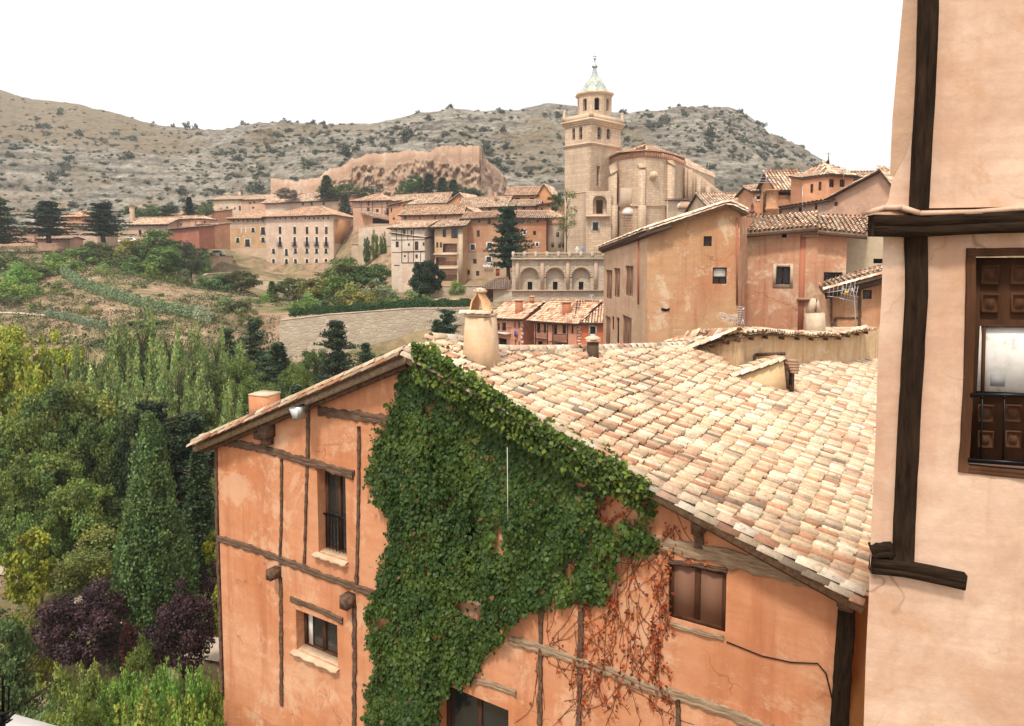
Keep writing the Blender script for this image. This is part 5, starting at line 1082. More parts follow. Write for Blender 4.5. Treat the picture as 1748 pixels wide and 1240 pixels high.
# ================================================================== arcaded terrace with balustrade
ar = thing('arcade_terrace', 'stone terrace wall with three blind brick arches and a balustrade', 'terrace', G(950, 545, 100)); Ya_ = 100
Wa = Wall(V(GX(874, Ya_), Ya_, 0), (1, .015, 0)); Wa.P = V(GX(874, Ya_), Ya_, 0)
ARS = masonry('arcade_stone', (.40, .33, .25), (.52, .44, .34), (.44, .34, .25), 1.6, .04); BRK = plaster('arcade_brick', (.46, .32, .23), (.54, .40, .30), None, 2, .4, .03)
u1 = Wa.uz(1034, 440)[0]; arches = []
hs_ = [Wa.rect(x_, 477, 32, 38) for x_ in (904, 947.5, 992)]
mb = MB(); zt_a = Wa.pt(900, 441)[2]; zb_a = Wa.pt(900, 560)[2]; wall_sheet(mb, Wa, [(0, zt_a), (u1, zt_a)], zb_a, hs_, .8)
for h in hs_:
    m_ = (h[0] + h[1]) / 2; r = (h[1] - h[0]) / 2; zc = Wa.pt(900, 470)[2]
    for sgn in (-1, 1): mb.prism([Wa.at(m_ + sgn * r, h[3], -.03)] + [Wa.at(m_ + sgn * r * math.cos(t), h[3] - r + r * math.sin(t), -.03) for t in np.linspace(0, math.pi / 2, 8)], -Wa.n * .75)
mb.quad(Wa.at(0, zt_a), Wa.at(u1, zt_a), Wa.at(u1, zt_a) + V(0, 14, 0), Wa.at(0, zt_a) + V(0, 14, 0)); mb.quad(Wa.at(0, zb_a), Wa.at(0, zb_a) + V(0, 14, 0), Wa.at(0, zt_a) + V(0, 14, 0), Wa.at(0, zt_a))
mb.build('wall', ARS, ar)
for h in hs_:
    m_ = (h[0] + h[1]) / 2; mb = MB(); wd = .5
    Wi = Wall(Wa.P - Wa.n * .8, Wa.d); Wi.P = Wa.P - Wa.n * .8; Wi.d = Wa.d; Wi.n = Wa.n; hh = (m_ - .1 + .3 - wd / 2 - .2, m_ + .3 + wd / 2 - .1, h[2] + .0, h[2] + 1.25); Wi_top = [(h[0], h[3]), (h[1], h[3])]
    wall_sheet(mb, Wi, Wi_top, h[2], [hh], .5); nb = mb.build('niche_back', ARS, ar); mb = MB(); mb.quad(Wi.at(hh[0], hh[2], -.5), Wi.at(hh[1], hh[2], -.5), Wi.at(hh[1], hh[3], -.5), Wi.at(hh[0], hh[3], -.5)); mb.build('niche_opening', M['dark'], nb)
    mb = MB(); r = (h[1] - h[0]) / 2; zc = h[3] - r; n_ = 14
    for i in range(n_):
        t0, t1_ = math.pi * i / n_, math.pi * (i + .93) / n_; P_ = lambda t, rr: Wa.at(m_ + rr * math.cos(t), zc + rr * math.sin(t), .03); mb.prism([P_(t0, r), P_(t0, r + .32), P_(t1_, r + .32), P_(t1_, r)], Wa.n * .06)
    mb.build('arch_brick', BRK, ar)['kind'] = 'stuff'
for x_ in (883, 925.5, 969, 1017): band(Wa, x_ - 3, x_ + 3, 443, 494, BRK, ar, .12, 'pilaster', .12)
band(Wa, 866, 1034, 495, 497, BRK, ar, .25, 'ledge', .25); band(Wa, 872, 1034, 440.5, 443.5, ARS, ar, .25, 'cornice', .3)
for i in range(9):
    x_ = 876 + i * 19.3; band(Wa, x_ - 2.4, x_ + 2.4, 429.5, 441, ARS, ar, -.1, 'balustrade_post', .25)
    if i < 8:
        mb = MB(); 
        for j in range(5):
            p_ = Wa.pt(x_ + 3.6 + j * 3.3, 440, -.1); mb.lathe(p_, [(.07, 0), (.12, .2), (.05, .45), (.07, .62)], 6)
        mb.build('balusters', ARS, ar)
band(Wa, 874, 1034, 431.5, 433.8, ARS, ar, -.1, 'handrail', .18)
# two visitors leaning on the balustrade (tiny in the photo): continuous little figures
def figure(label, px, py_feet, Y, shirt, face=1):
    b = G(px, py_feet, Y); t = thing('person', label, 'person', b); me_ = bpy.data.meshes.new('body')
    J = [(0, 0, .92), (0, 0, 1.18), (0, .02, 1.42), (0, .03, 1.56), (0, .04, 1.68), (.10, 0, .88), (.11, -.02, .48), (.12, .02, .06), (.12, -.08, .03), (-.10, 0, .88), (-.11, -.02, .48), (-.12, .02, .06), (-.12, -.08, .03), (.19, .01, 1.40), (.25, -.06, 1.14), (.20, -.26, 1.05), (-.19, .01, 1.40), (-.25, -.06, 1.14), (-.20, -.26, 1.05)]
    E = [(0, 1), (1, 2), (2, 3), (3, 4), (0, 5), (5, 6), (6, 7), (7, 8), (0, 9), (9, 10), (10, 11), (11, 12), (2, 13), (13, 14), (14, 15), (2, 16), (16, 17), (17, 18)]
    R = [.14, .14, .15, .06, .10, .09, .065, .05, .04, .09, .065, .05, .04, .06, .045, .04, .06, .045, .04]
    me_.from_pydata([tuple(V(*j)) for j in J], E, []); o = link_mesh(me_, 'body', t); me_.materials.append(shirt)
    md = o.modifiers.new('skin', 'SKIN'); 
    for i, r in enumerate(R): me_.skin_vertices[0].data[i].radius = (r, r * .8); me_.skin_vertices[0].data[i].use_root = (i == 0)
    o.modifiers.new('sub', 'SUBSURF').levels = 1; me_.update(); return t
try:
    for lab, px_, col_ in (('small visitor in a white shirt behind the terrace balustrade', 985, (.6, .6, .62)), ('small visitor in a blue shirt leaning on the terrace balustrade', 995, (.15, .22, .4))):
        figure(lab, px_, 440, 101.0, flat('shirt', col_, .9))
except Exception as ex: print('figure failed', ex)
# ================================================================== the palace on the left of the town
PAL = wmat('palace_cream', (.62, .45, .345)); PALO = wmat('palace_ochre', (.55, .34, .18)); PALB = wmat('palace_base', (.57, .42, .30)); PALS = wmat('palace_orange', (.55, .27, .13))
wins = []
for x, y, w_, h_ in ((416, 397, 7, 13), (432, 393.5, 5.5, 8), (449, 395, 7, 13), (406, 411, 5.5, 9), (422.5, 415.5, 8, 13), (449, 410.5, 6, 9)): wins.append((x, y, w_, h_, 'wS'))
for x in (398.5, 407, 415, 423, 432, 440, 449): wins.append((x, 377, 2.6, 3.4, 'dark'))
left_w, wins = wins, []
for x in (470, 478, 487, 498, 506, 521, 528, 536, 543.5, 552, 560): wins.append((x, 373, 2.8, 3.4, 'dark'))
for x in (478, 503, 524, 540.7, 557): wins += [(x, 393, 4.5, 14, 'w'), (x, 412.5, 4.5, 15, 'balconyS')]
for x in (467, 489, 504.5, 524, 540.5, 556.6): wins += [(x, 429.5 + (2 if x == 489 else 0), 4.8, 9 if x != 489 else 12, 'wS'), (x, 447.5, 4.8, 9.5, 'wS')]
house('left ochre wing of the long palace with scattered white framed windows', (394, 193), (455, 190.5), 373, 462, 16, PAL, 'hip', 2.6, .9, left_w, name='palace_wing', cat='palace', frontmat=PALB, bands=[(394.5, 428, 391, 424, PALO), (428, 454, 384, 424, PALO)], tint=(1, .9, .82))
t, W, WR, _ = house('long cream palace with five bays of arched windows and little balconies', (455, 189.5), (570, 185.5), 370, 472, 17, PAL, 'hip', 2.9, .9, wins, [(579.5, 390, 4, 9, 'w'), (588, 390.5, 4, 8, 'w'), (578.5, 410.5, 4, 9, 'w'), (587, 410.5, 4, 9, 'w'), (580, 429.5, 4, 10, 'wS'), (588, 429.5, 4, 10, 'wS')], name='palace', cat='palace', bands=[(455.5, 569.5, 424, 472, PALB)], side=(.16, 1), eaveB=366.5, tint=(1, .88, .8))
band(WR, 571, 599, 374, 417, PALS, t, .02, 'wall_band', .02)
for x in (478, 503, 524, 540.7, 557): disc(W.pt(x, 387.5, .04), .38, M['white'], t, 'arch_head', 10, True, .03)
# ------------------------------------------------------------------ houses behind and around it
CR = wmat('cream_band', (.66, .54, .36))
house('tall cream house with small balconies at the left end of the upper row', (366, 226), (415, 224), 341, 398, 12, CREAM, 'mono', 1.6, .8, [(377, 357, 2.5, 5), (388, 359, 3.5, 12), (401, 356, 2.5, 4), (409.5, 356, 3.5, 8), (381.7, 374, 4, 11, 'balcony'), (381, 388, 3, 6)], bands=[(367, 414, 343, 350, CR)], chim=[(409, 330, 4, 5)])
house('pink house joined to the tall cream one in the upper row', (415, 224), (455, 222), 341, 398, 12, PINK, 'mono', 1.8, .7, [(427, 347, 3, 4), (434, 346, 3, 4), (432, 355, 4, 3)])
house('long pale house under a dark eave above the palace roof', (455, 218), (579, 213), 346, 385, 12, CREAM, 'mono', 3.0, 1.0, [(517, 347.5, 3.5, 7), (532, 347.5, 3.5, 7), (552.5, 346.5, 4, 8)], eaveB=340, chim=[(497, 328, 4, 4), (512, 327, 4, 4)])
house('small pinkish house end between the long pale house and the town', (579, 212), (603, 210), 335, 372, 8, ROSE, 'mono', .8, .4, [(596, 336, 3, 3, 'dark')])
t, W, WR, _ = house('timbered pink house with a tall balcony under a broad roof', (604, 171), (664, 169), 343, 386, 10, PINK, 'hip', 2.0, .7, [(613, 345, 2.5, 3), (629, 347, 3.4, 9), (628.7, 359.5, 4.4, 9, 'balcony'), (644, 345, 2.5, 3), (644, 360, 4.5, 5.5), (661, 346, 3, 8), (662, 360, 5, 10, 'balcony')], tint=(1, .92, .85))
for pts in ([(604, 354), (664, 353.5)], [(617, 343), (617, 366)], [(636, 343), (636, 368)], [(652, 343), (652, 370)]): line(W, pts, .6, t)
house('orange house behind the timbered one with its roof running right', (664, 174), (700, 172), 343, 372, 9, ORANGE, 'mono', 1.6, .6)
t = thing('shed_roof', 'lean-to with a dark open front under a slanting tile roof', 'shed', G(640, 385, 160))
Wq = quadwall(t, 616, 161, 637, 160, 364, 370, ZY(392, 160), ORANGE); mb = MB(); mb.quad(G(636, 372, 162), G(664, 374, 162), G(664, 382, 162), G(636, 382, 162)); mb.build('opening', M['dark'], t)
roof([[G(614, 364, 159), G(665, 377, 159), G(667, 370, 163), G(618, 359, 163)]], t, thick=.12)
t, W, WR, _ = house('stepped ochre house with a long ridge roof in the middle of the town', (688, 156), (760, 154), 349, 392, 9, OCHRE, 'mono', 2.4, .6, [(702.5, 354.5, 4, 4.5), (719.5, 353.5, 4, 4), (737, 353.5, 4, 4)], bands=[(700, 754, 351, 360, CREAM)], eaveB=345)
house('narrow orange house with a small window left of the stepped houses', (665, 158), (688, 155), 351, 402, 8, ORANGE, 'shed', 1.8, .5, [(672, 373.5, 4, 4), (668, 359, 2.5, 8)], eaveB=345)
house('gable end with a dark opening to the right of the long ridge roof', (758, 153), (806, 150), 352, 372, 7, ORANGE, 'gable_y', 2.6, .4, [(788, 339, 7, 9, 'dark')], ridge=.6)
house('house with a broad pale roof and small windows above the white timbered house', (686, 140), (792, 138), 367, 402, 9, ROSE, 'mono', 2.0, .6, [(717, 372.5, 2.6, 5), (742.5, 371.5, 3, 5), (761, 371, 3, 5), (692, 372, 4, 5)], eaveB=364.5, tint=(1, .93, .86))
house('gabled stub with a timber verge right of the broad pale roof', (792, 139), (816, 138), 368, 386, 6, PINK, 'gable_y', 1.6, .4, ridge=.25)
# white half-timbered house
TB = flat('house_timber', (.13, .055, .035), .9)
t, W, WR, _ = house('white half-timbered house with red timbers on the slope', (668, 121), (725, 119), 389, 512, 8, PALE, 'mono', 1.2, .6, [(690, 396.5, 5, 10), (702.5, 397.5, 3, 8), (678, 417.5, 5.5, 10), (698, 418, 3, 5), (711, 420, 6.5, 15), (723, 417, 3, 6), (691, 437.5, 3, 3.6), (711, 438, 4, 7), (711, 484, 4, 9)], bands=[(686, 725, 452, 511, CREAM)])
for pts, w_ in (([(668.5, 410), (725, 409)], .9), ([(686, 430), (725, 429)], 1.6), ([(686, 449), (725, 448)], 1.2), ([(686, 390), (686, 449)], .8), ([(696, 390), (696, 409)], .6), ([(706, 390), (706, 409)], .8), ([(706, 410), (706, 448)], .5), ([(718, 430), (718, 448)], .7), ([(669, 431), (686, 431)], .7), ([(677, 390), (677, 409)], .6), ([(673, 453), (682, 453)], 1), ([(697, 430), (697, 448)], .5)): line(W, pts, w_, t, TB)
house('narrow white wing angled off the half-timbered house', (725, 119.5), (742, 124), 406, 470, 6, PALE, 'shed', .8, .5, [(732, 417, 1.8, 7), (736.5, 417, 1.8, 7)], eaveB=403)
house('low roofed penthouse with a dark loggia above the half-timbered house', (714, 125), (742, 125), 387, 404, 6, ROSE, 'mono', .8, .5, [(731, 392, 17, 12, 'loggia')])
t, W, WR, _ = house('ochre house with stacked open loggias and a dark ground floor', (742, 120), (790, 119), 388, 488, 8, OCHRE, 'mono', 1.3, .8, [(758.5, 398.5, 6, 13), (776, 398.5, 11, 17, 'w'), (742.5, 418, 0.1, 0.1), (746.5, 418.5, 3.5, 9), (752.8, 418.5, 3.5, 9), (768, 423.5, 24, 15, 'loggia', PINK), (762, 446.5, 36, 14, 'loggia', ROSE), (765, 470, 30, 20, 'loggia', BROWN)], eaveB=384)
band(W, 741, 781, 433, 436, CREAM, t, .2, 'floor_slab', .25); band(W, 741, 781, 457, 459.5, PALE, t, .2, 'floor_slab', .25); band(W, 782, 790.5, 388, 486, TAN, t, .02, 'wall_band', .04)
# tall brown house with many windows, running on to the round tower
t, W, WR, _ = house('tall brown-red house with laundry under one white framed window', (792, 122), (872, 121), 374, 492, 9, wmat('brownred', (.50, .27, .16)), 'mono', 1.2, .7, [(818, 378.5, 4, 4), (835, 379, 6, 7), (816.5, 399, 5, 11), (807, 422.5, 7, 9, 'wS'), (836, 420, 8, 10, 'wS'), (795.5, 447, 3, 4), (810.5, 446.5, 6, 8), (834.5, 443.5, 8, 9, 'wS'), (799.5, 465.5, 5, 8), (815.5, 467, 5.5, 8), (849.6, 465.5, 6.5, 12, 'door'), (860, 446, 4, 6)], eaveB=369, bands=[(793, 871, 432, 490, wmat('brownbase', (.52, .37, .25)))], tint=(1, .9, .84))
ln = MB()
for i in range(8): c = W.pt(825.5 + i * 1.9, 452 + (i % 3), .45); ln.box(c - Z * .25, V(.085, 0, 0), V(0, .01, 0), Z * (.22 + .06 * (i % 2)))
ln.bar(W.pt(824, 450, .45), W.pt(841, 450, .45), .02, .02); lo = ln.build('laundry', flat('laundry_white', (.75, .75, .78), .9)); props(lo, 'row of white laundry drying on a line under a window', 'laundry')
t, W, WR, _ = house('reddish house with white window frames between cedar and round tower', (872, 121), (932, 120), 371, 448, 9, wmat('redbrown2', (.46, .23, .13)), 'mono', 1.3, .7, [(895.5, 396.5, 4, 7, 'wS'), (912.5, 398, 5, 7, 'w'), (917, 418, 4, 6, 'wS'), (918, 378, 4, 4), (882, 379, 4, 6), (897, 419, 3, 4)], eaveB=372)
tr = thing('round_tower', 'cream round corner tower with a brick corbel band and conical tile roof', 'tower', G(948, 440, 122)); q = 120 / F; c = G(949, 440, 122.5)
mb = MB(); zz = lambda py: ZY(py, 120) - c[2]; mb.lathe(c, [(19.5 * q, -1), (18.5 * q, zz(384)), (19.2 * q, zz(381)), (19.2 * q, zz(372))], 20); mb.build('wall', CREAM, tr, smooth=False)
mb = MB()
for i in range(18):
    t_ = -math.pi * (i + .5) / 18; p = c + V(19.6 * q * math.cos(t_), 19.6 * q * math.sin(t_), (zz(377) + zz(384)) / 2); mb.box(p, V(-math.sin(t_), math.cos(t_), 0) * .11, V(math.cos(t_), math.sin(t_), 0) * .08, Z * .34)
mb.build('corbel_brick', flat('corbel', (.42, .17, .10), .95), tr)['kind'] = 'stuff'
for x_, y_ in ((950.5, 400.5), (942, 418.5), (960.5, 418.5), (954, 419)):
    a_ = math.asin(max(-1, min(1, (x_ - 949) / 19.5))); p = c + V(19.1 * q * math.sin(a_), -19.1 * q * math.cos(a_), ZY(y_, 120.5) - c[2]); mb = MB(); mb.box(p, V(math.cos(a_), math.sin(a_), 0) * .22, V(-math.sin(a_), math.cos(a_), 0) * .03, Z * .42); mb.build('window', M['glass'], tr)
rc = [c + V(22 * q * math.cos(t_), 22 * q * math.sin(t_), zz(371.5)) for t_ in np.linspace(-math.pi * 1.1, math.pi * .1, 11)]; ap_ = c + V(-1.2, 1, zz(357))
roof([[rc[i], rc[i + 1], ap_] for i in range(10)], tr, thick=.1)
house('pink upper house with paired windows behind the cedar top', (786, 146), (862, 144), 354, 382, 9, PINK, 'mono', 2.2, .7, [(836, 359, 6, 10), (852, 358.5, 7, 11), (802, 359, 4, 5)], eaveB=351.5, chim=[(846, 333, 4, 6)])
house('rose house with a satellite dish wall right of the paired windows', (862, 144), (918, 143), 352, 384, 8, ROSE, 'mono', 1.4, .6, [(894, 355, 5, 6), (898, 362, 3, 5), (915, 356, 3, 8)])
house('orange house with two dark slots and gabled end above the rose house', (864, 150), (917, 148.5), 333.5, 352, 9, ORANGE, 'mono', 2.0, .5, [(883, 340.5, 9, 4.5, 'dark'), (908, 340, 8, 4.5, 'dark')], tint=(1, .88, .8))
house('bright orange gable end beside the two dark slots', (917, 148.4), (941, 147.5), 333, 356, 8, PALS, 'gable_y', 2.2, .4, ridge=.5)
house('low house with a long pale roof in front of the tower tree', (918, 138), (962, 137), 352, 384, 7, ROSE, 'shed', .4, .5, [(943, 357, 3, 5), (925, 357, 3, 4)], eaveB=343)
# far left houses
house('small villa with pyramid roof between two cedars', (113, 172), (145, 171), 370, 402, 7, ORANGE, 'hip', 1.6, .6, [(131, 374, 2.6, 4), (136, 374, 2.6, 4)], tint=(1, .82, .72))
house('cream lower block standing in front of the small villa', (122, 166), (168, 165), 387, 420, 7, CREAM, 'shedf', .6, .6, [])
house('low pinkish house glimpsed behind the leftmost trees', (0, 168), (60, 168), 395, 420, 7, PINK, 'mono', .9, .6)
house('low wall-like house between the two cedar trunks', (66, 158), (120, 158), 408, 424, 5, PINK, 'mono', .5, .4)
house('long pinkish barn with a pale roof and a tall thin chimney', (221, 168), (288, 166), 383, 432, 9, wmat('barn', (.56, .40, .30)), 'mono', 1.7, .7, [(239, 397, 5, 8), (262, 396, 4, 6)], chim=[(225.5, 366, 6, 22)])
house('low pink house with two small windows beside the barn', (289, 170), (326, 169), 374.5, 400, 7, PINK, 'mono', .9, .5, [(302, 383.5, 3, 4), (309, 383.5, 3, 4)])
house('house with a pale pink roof behind the dark cypress', (281, 185), (318, 184), 367, 385, 8, PINK, 'mono', 1.2, .5)
house('long red shed with a pale roof above the hillside trees', (288, 163), (341, 160), 392, 414, 5, wmat('shedred', (.36, .14, .09)), 'shed', .5, .6, eaveB=387)
house('small orange house with a dark door beside the road', (337, 165), (362, 164), 384, 414, 7, ORANGE, 'shed', .6, .3, [(352.5, 400, 4, 14, 'dark'), (349, 379.5, 3, 4)], bands=[(344, 361, 389, 392, CREAM)])
house('slim pink house with a small cube top left of the road', (326, 168), (345, 167), 374, 400, 5, PINK, 'hip', .8, .4, [(334, 380, 2, 4)])
house('orange house half hidden behind the tall cream one', (350, 200), (368, 199), 362, 396, 8, ORANGE, 'shed', 1.2, .4)

# ================================================================== retaining walls, terraces, road
def walling(label, pts, Y, bot, m_, th=.6, name='retaining_wall', cat='wall', batter=0):
    """pts = [(px, py_top, Y)], bottom photo row bot"""
    top = [G(x, y, Y_) for x, y, Y_ in pts]; t = thing(name, label, cat, V(top[0][0], top[0][1], ZY(bot, pts[0][2])))
    mb = MB(); 
    for (a, b, pa, pb) in zip(top[:-1], top[1:], pts[:-1], pts[1:]):
        n_ = max(2, int(np.linalg.norm(b - a) / 1.0)); 
        for i in range(n_):
            p, q_ = a + (b - a) * i / n_, a + (b - a) * (i + 1) / n_; zb_1 = ZY(bot, pa[2]) - 1
            jz = .10 * math.sin(i * 1.9) if n_ > 4 else 0; mb.quad(V(p[0], p[1] - batter, zb_1), V(q_[0], q_[1] - batter, zb_1), q_, p)
            mb.quad(p, q_, q_ + V(0, th, .02), p + V(0, th, .02))
        mb.quad(V(a[0], a[1] + th, ZY(bot, pa[2]) - 1), V(b[0], b[1] + th, ZY(bot, pa[2]) - 1), b + V(0, th, .02), a + V(0, th, .02))
    mb.build('wall_face', m_, t)
    mb = MB()
    for a, b in zip(top[:-1], top[1:]): mb.bar(a + V(0, th / 2, .06), b + V(0, th / 2, .06), th + .12, .12)
    mb.build('coping', M['copst'], t); return t
M['copst'] = plaster('coping_stone', (.50, .40, .29), (.60, .49, .37), None, 1, .4, .04)
RW = masonry('big_retaining', (.38, .30, .215), (.49, .40, .30), (.41, .325, .235), 1.2, .05); RW2 = masonry('road_wall_stone', (.50, .38, .26), (.60, .48, .35), (.46, .35, .25), 1.1, .05)
walling('long plain retaining wall below the green hedge', [(478, 548, 93), (560, 538, 94), (640, 532, 95), (705, 527.5, 96), (806, 527.5, 97), (850, 526, 97)], 95, 640, RW, batter=1.2)
walling('stone road wall beside the palace', [(322, 437, 168), (360, 437, 170), (394, 437, 178), (396, 440, 186)], 170, 474, RW2)
walling('lower stepped stone wall under the road', [(292, 476, 150), (345, 472, 150), (352, 468, 152), (394, 466, 160)], 150, 500, RW2)
walling('pale stone terrace wall below the palace', [(428, 478, 160), (470, 480, 158), (520, 479, 156)], 158, 508, RW2)
walling('rough brown masonry footing directly under the long palace', [(420, 462, 186), (455, 466, 184), (500, 470, 182), (540, 468, 181), (572, 460, 181)], 184, 500, masonry('palace_footing', (.36, .24, .15), (.50, .36, .24), (.42, .30, .2), .9, .08))
walling('smooth tan wall stepping down right of the palace', [(600, 417, 158), (640, 418, 150), (668, 420, 146)], 150, 455, TAN)
walling('pale upper garden wall between palace and timbered house', [(612, 388, 150), (640, 386, 150), (668, 384, 150)], 150, 412, CREAM)
walling('grey stone garden wall under the dark round bush', [(735, 489, 112), (800, 489, 112), (826, 488, 110)], 112, 522, STONE)
walling('second low stone wall above the hedge', [(740, 513, 103), (812, 512, 103)], 103, 528, STONE)
walling('pale plaster wall below the dark ramp roof', [(842, 494, 104), (880, 494, 103)], 103, 545, wmat('palewall2', (.50, .42, .33)))
walling('low cream wall in front of the white timbered house', [(664, 507, 114), (735, 507, 114)], 114, 516, CREAM, .3)
t = thing('ramp_roof', 'dark grey tiled ramp roof below the cedar', 'roof', G(850, 495, 104))
roof([[G(822, 492, 103), G(872, 493, 103), G(868, 472, 108), G(846, 476, 108)]], t, far=True, tk=dict(pal=np.array([(.16, .13, .11), (.22, .18, .15)]), wts=[.5, .5]))
mb = MB(); mb.quad(G(815, 490, 104), G(824, 490, 104), G(824, 520, 104), G(815, 520, 104)); mb.quad(G(824, 490, 104), G(846, 476, 109), G(846, 520, 109), G(824, 520, 104)); mb.build('wall', BROWN, t)
# guard rail and car on the road
mb = MB(); a, b = G(326, 431, 171), G(352, 432, 171); mb.bar(a, b, .06, .12)
for i in range(4): p = a + (b - a) * i / 3; mb.bar(p, p - Z * .9, .08, .08)
props(mb.build('guard_rail', M['white']), 'white guard rail along the little road', 'railing')
def car(label, px, py, Y, col, yaw=0, L=4.1):
    b = G(px, py, Y); t = thing('parked_car', label, 'car', b); cy, sy = math.cos(yaw), math.sin(yaw); X = lambda x, y, z: b + V(x * cy - y * sy, x * sy + y * cy, z)
    side = [(-2.0, .32), (-2.05, .62), (-1.95, .82), (-1.15, .92), (-.55, 1.38), (.75, 1.42), (1.45, .98), (1.98, .88), (2.05, .60), (2.0, .32)]
    mb = MB(); mb.prism([X(x * L / 4.1, -.82, z) for x, z in side], X(0, 1.64, 0) - b); mb.build('body', flat('car_paint', col, .25, 0, .5), t)
    mb = MB(); gl = [(-1.05, .95), (-.52, 1.32), (.70, 1.36), (1.32, 1.0)]; mb.prism([X(x, -.83, z) for x, z in gl], X(0, 1.66, 0) - b); mb.build('side_window', M['glass'], t)
    for sx in (-1.28, 1.28):
        for sy_ in (-.8, .8):
            mb = MB(); n_ = 12; mb.prism([X(sx + .32 * math.cos(2 * math.pi * i / n_), sy_ - .1, .32 + .32 * math.sin(2 * math.pi * i / n_)) for i in range(n_)], X(0, .2, 0) - b); mb.build('wheel', flat('tyre', (.02, .02, .02), .9), t)
    for sy_ in (-.55, .55): mb = MB(); mb.box(X(-2.03, sy_, .68), X(.03, 0, 0) - b, X(0, .16, 0) - b, Z * .07); mb.build('headlight', M['metal'], t)
car('white car parked behind the stone road wall', 371, 437.5, 171, (.75, .76, .78))
car('small pale car between the hillside trees', 221, 417, 150, (.7, .7, .7), .2)
# ================================================================== orange terraced houses behind the roof
OR1 = wmat('terrace_orange', (.60, .22, .11)); OR2 = wmat('terrace_red', (.54, .15, .07)); ORP = wmat('terrace_pink', (.68, .31, .20)); QU = flat('quoin', (.60, .44, .32), .95)
def quoins(W, x, y0, y1, t, n_=9, w_=5):
    mb = MB()
    for i in range(n_): y = y0 + (y1 - y0) * (i + .5) / n_; mb.box(W.pt(x + (1 if i % 2 else -1) * .8, y, .03), W.d * (w_ * .5 * W.pt(x, y)[1] / F), W.n * .04, Z * ((y1 - y0) / n_ * .36 * W.pt(x, y)[1] / F))
    mb.build('quoins', QU, t)
t, W, WR, _ = house('orange terraced house with two balconies behind the big chimney', (838, 92), (892, 86), 541, 640, 9, ORP, 'mono', 1.6, .7, [(851, 558, 4, 12), (860, 558, 7, 14, 'w'), (879, 554, 2.5, 12), (886, 554, 2.5, 12), (880, 586, 3, 10), (886, 588, 2.5, 10), (858, 585, 14, 14, 'loggia')], eaveB=542, side=(.62, 1), tint=(1.1, 1.0, .94), chim=[(886, 521, 13, 15), (908, 510, 8, 5)], zbot=-15)
band(W, 849, 873, 567, 569, M['white'], t, .45, 'balcony_slab', .45); quoins(W, 891, 545, 610, t)
mb = MB()
for i in range(12): x = 850 + i * 2; mb.tube([W.pt(x, 560, .9), W.pt(x, 567, .9)], .025, 4)
mb.bar(W.pt(849, 560, .9), W.pt(873, 560, .9), .05, .05); mb.build('railing', M['iron'], t)
mb = MB(); c = W.pt(880, 570, .3); mb.box(c, W.d * .28, W.n * .02, Z * .38); props(mb.build('laundry', flat('blue_cloth', (.10, .09, .28), .9)), 'dark blue cloth hanging from the orange terraced house', 'laundry')
t, W, WR, _ = house('orange terraced house with dark iron balconies and stone quoins', (912, 85), (985, 80.5), 545, 640, 9, ORP, 'mono', 2.0, .7, [(919, 560, 6, 18), (930, 560, 4, 18), (948, 560, 6, 22), (963, 560, 6, 20), (922, 592, 8, 18, 'loggia'), (955, 594, 14, 16, 'loggia'), (977, 563, 3.5, 14)], eaveB=549, side=(.75, 1), tint=(1.1, 1.0, .94), chim=[(967, 524, 14, 15)], zbot=-15, frontmat=ORP)
for x0, x1, y in ((913, 935, 576), (943, 969, 582)):
    band(W, x0, x1, y + 1, y + 3, M['eave_dark'], t, .45, 'balcony_slab', .45); mb = MB(); n_ = int((x1 - x0) / 1.6)
    for i in range(n_ + 1): x = x0 + (x1 - x0) * i / n_; mb.tube([W.pt(x, y - 11, .9), W.pt(x, y + 1, .9)], .03, 4)
    mb.bar(W.pt(x0, y - 11, .9), W.pt(x1, y - 11, .9), .06, .06); mb.build('railing', M['iron'], t)
for x in (914, 935, 944, 969): line(W, [(x, 546), (x, 600)], 1.2, t, TB)
t, W, WR, _ = house('bright red-orange house end with one framed window and pale quoins', (985, 80.6), (1034, 80), 549, 640, 9, OR2, 'mono', 1.9, .6, [(1012, 564, 9, 13, 'wS')], eaveB=549, tint=(1.0, .9, .84), zbot=-15)
quoins(W, 989, 550, 600, t, 10, 6)
# ================================================================== ruined castle on its rock
CW = plaster('castle_wall', (.42, .26, .17), (.52, .345, .245), (.28, .16, .11), .10, .6, .15, (.56, .42, .31), .25, .7)
rk_m, rn, rp_ = mat('castle_rock'); f1 = noise(rn, .16, 10, .78, coords(rn, (1, 1, 1.2)), .4); f2 = noise(rn, .8, 9, .8, coords(rn, (1, 1, 1.6)), .8)
c_ = mix(rn, .5, ramp(rn, f1, [(.38, (.22, .13, .085)), (.5, (.38, .235, .15)), (.62, (.42, .33, .25))]), ramp(rn, f2, [(.40, (.13, .08, .055)), (.5, (.38, .25, .17)), (.62, (.52, .39, .28))]))
rn.links.new(c_, rp_.inputs['Base Color']); rp_.inputs['Roughness'].default_value = .95; bump(rn, rp_, f2, .6, .3)
cz = [(462, 303, 234), (500, 309, 232), (545, 304, 231), (556, 291, 230), (575, 284, 229), (585, 284, 229), (600, 272, 228), (630, 263, 227), (672, 262, 226), (700, 258, 225), (735, 260, 224), (745, 251, 224), (775, 249, 224), (818, 250, 224), (823, 268, 227), (845, 288, 236), (858, 300, 242), (864, 330, 246)]
cst = thing('castle_ruin', 'ruined reddish castle wall crowning the rock above the town', 'castle', G(700, 330, 226))
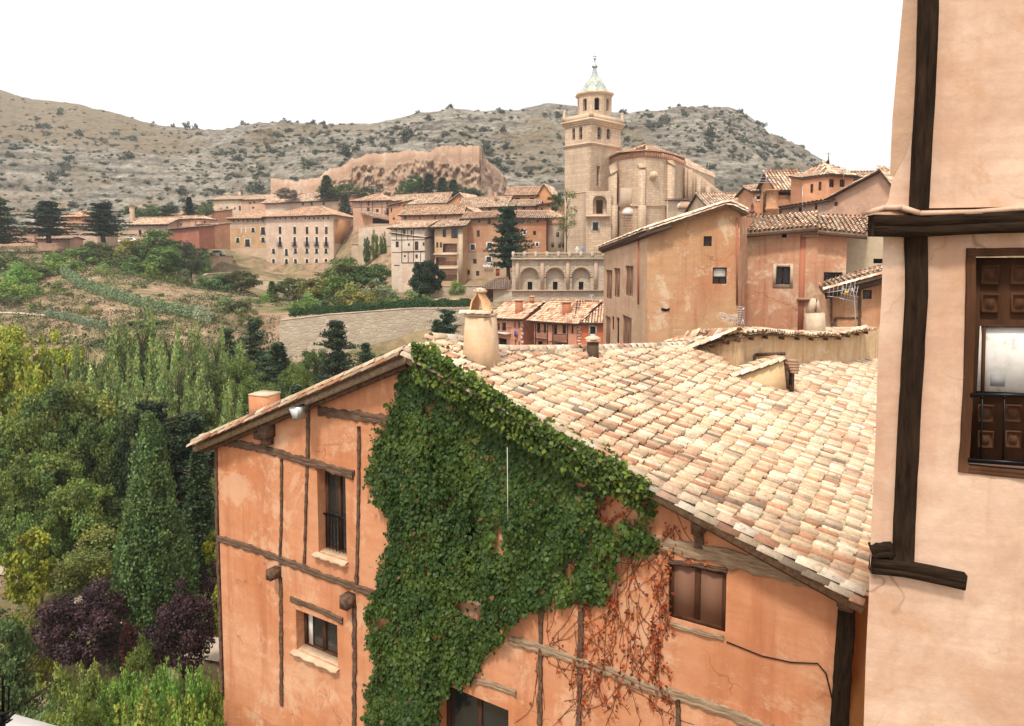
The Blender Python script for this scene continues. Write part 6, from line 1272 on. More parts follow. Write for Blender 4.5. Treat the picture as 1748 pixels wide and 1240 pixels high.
def castle_strip(f_top, f_bot, dy, m_, name, nz=2, rough=.0, depth=3):
    X = np.arange(462, 865, 1.3); T = np.interp(X, [p[0] for p in cz], [p[1] for p in cz]); Yd_ = np.interp(X, [p[0] for p in cz], [p[2] for p in cz])
    vs2 = []
    for i, x in enumerate(X):
        t_, b_ = f_top(x, T[i]), f_bot(x, T[i])
        for k in range(nz + 1):
            s_ = k / nz; y = t_ + (b_ - t_) * s_; p = G(x, y, Yd_[i] - dy + rough * (fbm(x * .16, y * .14 + 9, 5) * 3.4 + np.abs(fbm(x * .5, y * .35, 3)) * 1.8 - s_ * 6)); vs2.append(p)
        p = G(x, t_, Yd_[i] - dy); vs2.append(p + V(1, depth, 0))
        vs2.append(V(p[0] + 1, p[1] + depth, vs2[-2][2] - 6))
    m = nz + 3; f_ = [(i * m + k, (i + 1) * m + k, (i + 1) * m + k + 1, i * m + k + 1) for i in range(len(X) - 1) for k in range(nz)] + [(i * m + nz + 1, (i + 1) * m + nz + 1, (i + 1) * m, i * m) for i in range(len(X) - 1)] + [(i * m + nz + 1, i * m + nz + 2, (i + 1) * m + nz + 2, (i + 1) * m + nz + 1) for i in range(len(X) - 1)]
    return np_mesh(name, np.array(vs2), np.array(f_), m_, cst)
jag = lambda x: 4.2 * (float(vnoise(np.array(x * .16), np.array(3.))) - .5) + 2 * (float(vnoise(np.array(x * .5), np.array(7.))) - .5) + (1.0 if int(x / 4) % 2 else 0) * .7
castle_strip(lambda x, t: t + jag(x), lambda x, t: (t + 22 + 6 * math.sin(x * .05) if x < 740 else t + (34 if x < 820 else 14)) if x > 600 else t + 26, 0, CW, 'curtain_wall')
castle_strip(lambda x, t: (t + 18 + 6 * math.sin(x * .05) if x < 740 else t + (30 if x < 820 else 10)) if x > 600 else t + 22, lambda x, t: 352, 1.0, rk_m, 'castle_rock', 26, 1.0, 12)

# small television aerials on the town roofs
for i, (x, y, Y, lab) in enumerate([(512, 322, 216, 'thin aerial on the long pale house roof'), (640, 322, 172, 'thin aerial on the broad roof of the timbered pink house'), (742, 326, 157, 'thin aerial on the long ridge roof in the town'), (835, 326, 149, 'thin aerial above the paired windows'), (1010, 506, 88, 'thin aerial on the orange terraced roofs'), (1440, 290, 66, 'thin aerial beside the cupola roof'), (1500, 288, 64, 'thin aerial at the edge of the pink building on the skyline')]):
    t = thing('antenna', lab, 'antenna', G(x, y + 14, Y)); q = Y / F; mb = MB(); mb.tube([G(x, y + 16, Y), G(x, y - 1, Y)], .035, 4); mb.build('mast', M['antenna'], t)
    mb = MB(); mb.tube([G(x - 4, y, Y), G(x + 4, y, Y)], .03, 4)
    for k in range(4): c = G(x - 3 + 2 * k, y, Y); mb.tube([c - Z * .3, c + Z * .3], .025, 3)
    mb.build('boom', M['antenna'], t)
# ================================================================== terrain
PXC = [-1500, -600, 0, 200, 350, 480, 560, 650, 800, 850, 950, 1100, 1300, 1500, 2600]
ROWS = [(-30, [-18] * 15), (45, [-18] * 15), (54, [-17.5] * 10 + [-18] * 5), (64, [-15.5, -15.5, -16, -16, -16, -16.5, -17, -17, -17, -17, -17, -17, -17, -16, -16]),
 (76, [-11, -11, -12.3, -12.5, -13, -15, -15.5, -15.5, -15.5, -15.5, -15.5, -15.5, -15, -14, -14]),
 (88, [-8, -8, -9.2, -9.2, -9.6, -14.5, -15, -15, -15, -15, -15, -15, -12, -12, -12]),
 (92.5, [-7, -7, -8.2, -8.2, -8.8, -13.8, -14.6, -14.6, -14.6, -14.6, -14.6, -14.6, -11, -10, -10]),
 (98, [-6, -6, -7.2, -7.2, -8.0, -8.6, -8.0, -7.7, -7.4, -7.6, -14.6, -14.6, -9, -8, -8]),
 (106, [-4, -4, -5.8, -5.8, -6.6, -7.8, -7.8, -7.4, -6.6, -6.4, .0, .5, 1, 2, 2]),
 (118, [-2, -2, -3.4, -3.4, -5.6, -7.6, -7.6, -7.0, -5.2, -5, .6, 1.2, 2, 4, 4]),
 (135, [0, 0, -1.0, -1.2, -6.4, -8.6, -8.2, -4.5, 0, 2, 4, 5, 6, 6, 6]),
 (149, [2, 2, 1.0, .6, -7.4, -9.4, -8.6, 1.5, 5, 6, 7, 8, 8, 8, 8]),
 (153, [2, 2, 1.2, .9, -5.2, -9.4, -8.6, 1.8, 5, 6, 7, 8, 8, 8, 8]),
 (158, [2.5, 2.5, 1.9, 1.6, -5.0, -9.2, -8.4, 3, 7, 8, 8, 9, 9, 9, 9]),
 (162, [3, 3, 2.4, 2.2, -5.0, -6.2, -6.2, 4, 8, 9, 9, 9, 9, 9, 9]),
 (168, [3, 3, 3.0, 2.8, -4.8, -5.8, -5, 5, 9, 10, 10, 10, 10, 10, 10]),
 (173, [3, 3, 3.4, 3.4, .2, -5.6, -4.6, 6, 10, 11, 10, 10, 10, 10, 10]),
 (184, [4, 4, 4.5, 4.5, .4, -4.5, -2, 9, 13, 13, 12, 12, 12, 12, 12]),
 (206, [6, 6, 6, 6, 6, 7, 9, 15, 17, 16, 13, 12, 12, 12, 12]),
 (226, [8, 8, 8, 8, 9, 13, 17, 20, 20, 18, 14, 12, 12, 12, 12]),
 (250, [9, 9, 10, 10, 12, 18, 22, 24, 22, 18, 14, 12, 12, 12, 12])]
RY = np.array([r[0] for r in ROWS], float); RZ = np.array([r[1] for r in ROWS], float)
def ground_z(x, y):
    x, y = np.asarray(x, float), np.asarray(y, float); px = CX + F * x / np.maximum(y, 20); iy = np.clip(np.searchsorted(RY, y) - 1, 0, len(RY) - 2)
    ty = np.clip((y - RY[iy]) / (RY[iy + 1] - RY[iy]), 0, 1); ix = np.clip(np.searchsorted(PXC, px) - 1, 0, len(PXC) - 2); P = np.array(PXC, float)
    tx = np.clip((px - P[ix]) / (P[ix + 1] - P[ix]), 0, 1); a = RZ[iy, ix] * (1 - tx) + RZ[iy, ix + 1] * tx; b = RZ[iy + 1, ix] * (1 - tx) + RZ[iy + 1, ix + 1] * tx
    return a * (1 - ty) + b * ty + np.where(y > 50, fbm(x * .12, y * .12, 4) * .5, fbm(x * .2, y * .2, 2) * .08)
def on_ground(px, py, y0=20, y1=245):                       # first hit of the pixel's ray with the terrain
    ys = np.linspace(y0, y1, 900); r = ray(px, py); p = r[None] * (ys / r[1])[:, None]; z = ground_z(p[:, 0], p[:, 1]); k = np.where(p[:, 2] <= z)[0]
    if len(k) == 0: return None
    return p[k[0]] * V(1, 1, 0) + Z * z[k[0]]
ys = np.concatenate([np.arange(-30, 45, 4.), np.arange(45, 130, 1.0), np.arange(130, 252, 2.)]); us = np.concatenate([np.arange(-1500, -50, 60.), np.arange(-50, 1100, 9.), np.arange(1100, 2700, 70.)])
UU, YY = np.meshgrid(us, ys, indexing='ij'); XX = (UU - CX) / F * np.maximum(YY, 20); ZZ = ground_z(XX, YY)
# drop the terrain under the big retaining wall cleanly
v = np.stack([XX, YY, ZZ], -1).reshape(-1, 3); ni, nj = UU.shape; I, J = np.meshgrid(np.arange(ni - 1), np.arange(nj - 1), indexing='ij'); I, J = I.ravel(), J.ravel()
f = np.stack([I * nj + J, (I + 1) * nj + J, (I + 1) * nj + J + 1, I * nj + J + 1], 1)
gm, gn, gp = mat('ground_soil'); pos = coords(gn); n1 = noise(gn, .10, 8, .65, pos, .4); n2 = noise(gn, .6, 8, .7, pos); n3 = noise(gn, .22, 7, .65, coords(gn, (1, 1, 1), (0, 0, .7)))
c_ = ramp(gn, n2, [(.3, (.11, .075, .045)), (.5, (.29, .19, .12)), (.7, (.42, .31, .21))]); c_ = mix(gn, ramp(gn, n1, [(.44, 0.), (.60, .7)]), c_, (.10, .11, .04)); c_ = mix(gn, ramp(gn, n3, [(.55, 0.), (.62, .6)]), c_, (.30, .24, .12))
gn.links.new(c_, gp.inputs['Base Color']); gp.inputs['Roughness'].default_value = 1; gp.inputs['Specular IOR Level'].default_value = .05; bump(gn, gp, n2, .8, .3)
props(np_mesh('ground', v, f, gm, loc=V(0, 0, 0), smooth=True), kind='structure')
# distant ground reaching the horizon
mb = MB(); mb.quad(V(-1400, -100, -18.6), V(1500, -100, -18.6), V(1500, 760, -18.6), V(-1400, 760, -18.6)); props(mb.build('ground_plain', gm), kind='structure')
# ------------------------------------------------------------------ hills
SK = [(-1200, 90), (-600, 110), (-200, 128), (0, 148), (60, 166), (150, 180), (200, 192), (250, 206), (290, 214), (330, 219), (380, 223), (450, 216), (520, 213), (600, 212), (650, 208), (690, 199), (720, 192), (780, 187), (830, 191), (870, 190), (910, 182), (935, 178), (975, 181), (1020, 190), (1060, 195), (1100, 189), (1180, 185), (1235, 182), (1262, 193), (1275, 201), (1292, 210), (1306, 231), (1330, 240), (1352, 248), (1372, 258), (1392, 271), (1420, 287), (1470, 300), (1520, 310), (1748, 335), (2600, 400)]
ul_ = np.arange(-1200, 2500, 2.6); ns = 230; S = np.linspace(0, 1.0, ns)
sky_y = np.interp(ul_, [a for a, _ in SK], [b for _, b in SK]) + 3.2 * fbm(ul_ * .035, ul_ * 0 + 3, 4) + .9 * fbm(ul_ * .3, ul_ * 0 + 8, 2)
Yc_ = 400 + 60 * np.sin(ul_ * .004 + 1) + np.where(ul_ < 400, (400 - ul_) * .15, 0); zc = (YH - sky_y) / F * Yc_ * 1.0
zc = np.array([G(CX, y, Y)[2] for y, Y in zip(sky_y, Yc_)])
U2, S2 = np.meshgrid(ul_, S, indexing='ij'); Y2 = 236 + (Yc_[:, None] - 236) * S2; x2 = (U2 - CX) / F * Y2
prof_ = S2 ** .92; z0h = ground_z((ul_ - CX) / F * 244, ul_ * 0 + 244) - 1.5
Z2 = z0h[:, None] + (zc - z0h)[:, None] * prof_
amp = np.clip(np.minimum(S2 * 6, (1 - S2) * 9), 0, 1)
left = np.clip((420 - U2) / 300, 0, 1) * np.clip((S2 - .35) * 4, 0, 1)          # smoother grass at the upper left
st = Z2 + 6 * fbm(x2 * .012, Y2 * .02, 3) + x2 * .03; ter = ((st / 5.5) % 1.0); step_ = (np.clip(ter * 3.2, 0, 1) - ter) * 5.5
mask_r = np.clip(fbm(x2 * .013 + 20, Y2 * .017, 3) * 2.2 + .62, 0, 1) * (1 - left)
Z2 = Z2 + amp * (step_ * .85 * mask_r + 6.0 * fbm(x2 * .022, Y2 * .022, 4) + (3.6 * np.abs(fbm(x2 * .13, Y2 * .16, 5))) * (1 - left * .75))
Y2 = Y2 + amp * 4.0 * fbm(x2 * .06, Z2 * .25, 4) * (1 - left)
bk_rows = 6; vv = np.stack([x2, Y2, Z2], -1); ex = [np.stack([(ul_ - CX) / F * (Yc_ + 25 * (k + 1)), Yc_ + 25 * (k + 1), zc - 7 * (k + 1) ** 1.4], -1) for k in range(bk_rows)]
vv = np.concatenate([vv, np.stack(ex, 1)], 1); ni, nj = vv.shape[:2]; I, J = np.meshgrid(np.arange(ni - 1), np.arange(nj - 1), indexing='ij'); I, J = I.ravel(), J.ravel()
f = np.stack([I * nj + J, (I + 1) * nj + J, (I + 1) * nj + J + 1, I * nj + J + 1], 1)
hm, hn, hp = mat('hill_rock'); pos = coords(hn); r1 = noise(hn, .06, 10, .74, coords(hn, (1, 1, 2.0)), .9); r2 = noise(hn, .30, 10, .78, coords(hn, (1, 1, 1.9)), .8); g1 = noise(hn, .016, 7, .62, pos, .5); r3 = noise(hn, 1.1, 6, .7, pos)
rock = mix(hn, .55, ramp(hn, r1, [(.36, (.15, .13, .10)), (.5, (.27, .24, .195)), (.64, (.37, .335, .28))]), ramp(hn, r2, [(.38, (.07, .06, .047)), (.5, (.27, .24, .20)), (.64, (.50, .455, .39))]))
sband = ramp(hn, noise(hn, .22, 7, .7, coords(hn, (.10, .10, 1.5), (0, .05, 0)), .5), [(.42, (.55, .55, .55)), (.5, (1, 1, 1)), (.62, (1.3, 1.3, 1.28))]); rock = mix(hn, .75, rock, sband, 'MULTIPLY')
grass = ramp(hn, noise(hn, .09, 8, .7, pos), [(.35, (.13, .105, .065)), (.5, (.235, .18, .12)), (.68, (.165, .145, .09))])
at = hn.nodes.new("ShaderNodeAttribute"); at.attribute_name = 'Col'; sp = hn.nodes.new("ShaderNodeSeparateColor"); hn.links.new(at.outputs['Color'], sp.inputs[0])
add = hn.nodes.new("ShaderNodeMath"); add.operation = 'ADD'; hn.links.new(sp.outputs[0], add.inputs[0]); hn.links.new(g1, add.inputs[1])
c_ = mix(hn, ramp(hn, add.outputs[0], [(.56, 0.), (.70, 1.)]), rock, grass)
c_ = mix(hn, ramp(hn, noise(hn, .35, 4, .6, coords(hn, (1, 1, 1), (0, .3, 0))), [(.56, 0.), (.64, .7)]), c_, (.075, .08, .045))
red = mix(hn, ramp(hn, noise(hn, .07, 5, .6, pos), [(.5, 0.), (.6, .8)]), c_, (.50, .30, .18)); c_ = mix(hn, sp.outputs[1], c_, red)
c_ = mix(hn, 1., c_, (1.12, 1.10, 1.08), 'MULTIPLY'); hn.links.new(c_, hp.inputs['Base Color']); hp.inputs['Roughness'].default_value = 1; hp.inputs['Specular IOR Level'].default_value = .05
b_ = bump(hn, hp, r2, 1., 1.6); bump(hn, hp, r3, .6, .5, b_)
ca = np.zeros((ni, nj, 3)); ca[:, :ns, 0] = left * .42 + .03; ca[:, ns:, 0] = .2; ca[:, :ns, 1] = np.clip(1 - S2 * 7, 0, 1) * .9
hills = props(np_mesh('hills', vv.reshape(-1, 3), f, hm, loc=V(0, 0, 0), cols=ca.reshape(-1, 3), smooth=False), kind='structure')
HX, HY, HZ = x2, Y2, Z2
def on_hill(px, s):
    i = int(np.clip((px - ul_[0]) / 2.6, 0, len(ul_) - 1)); j = int(np.clip(s * (ns - 1), 0, ns - 1)); return V(HX[i, j], HY[i, j], HZ[i, j])
# garden paths, street
def sheet(name, pts, w_, m_, lift=.02, kind='structure'):
    mb = MB(); P = [on_ground(*p) if len(p) == 2 else V(*p) for p in pts]; P = [p for p in P if p is not None]
    for i in range(len(P) - 1):
        n_ = max(1, int(np.linalg.norm(P[i + 1] - P[i]) / 1.0)); d = nrm((P[i + 1] - P[i]) * V(1, 1, 0)); s = V(-d[1], d[0], 0) * w_ / 2
        for k in range(n_):
            a, b = P[i] + (P[i + 1] - P[i]) * k / n_, P[i] + (P[i + 1] - P[i]) * (k + 1) / n_; q_ = []
            for p in (a - s, b - s, b + s, a + s): q_.append(V(p[0], p[1], float(ground_z(p[0], p[1])) + lift + .1))
            mb.quad(*q_)
    return props(mb.build(name, m_), kind=kind)
PATH = plaster('path_gravel', (.46, .37, .28), (.58, .48, .37), None, .8, .3, .02)
sheet('garden_path', [(430, 985), (400, 970), (365, 958), (335, 948), (310, 940), (290, 936), (260, 934), (200, 934), (120, 935)], 2.6, PATH); sheet('garden_path', [(0, 972), (60, 980), (110, 992), (150, 1020), (190, 1055), (230, 1080), (280, 1098), (330, 1110), (370, 1118), (480, 1130)], 1.7, PATH, .05)
sheet('hill_path', [(-60, 538), (0, 536), (40, 537), (78, 540)], .8, PATH)
sheet('street', [(430, 660), (520, 655), (640, 640), (760, 625)], 6.0, flat('asphalt', (.10, .09, .085), .95), .04)

# thin summer haze filling the valley
HAZE = True
if HAZE:
    mb = MB(); mb.box(V(60, 330, 52), V(1500, 0, 0), V(0, 440, 0), V(0, 0, 72)); hz_m = bpy.data.materials.new('haze_air'); hz_m.use_nodes = True; nn = hz_m.node_tree; nn.nodes.clear()
    oo = nn.nodes.new('ShaderNodeOutputMaterial'); pv = nn.nodes.new('ShaderNodeVolumePrincipled'); pv.inputs['Density'].default_value = .00038; pv.inputs['Color'].default_value = (.93, .94, .96, 1); pv.inputs['Anisotropy'].default_value = .3
    nn.links.new(pv.outputs[0], oo.inputs['Volume']); props(mb.build('haze', hz_m), kind='stuff')
# ================================================================== vegetation
def clump_pts(r_, C, R, n_each, shell=.35, up=.3):
    """C (k,3) centres, R (k,3) radii -> points, outward normals, clump ids"""
    k = len(C); ids = np.repeat(np.arange(k), n_each) if np.ndim(n_each) == 0 else np.repeat(np.arange(k), n_each)
    d = r_.normal(0, 1, (len(ids), 3)); d /= np.linalg.norm(d, axis=1)[:, None]; rad = r_.random(len(ids)) ** shell
    return C[ids] + d * R[ids] * rad[:, None], d + V(0, 0, up), ids
def crown(kind, n, seed, leaf):
    r_ = np.random.default_rng(seed); U = r_.uniform; droop = None
    if kind in ('broad', 'sparse', 'round', 'shoots'):
        k = {'broad': 70, 'sparse': 26, 'round': 90, 'shoots': 90}[kind]; d = r_.normal(0, 1, (k, 3)); d /= np.linalg.norm(d, axis=1)[:, None]
        rr = U(.35, 1, k)[:, None] ** .5; ctr, rad = {'broad': (V(0, 0, .60), V(.34, .34, .36)), 'sparse': (V(0, 0, .62), V(.22, .22, .34)), 'round': (V(0, 0, .52), V(.40, .40, .44)), 'shoots': (V(0, 0, .48), V(.46, .46, .36))}[kind]
        lob = 1 + .22 * np.sin(d[:, :1] * 5 + seed) * np.cos(d[:, 1:2] * 4 + seed * 2); C = ctr + d * rr * rad * lob; s_ = {'broad': .085, 'sparse': .06, 'round': .09, 'shoots': .08}[kind]
        R = U(.6, 1.35, (k, 1)) * s_ * np.array([1.1, 1.1, .8])
        if kind == 'shoots':
            m = 40; a = U(0, 6.28, m); q = U(0, .42, m); C2 = np.stack([q * np.cos(a), q * np.sin(a), .76 + U(0, .16, m) - q * .25], 1); C = np.concatenate([C, C2]); R = np.concatenate([R, np.tile([.03, .03, .07], (m, 1))])
    elif kind == 'poplar':
        C, R = [], []
        for i in range(11):
            a = U(0, 6.28); q = .30 * math.sqrt(U(.02, 1)); top = U(.68, 1.0) - q * .3; lx, ly = q * math.cos(a), q * math.sin(a)
            for t in np.linspace(.06, 1, 26):
                w_ = .115 * math.sin(math.pi * min(1, .12 + t * .80)) ** .7 * (1 if t < .6 else (1.12 - t) / .52); sw = .35 + .65 * t
                C.append((lx * sw + r_.normal(0, .014), ly * sw + r_.normal(0, .014), top * t)); R.append((w_ * .75, w_ * .75, .045))
        C, R = np.array(C), np.maximum(np.array(R), .006)
    elif kind == 'thuja':
        k = 620; z = U(.02, .99, k) ** 1.1; a = U(0, 6.28, k); q = .21 * (1 - z) ** .88 * U(.84, 1.04, k) + .003; C = np.stack([q * np.cos(a), q * np.sin(a), z], 1); R = np.tile([.026, .026, .046], (k, 1)) * U(.7, 1.3, (k, 1))
        k2 = 140; z2 = U(.03, .9, k2); a = U(0, 6.28, k2); q = .12 * (1 - z2); C = np.concatenate([C, np.stack([q * np.cos(a), q * np.sin(a), z2], 1)]); R = np.concatenate([R, np.tile([.05, .05, .06], (k2, 1))])
    else:                                                     # layered conifers
        C, R = [], []; cedar = kind == 'cedar'; lev = 12 if cedar else 24
        for L in range(lev):
            z = (.20 if cedar else .08) + (.78 if cedar else .91) * L / lev + U(-.01, .01); wd = (.40 * (1 - z) ** .55 * U(.55, 1.1) if cedar else .25 * (1 - z) ** .85 * U(.8, 1.1)) + .01
            nb = 7 if cedar else 9; a0 = U(0, 6.28)
            for b in range(nb):
                a = a0 + 6.28 * b / nb + U(-.25, .25); ln = wd * U(.45, 1.15); zj = U(-.035, .035)
                for t in np.linspace(.18, 1, 6):
                    sg = (.02 * t if cedar else -.07 * t * t + .015) ; C.append((ln * t * math.cos(a), ln * t * math.sin(a), z + sg + (zj if cedar else zj * .4))); w_ = (.045 if cedar else .026) * (1.15 - .6 * t); R.append((w_, w_, .016 if cedar else .018))
        C, R = np.array(C), np.array(R)
    vol = (R[:, 0] * R[:, 1]) ** .5 * (R[:, 2] + R[:, 0]); ne = np.maximum(2, (n * vol / vol.sum()).astype(int))
    P, N, ids = clump_pts(r_, C, R, ne)
    m = len(P); cl = U(.62, 1.35, len(C)); col = cl[ids][:, None] * (1 + r_.normal(0, .14, (m, 1))) * (1 + r_.normal(0, .04, (m, 3)))
    hue = r_.random((len(C), 1))[ids]; col = col * (1 + (hue - .5) * np.array([.35, .1, -.1]))
    if kind in ('poplar', 'thuja', 'shoots'): D = np.tile(Z, (m, 1)) + r_.normal(0, .9 if kind == 'shoots' else .45, (m, 3))
    elif kind in ('spruce', 'cedar'): D = N * V(1, 1, .15) + r_.normal(0, .5, (m, 3))
    else: D = r_.normal(0, 1, (m, 3)) - Z * .5
    v_, f_, c_ = leaf_mesh(P, D, N + r_.normal(0, .35, (m, 3)), U(.7, 1.3, m) * leaf, np.clip(col, .05, 3), 'rh')
    return v_, f_, c_
def trunk_mesh(kind, seed):
    r = random.Random(seed); mb = MB(); top = {'broad': .7, 'sparse': .9, 'round': .5, 'shoots': .5, 'poplar': .8, 'thuja': .9, 'spruce': .97, 'cedar': .95}[kind]; r0 = {'poplar': .016, 'cedar': .022, 'sparse': .014}.get(kind, .02)
    ks = 7; P = [V(r.gauss(0, .006) * (i > 0), r.gauss(0, .006) * (i > 0), top * i / ks) for i in range(ks + 1)]; mb.tube(P, [r0 * (1.25 - 1.1 * i / ks) for i in range(ks + 1)], 7)
    for i in range(10 if kind != 'poplar' else 9):
        z = r.uniform(.22, top * .85); a = r.uniform(0, 6.28); L = r.uniform(.12, .26) * (1 if kind not in ('thuja', 'spruce') else .45); el = {'poplar': 1.6, 'cedar': .1, 'spruce': -.05, 'sparse': 1.1}.get(kind, .7)
        b = V(0, 0, z); d = nrm(V(math.cos(a), math.sin(a), el)); mb.tube([b, b + d * L * .5 + V(0, 0, .01), b + d * L + V(0, 0, .03)], [r0 * .45, r0 * .3, r0 * .1], 5)
    return np.array(mb.v), mb.f
_TM = {}
def tree(kind, px, top, Y, wpx, col, label, cat='tree', n=7000, leaf=.026, var=0, name=None, group=None, bush=False, base=None, sx=None):
    p = V(GX(px, Y), Y, 0); zb = float(ground_z(p[0], p[1])) - .1 if base is None else base; H = G(px, top, Y)[2] - zb; H = max(H, .8)
    wk = {'broad': .84, 'sparse': .58, 'round': .96, 'shoots': 1.06, 'poplar': .72, 'thuja': .40, 'spruce': .36, 'cedar': .66}[kind]
    wm = wpx * Y / F
    if Y > 95 and H < wm * .8 and base is None: zt_ = zb + H; H = wm * .8; zb = zt_ - H
    if bush: zb -= H * .12; H *= 1.12
    sxy = wpx * Y / F / wk if sx is None else sx * H
    key = (kind, var, n, leaf); rot = random.uniform(0, 6.28)
    if key not in _TM:
        v_, f_, c_ = crown(kind, n, hash(kind) % 1000 * 0 + len(kind) * 31 + var * 7 + 5, leaf); tv, tf = trunk_mesh(kind, var + 3); _TM[key] = (v_, f_, c_, tv, tf, None, None)
    v_, f_, c_, tv, tf, m1, m2 = _TM[key]; root = thing(name or {'broad': 'broadleaf_tree', 'sparse': 'sparse_tree', 'round': 'round_bush', 'shoots': 'leafy_shrub', 'poplar': 'poplar_tree', 'thuja': 'cypress_tree', 'spruce': 'spruce_tree', 'cedar': 'cedar_tree'}[kind], label, cat, V(p[0], p[1], zb), group)
    o1 = WL[root.name]; WL[root.name] = V(0, 0, 0)
    if m1 is None:
        a = np_mesh('crown', v_, f_, M['leaf'], root, cols=c_); b = None if bush else np_mesh('trunk', tv, tf, M['bark'], root); _TM[key] = (v_, f_, c_, tv, tf, a.data, b.data if b else None)
    else:
        a = link_mesh(m1, 'crown', root)
        if not bush:
            if m2 is None: b = np_mesh('trunk', tv, tf, M['bark'], root); _TM[key] = (v_, f_, c_, tv, tf, m1, b.data)
            else: link_mesh(m2, 'trunk', root)
    WL[root.name] = o1; a.color = (col[0], col[1], col[2], 1); root.scale = (sxy, sxy, H); root.rotation_euler = (0, 0, rot); return root
GP = (.27, .34, .115); YG = (.30, .33, .035); DG = (.11, .155, .036); MG = (.17, .225, .05); SP = (.065, .10, .045); OLV = (.20, .22, .05); BR = (.24, .33, .07); PUR = (.062, .030, .034); GREYG = (.13, .16, .10)
# poplars in the valley
G1 = 'poplars standing in the valley'
for i, (x, t, Y, w_) in enumerate([(140, 572, 58, 85), (196, 545, 60, 70), (238, 518, 61, 75), (284, 548, 62, 60), (322, 545, 60, 55), (364, 556, 63, 50), (298, 596, 55, 80), (398, 588, 66, 55), (168, 622, 53, 90), (238, 640, 51, 90), (345, 652, 51, 80), (392, 664, 56, 60), (102, 610, 54, 80), (268, 575, 58, 60), (212, 590, 56, 60)]):
    k0 = random.uniform(.85, 1.25)
    lab = ['poplar at the left of the grey-green group', 'poplar second from the left among the tallest tops', 'tallest grey-green poplar of the valley group', 'poplar just right of the tallest one', 'poplar topped above the end of the hillside hedge', 'slim poplar near the pale end of the hedge', 'lower poplar in the middle of the group', 'poplar beside the dark spruces at the right', 'lower poplar behind the dark left trees', 'broad poplar above the pointed cypress', 'poplar directly above the left roof corner', 'small poplar against the roof verge', 'greyish poplar by the yellow-green trees', 'poplar with its top close to the tallest', 'poplar filling the gap left of the tallest'][i]
    tree('poplar', x, t - 14, Y, w_ * 1.25, tuple(c * k0 for c in GP), lab, 'poplar', 24000, .023, i % 3, group=G1)
for i, (x, t, Y, w_) in enumerate([(10, 558, 57, 80), (55, 562, 56, 75), (95, 572, 59, 60), (30, 608, 50, 95), (118, 640, 50, 80), (-30, 560, 56, 80)]):
    k0 = random.uniform(.8, 1.1)
    tree('poplar' if i % 2 else 'broad', x, t, Y, w_ * 1.5, tuple(c * k0 for c in ((.34, .37, .05) if i != 4 else OLV)), ['yellow-green tree at the left picture edge', 'bright yellow-green tree second from the left edge', 'yellow-green tree next to the first poplar', 'lower yellow-green tree with a darker foot', 'olive tree between yellow-green and grey trees', 'yellow-green tree cut by the left picture edge'][i], 'tree', 15000, .030, (i + 1) % 3, name='yellow_green_tree', group='yellow-green trees at the left')
for i, (x, t, Y, w_) in enumerate([(15, 682, 43, 130), (85, 660, 45, 130), (152, 700, 43, 110), (60, 750, 38, 140), (5, 800, 36, 110), (205, 735, 42, 100), (112, 800, 36, 120), (182, 850, 37, 90), (40, 860, 34, 90), (280, 690, 46, 90), (340, 700, 46, 80), (395, 720, 48, 60), (370, 800, 42, 60)]):
    k0 = random.uniform(.85, 1.3)
    tree('broad', x, t, Y, w_, tuple(c * k0 * (.7 if i in (5, 7, 9, 10) else 1) for c in (DG if i % 3 else MG)), ['dark tree at the left edge below the yellow-green ones', 'tall dark green tree left of the cypress', 'dark tree between poplars and cypress', 'big deep green tree in the left middle', 'dark tree low at the left edge', 'shadowy tree just left of the cypress tip', 'dark tree above the olive shrub', 'small dark tree left of the cypress foot', 'dark tree above the yellow leaved bush', 'dark tree behind the cypress top', 'dark tree right of the cypress top', 'dark tree touching the orange wall edge', 'dark tree low beside the orange wall'][i], 'tree', 14000, .027, i % 3, group='dark trees in the garden')
tree('cedar', 312, 700, 45, 170, SP, 'layered dark cedar behind the pointed cypress', 'cedar', 14000, .022, 1)
tree('cedar', 246, 672, 44, 150, (.028, .045, .02), 'very dark cedar directly behind the pointed cypress tip', 'cedar', 14000, .022, 0)
tree('broad', 222, 705, 41, 100, (.035, .055, .018), 'shadowy round tree behind the left flank of the cypress', 'tree', 14000, .027, 1)
tree('thuja', 243, 712, 30.6, 160, (.11, .175, .055), 'tall pointed cypress-like conifer in the garden', 'cypress', 42000, .0125, 0)
tree('spruce', 326, 760, 37, 90, (.045, .075, .025), 'soft dark spruce right of the pointed cypress', 'spruce', 12000, .022, 0)
tree('broad', 150, 905, 33, 165, OLV, 'olive-yellow spreading shrub tree left of the cypress', 'tree', 14000, .022, 1)
tree('round', 205, 878, 36, 60, YG, 'light yellow-green bush against the cypress side', 'bush', 6000, .03, 0, bush=True)
tree('sparse', 22, 885, 31, 90, (.26, .27, .03), 'yellow leaved bush at the left edge of the garden', 'bush', 5000, .035, 0)
tree('round', 25, 1012, 27.5, 100, (.20, .19, .022), 'golden olive bush left of the purple plum', 'bush', 9000, .028, 1, bush=True)
tree('sparse', 352, 900, 33, 55, YG, 'small yellow-green tree peeping beside the orange wall', 'tree', 5000, .035, 1)
tree('sparse', 362, 980, 29, 52, YG, 'yellow-green shrub against the orange wall corner', 'bush', 5000, .035, 2)
tree('broad', 113, 992, 27.5, 165, PUR, 'large purple plum tree at the left of the garden path', 'plum tree', 14000, .024, 2, name='plum_tree')
tree('broad', 287, 1000, 27, 118, PUR, 'smaller purple plum tree with a bare stem at the right', 'plum tree', 12000, .026, 0, name='plum_tree')
tree('round', 335, 958, 31.5, 52, (.05, .025, .03), 'low dark purple shrub by the pale garden path', 'bush', 5000, .035, 1, bush=True)
tree('round', 197, 1045, 27.5, 50, (.10, .035, .035), 'reddish shrub between the two purple plums', 'bush', 5000, .035, 2, bush=True)
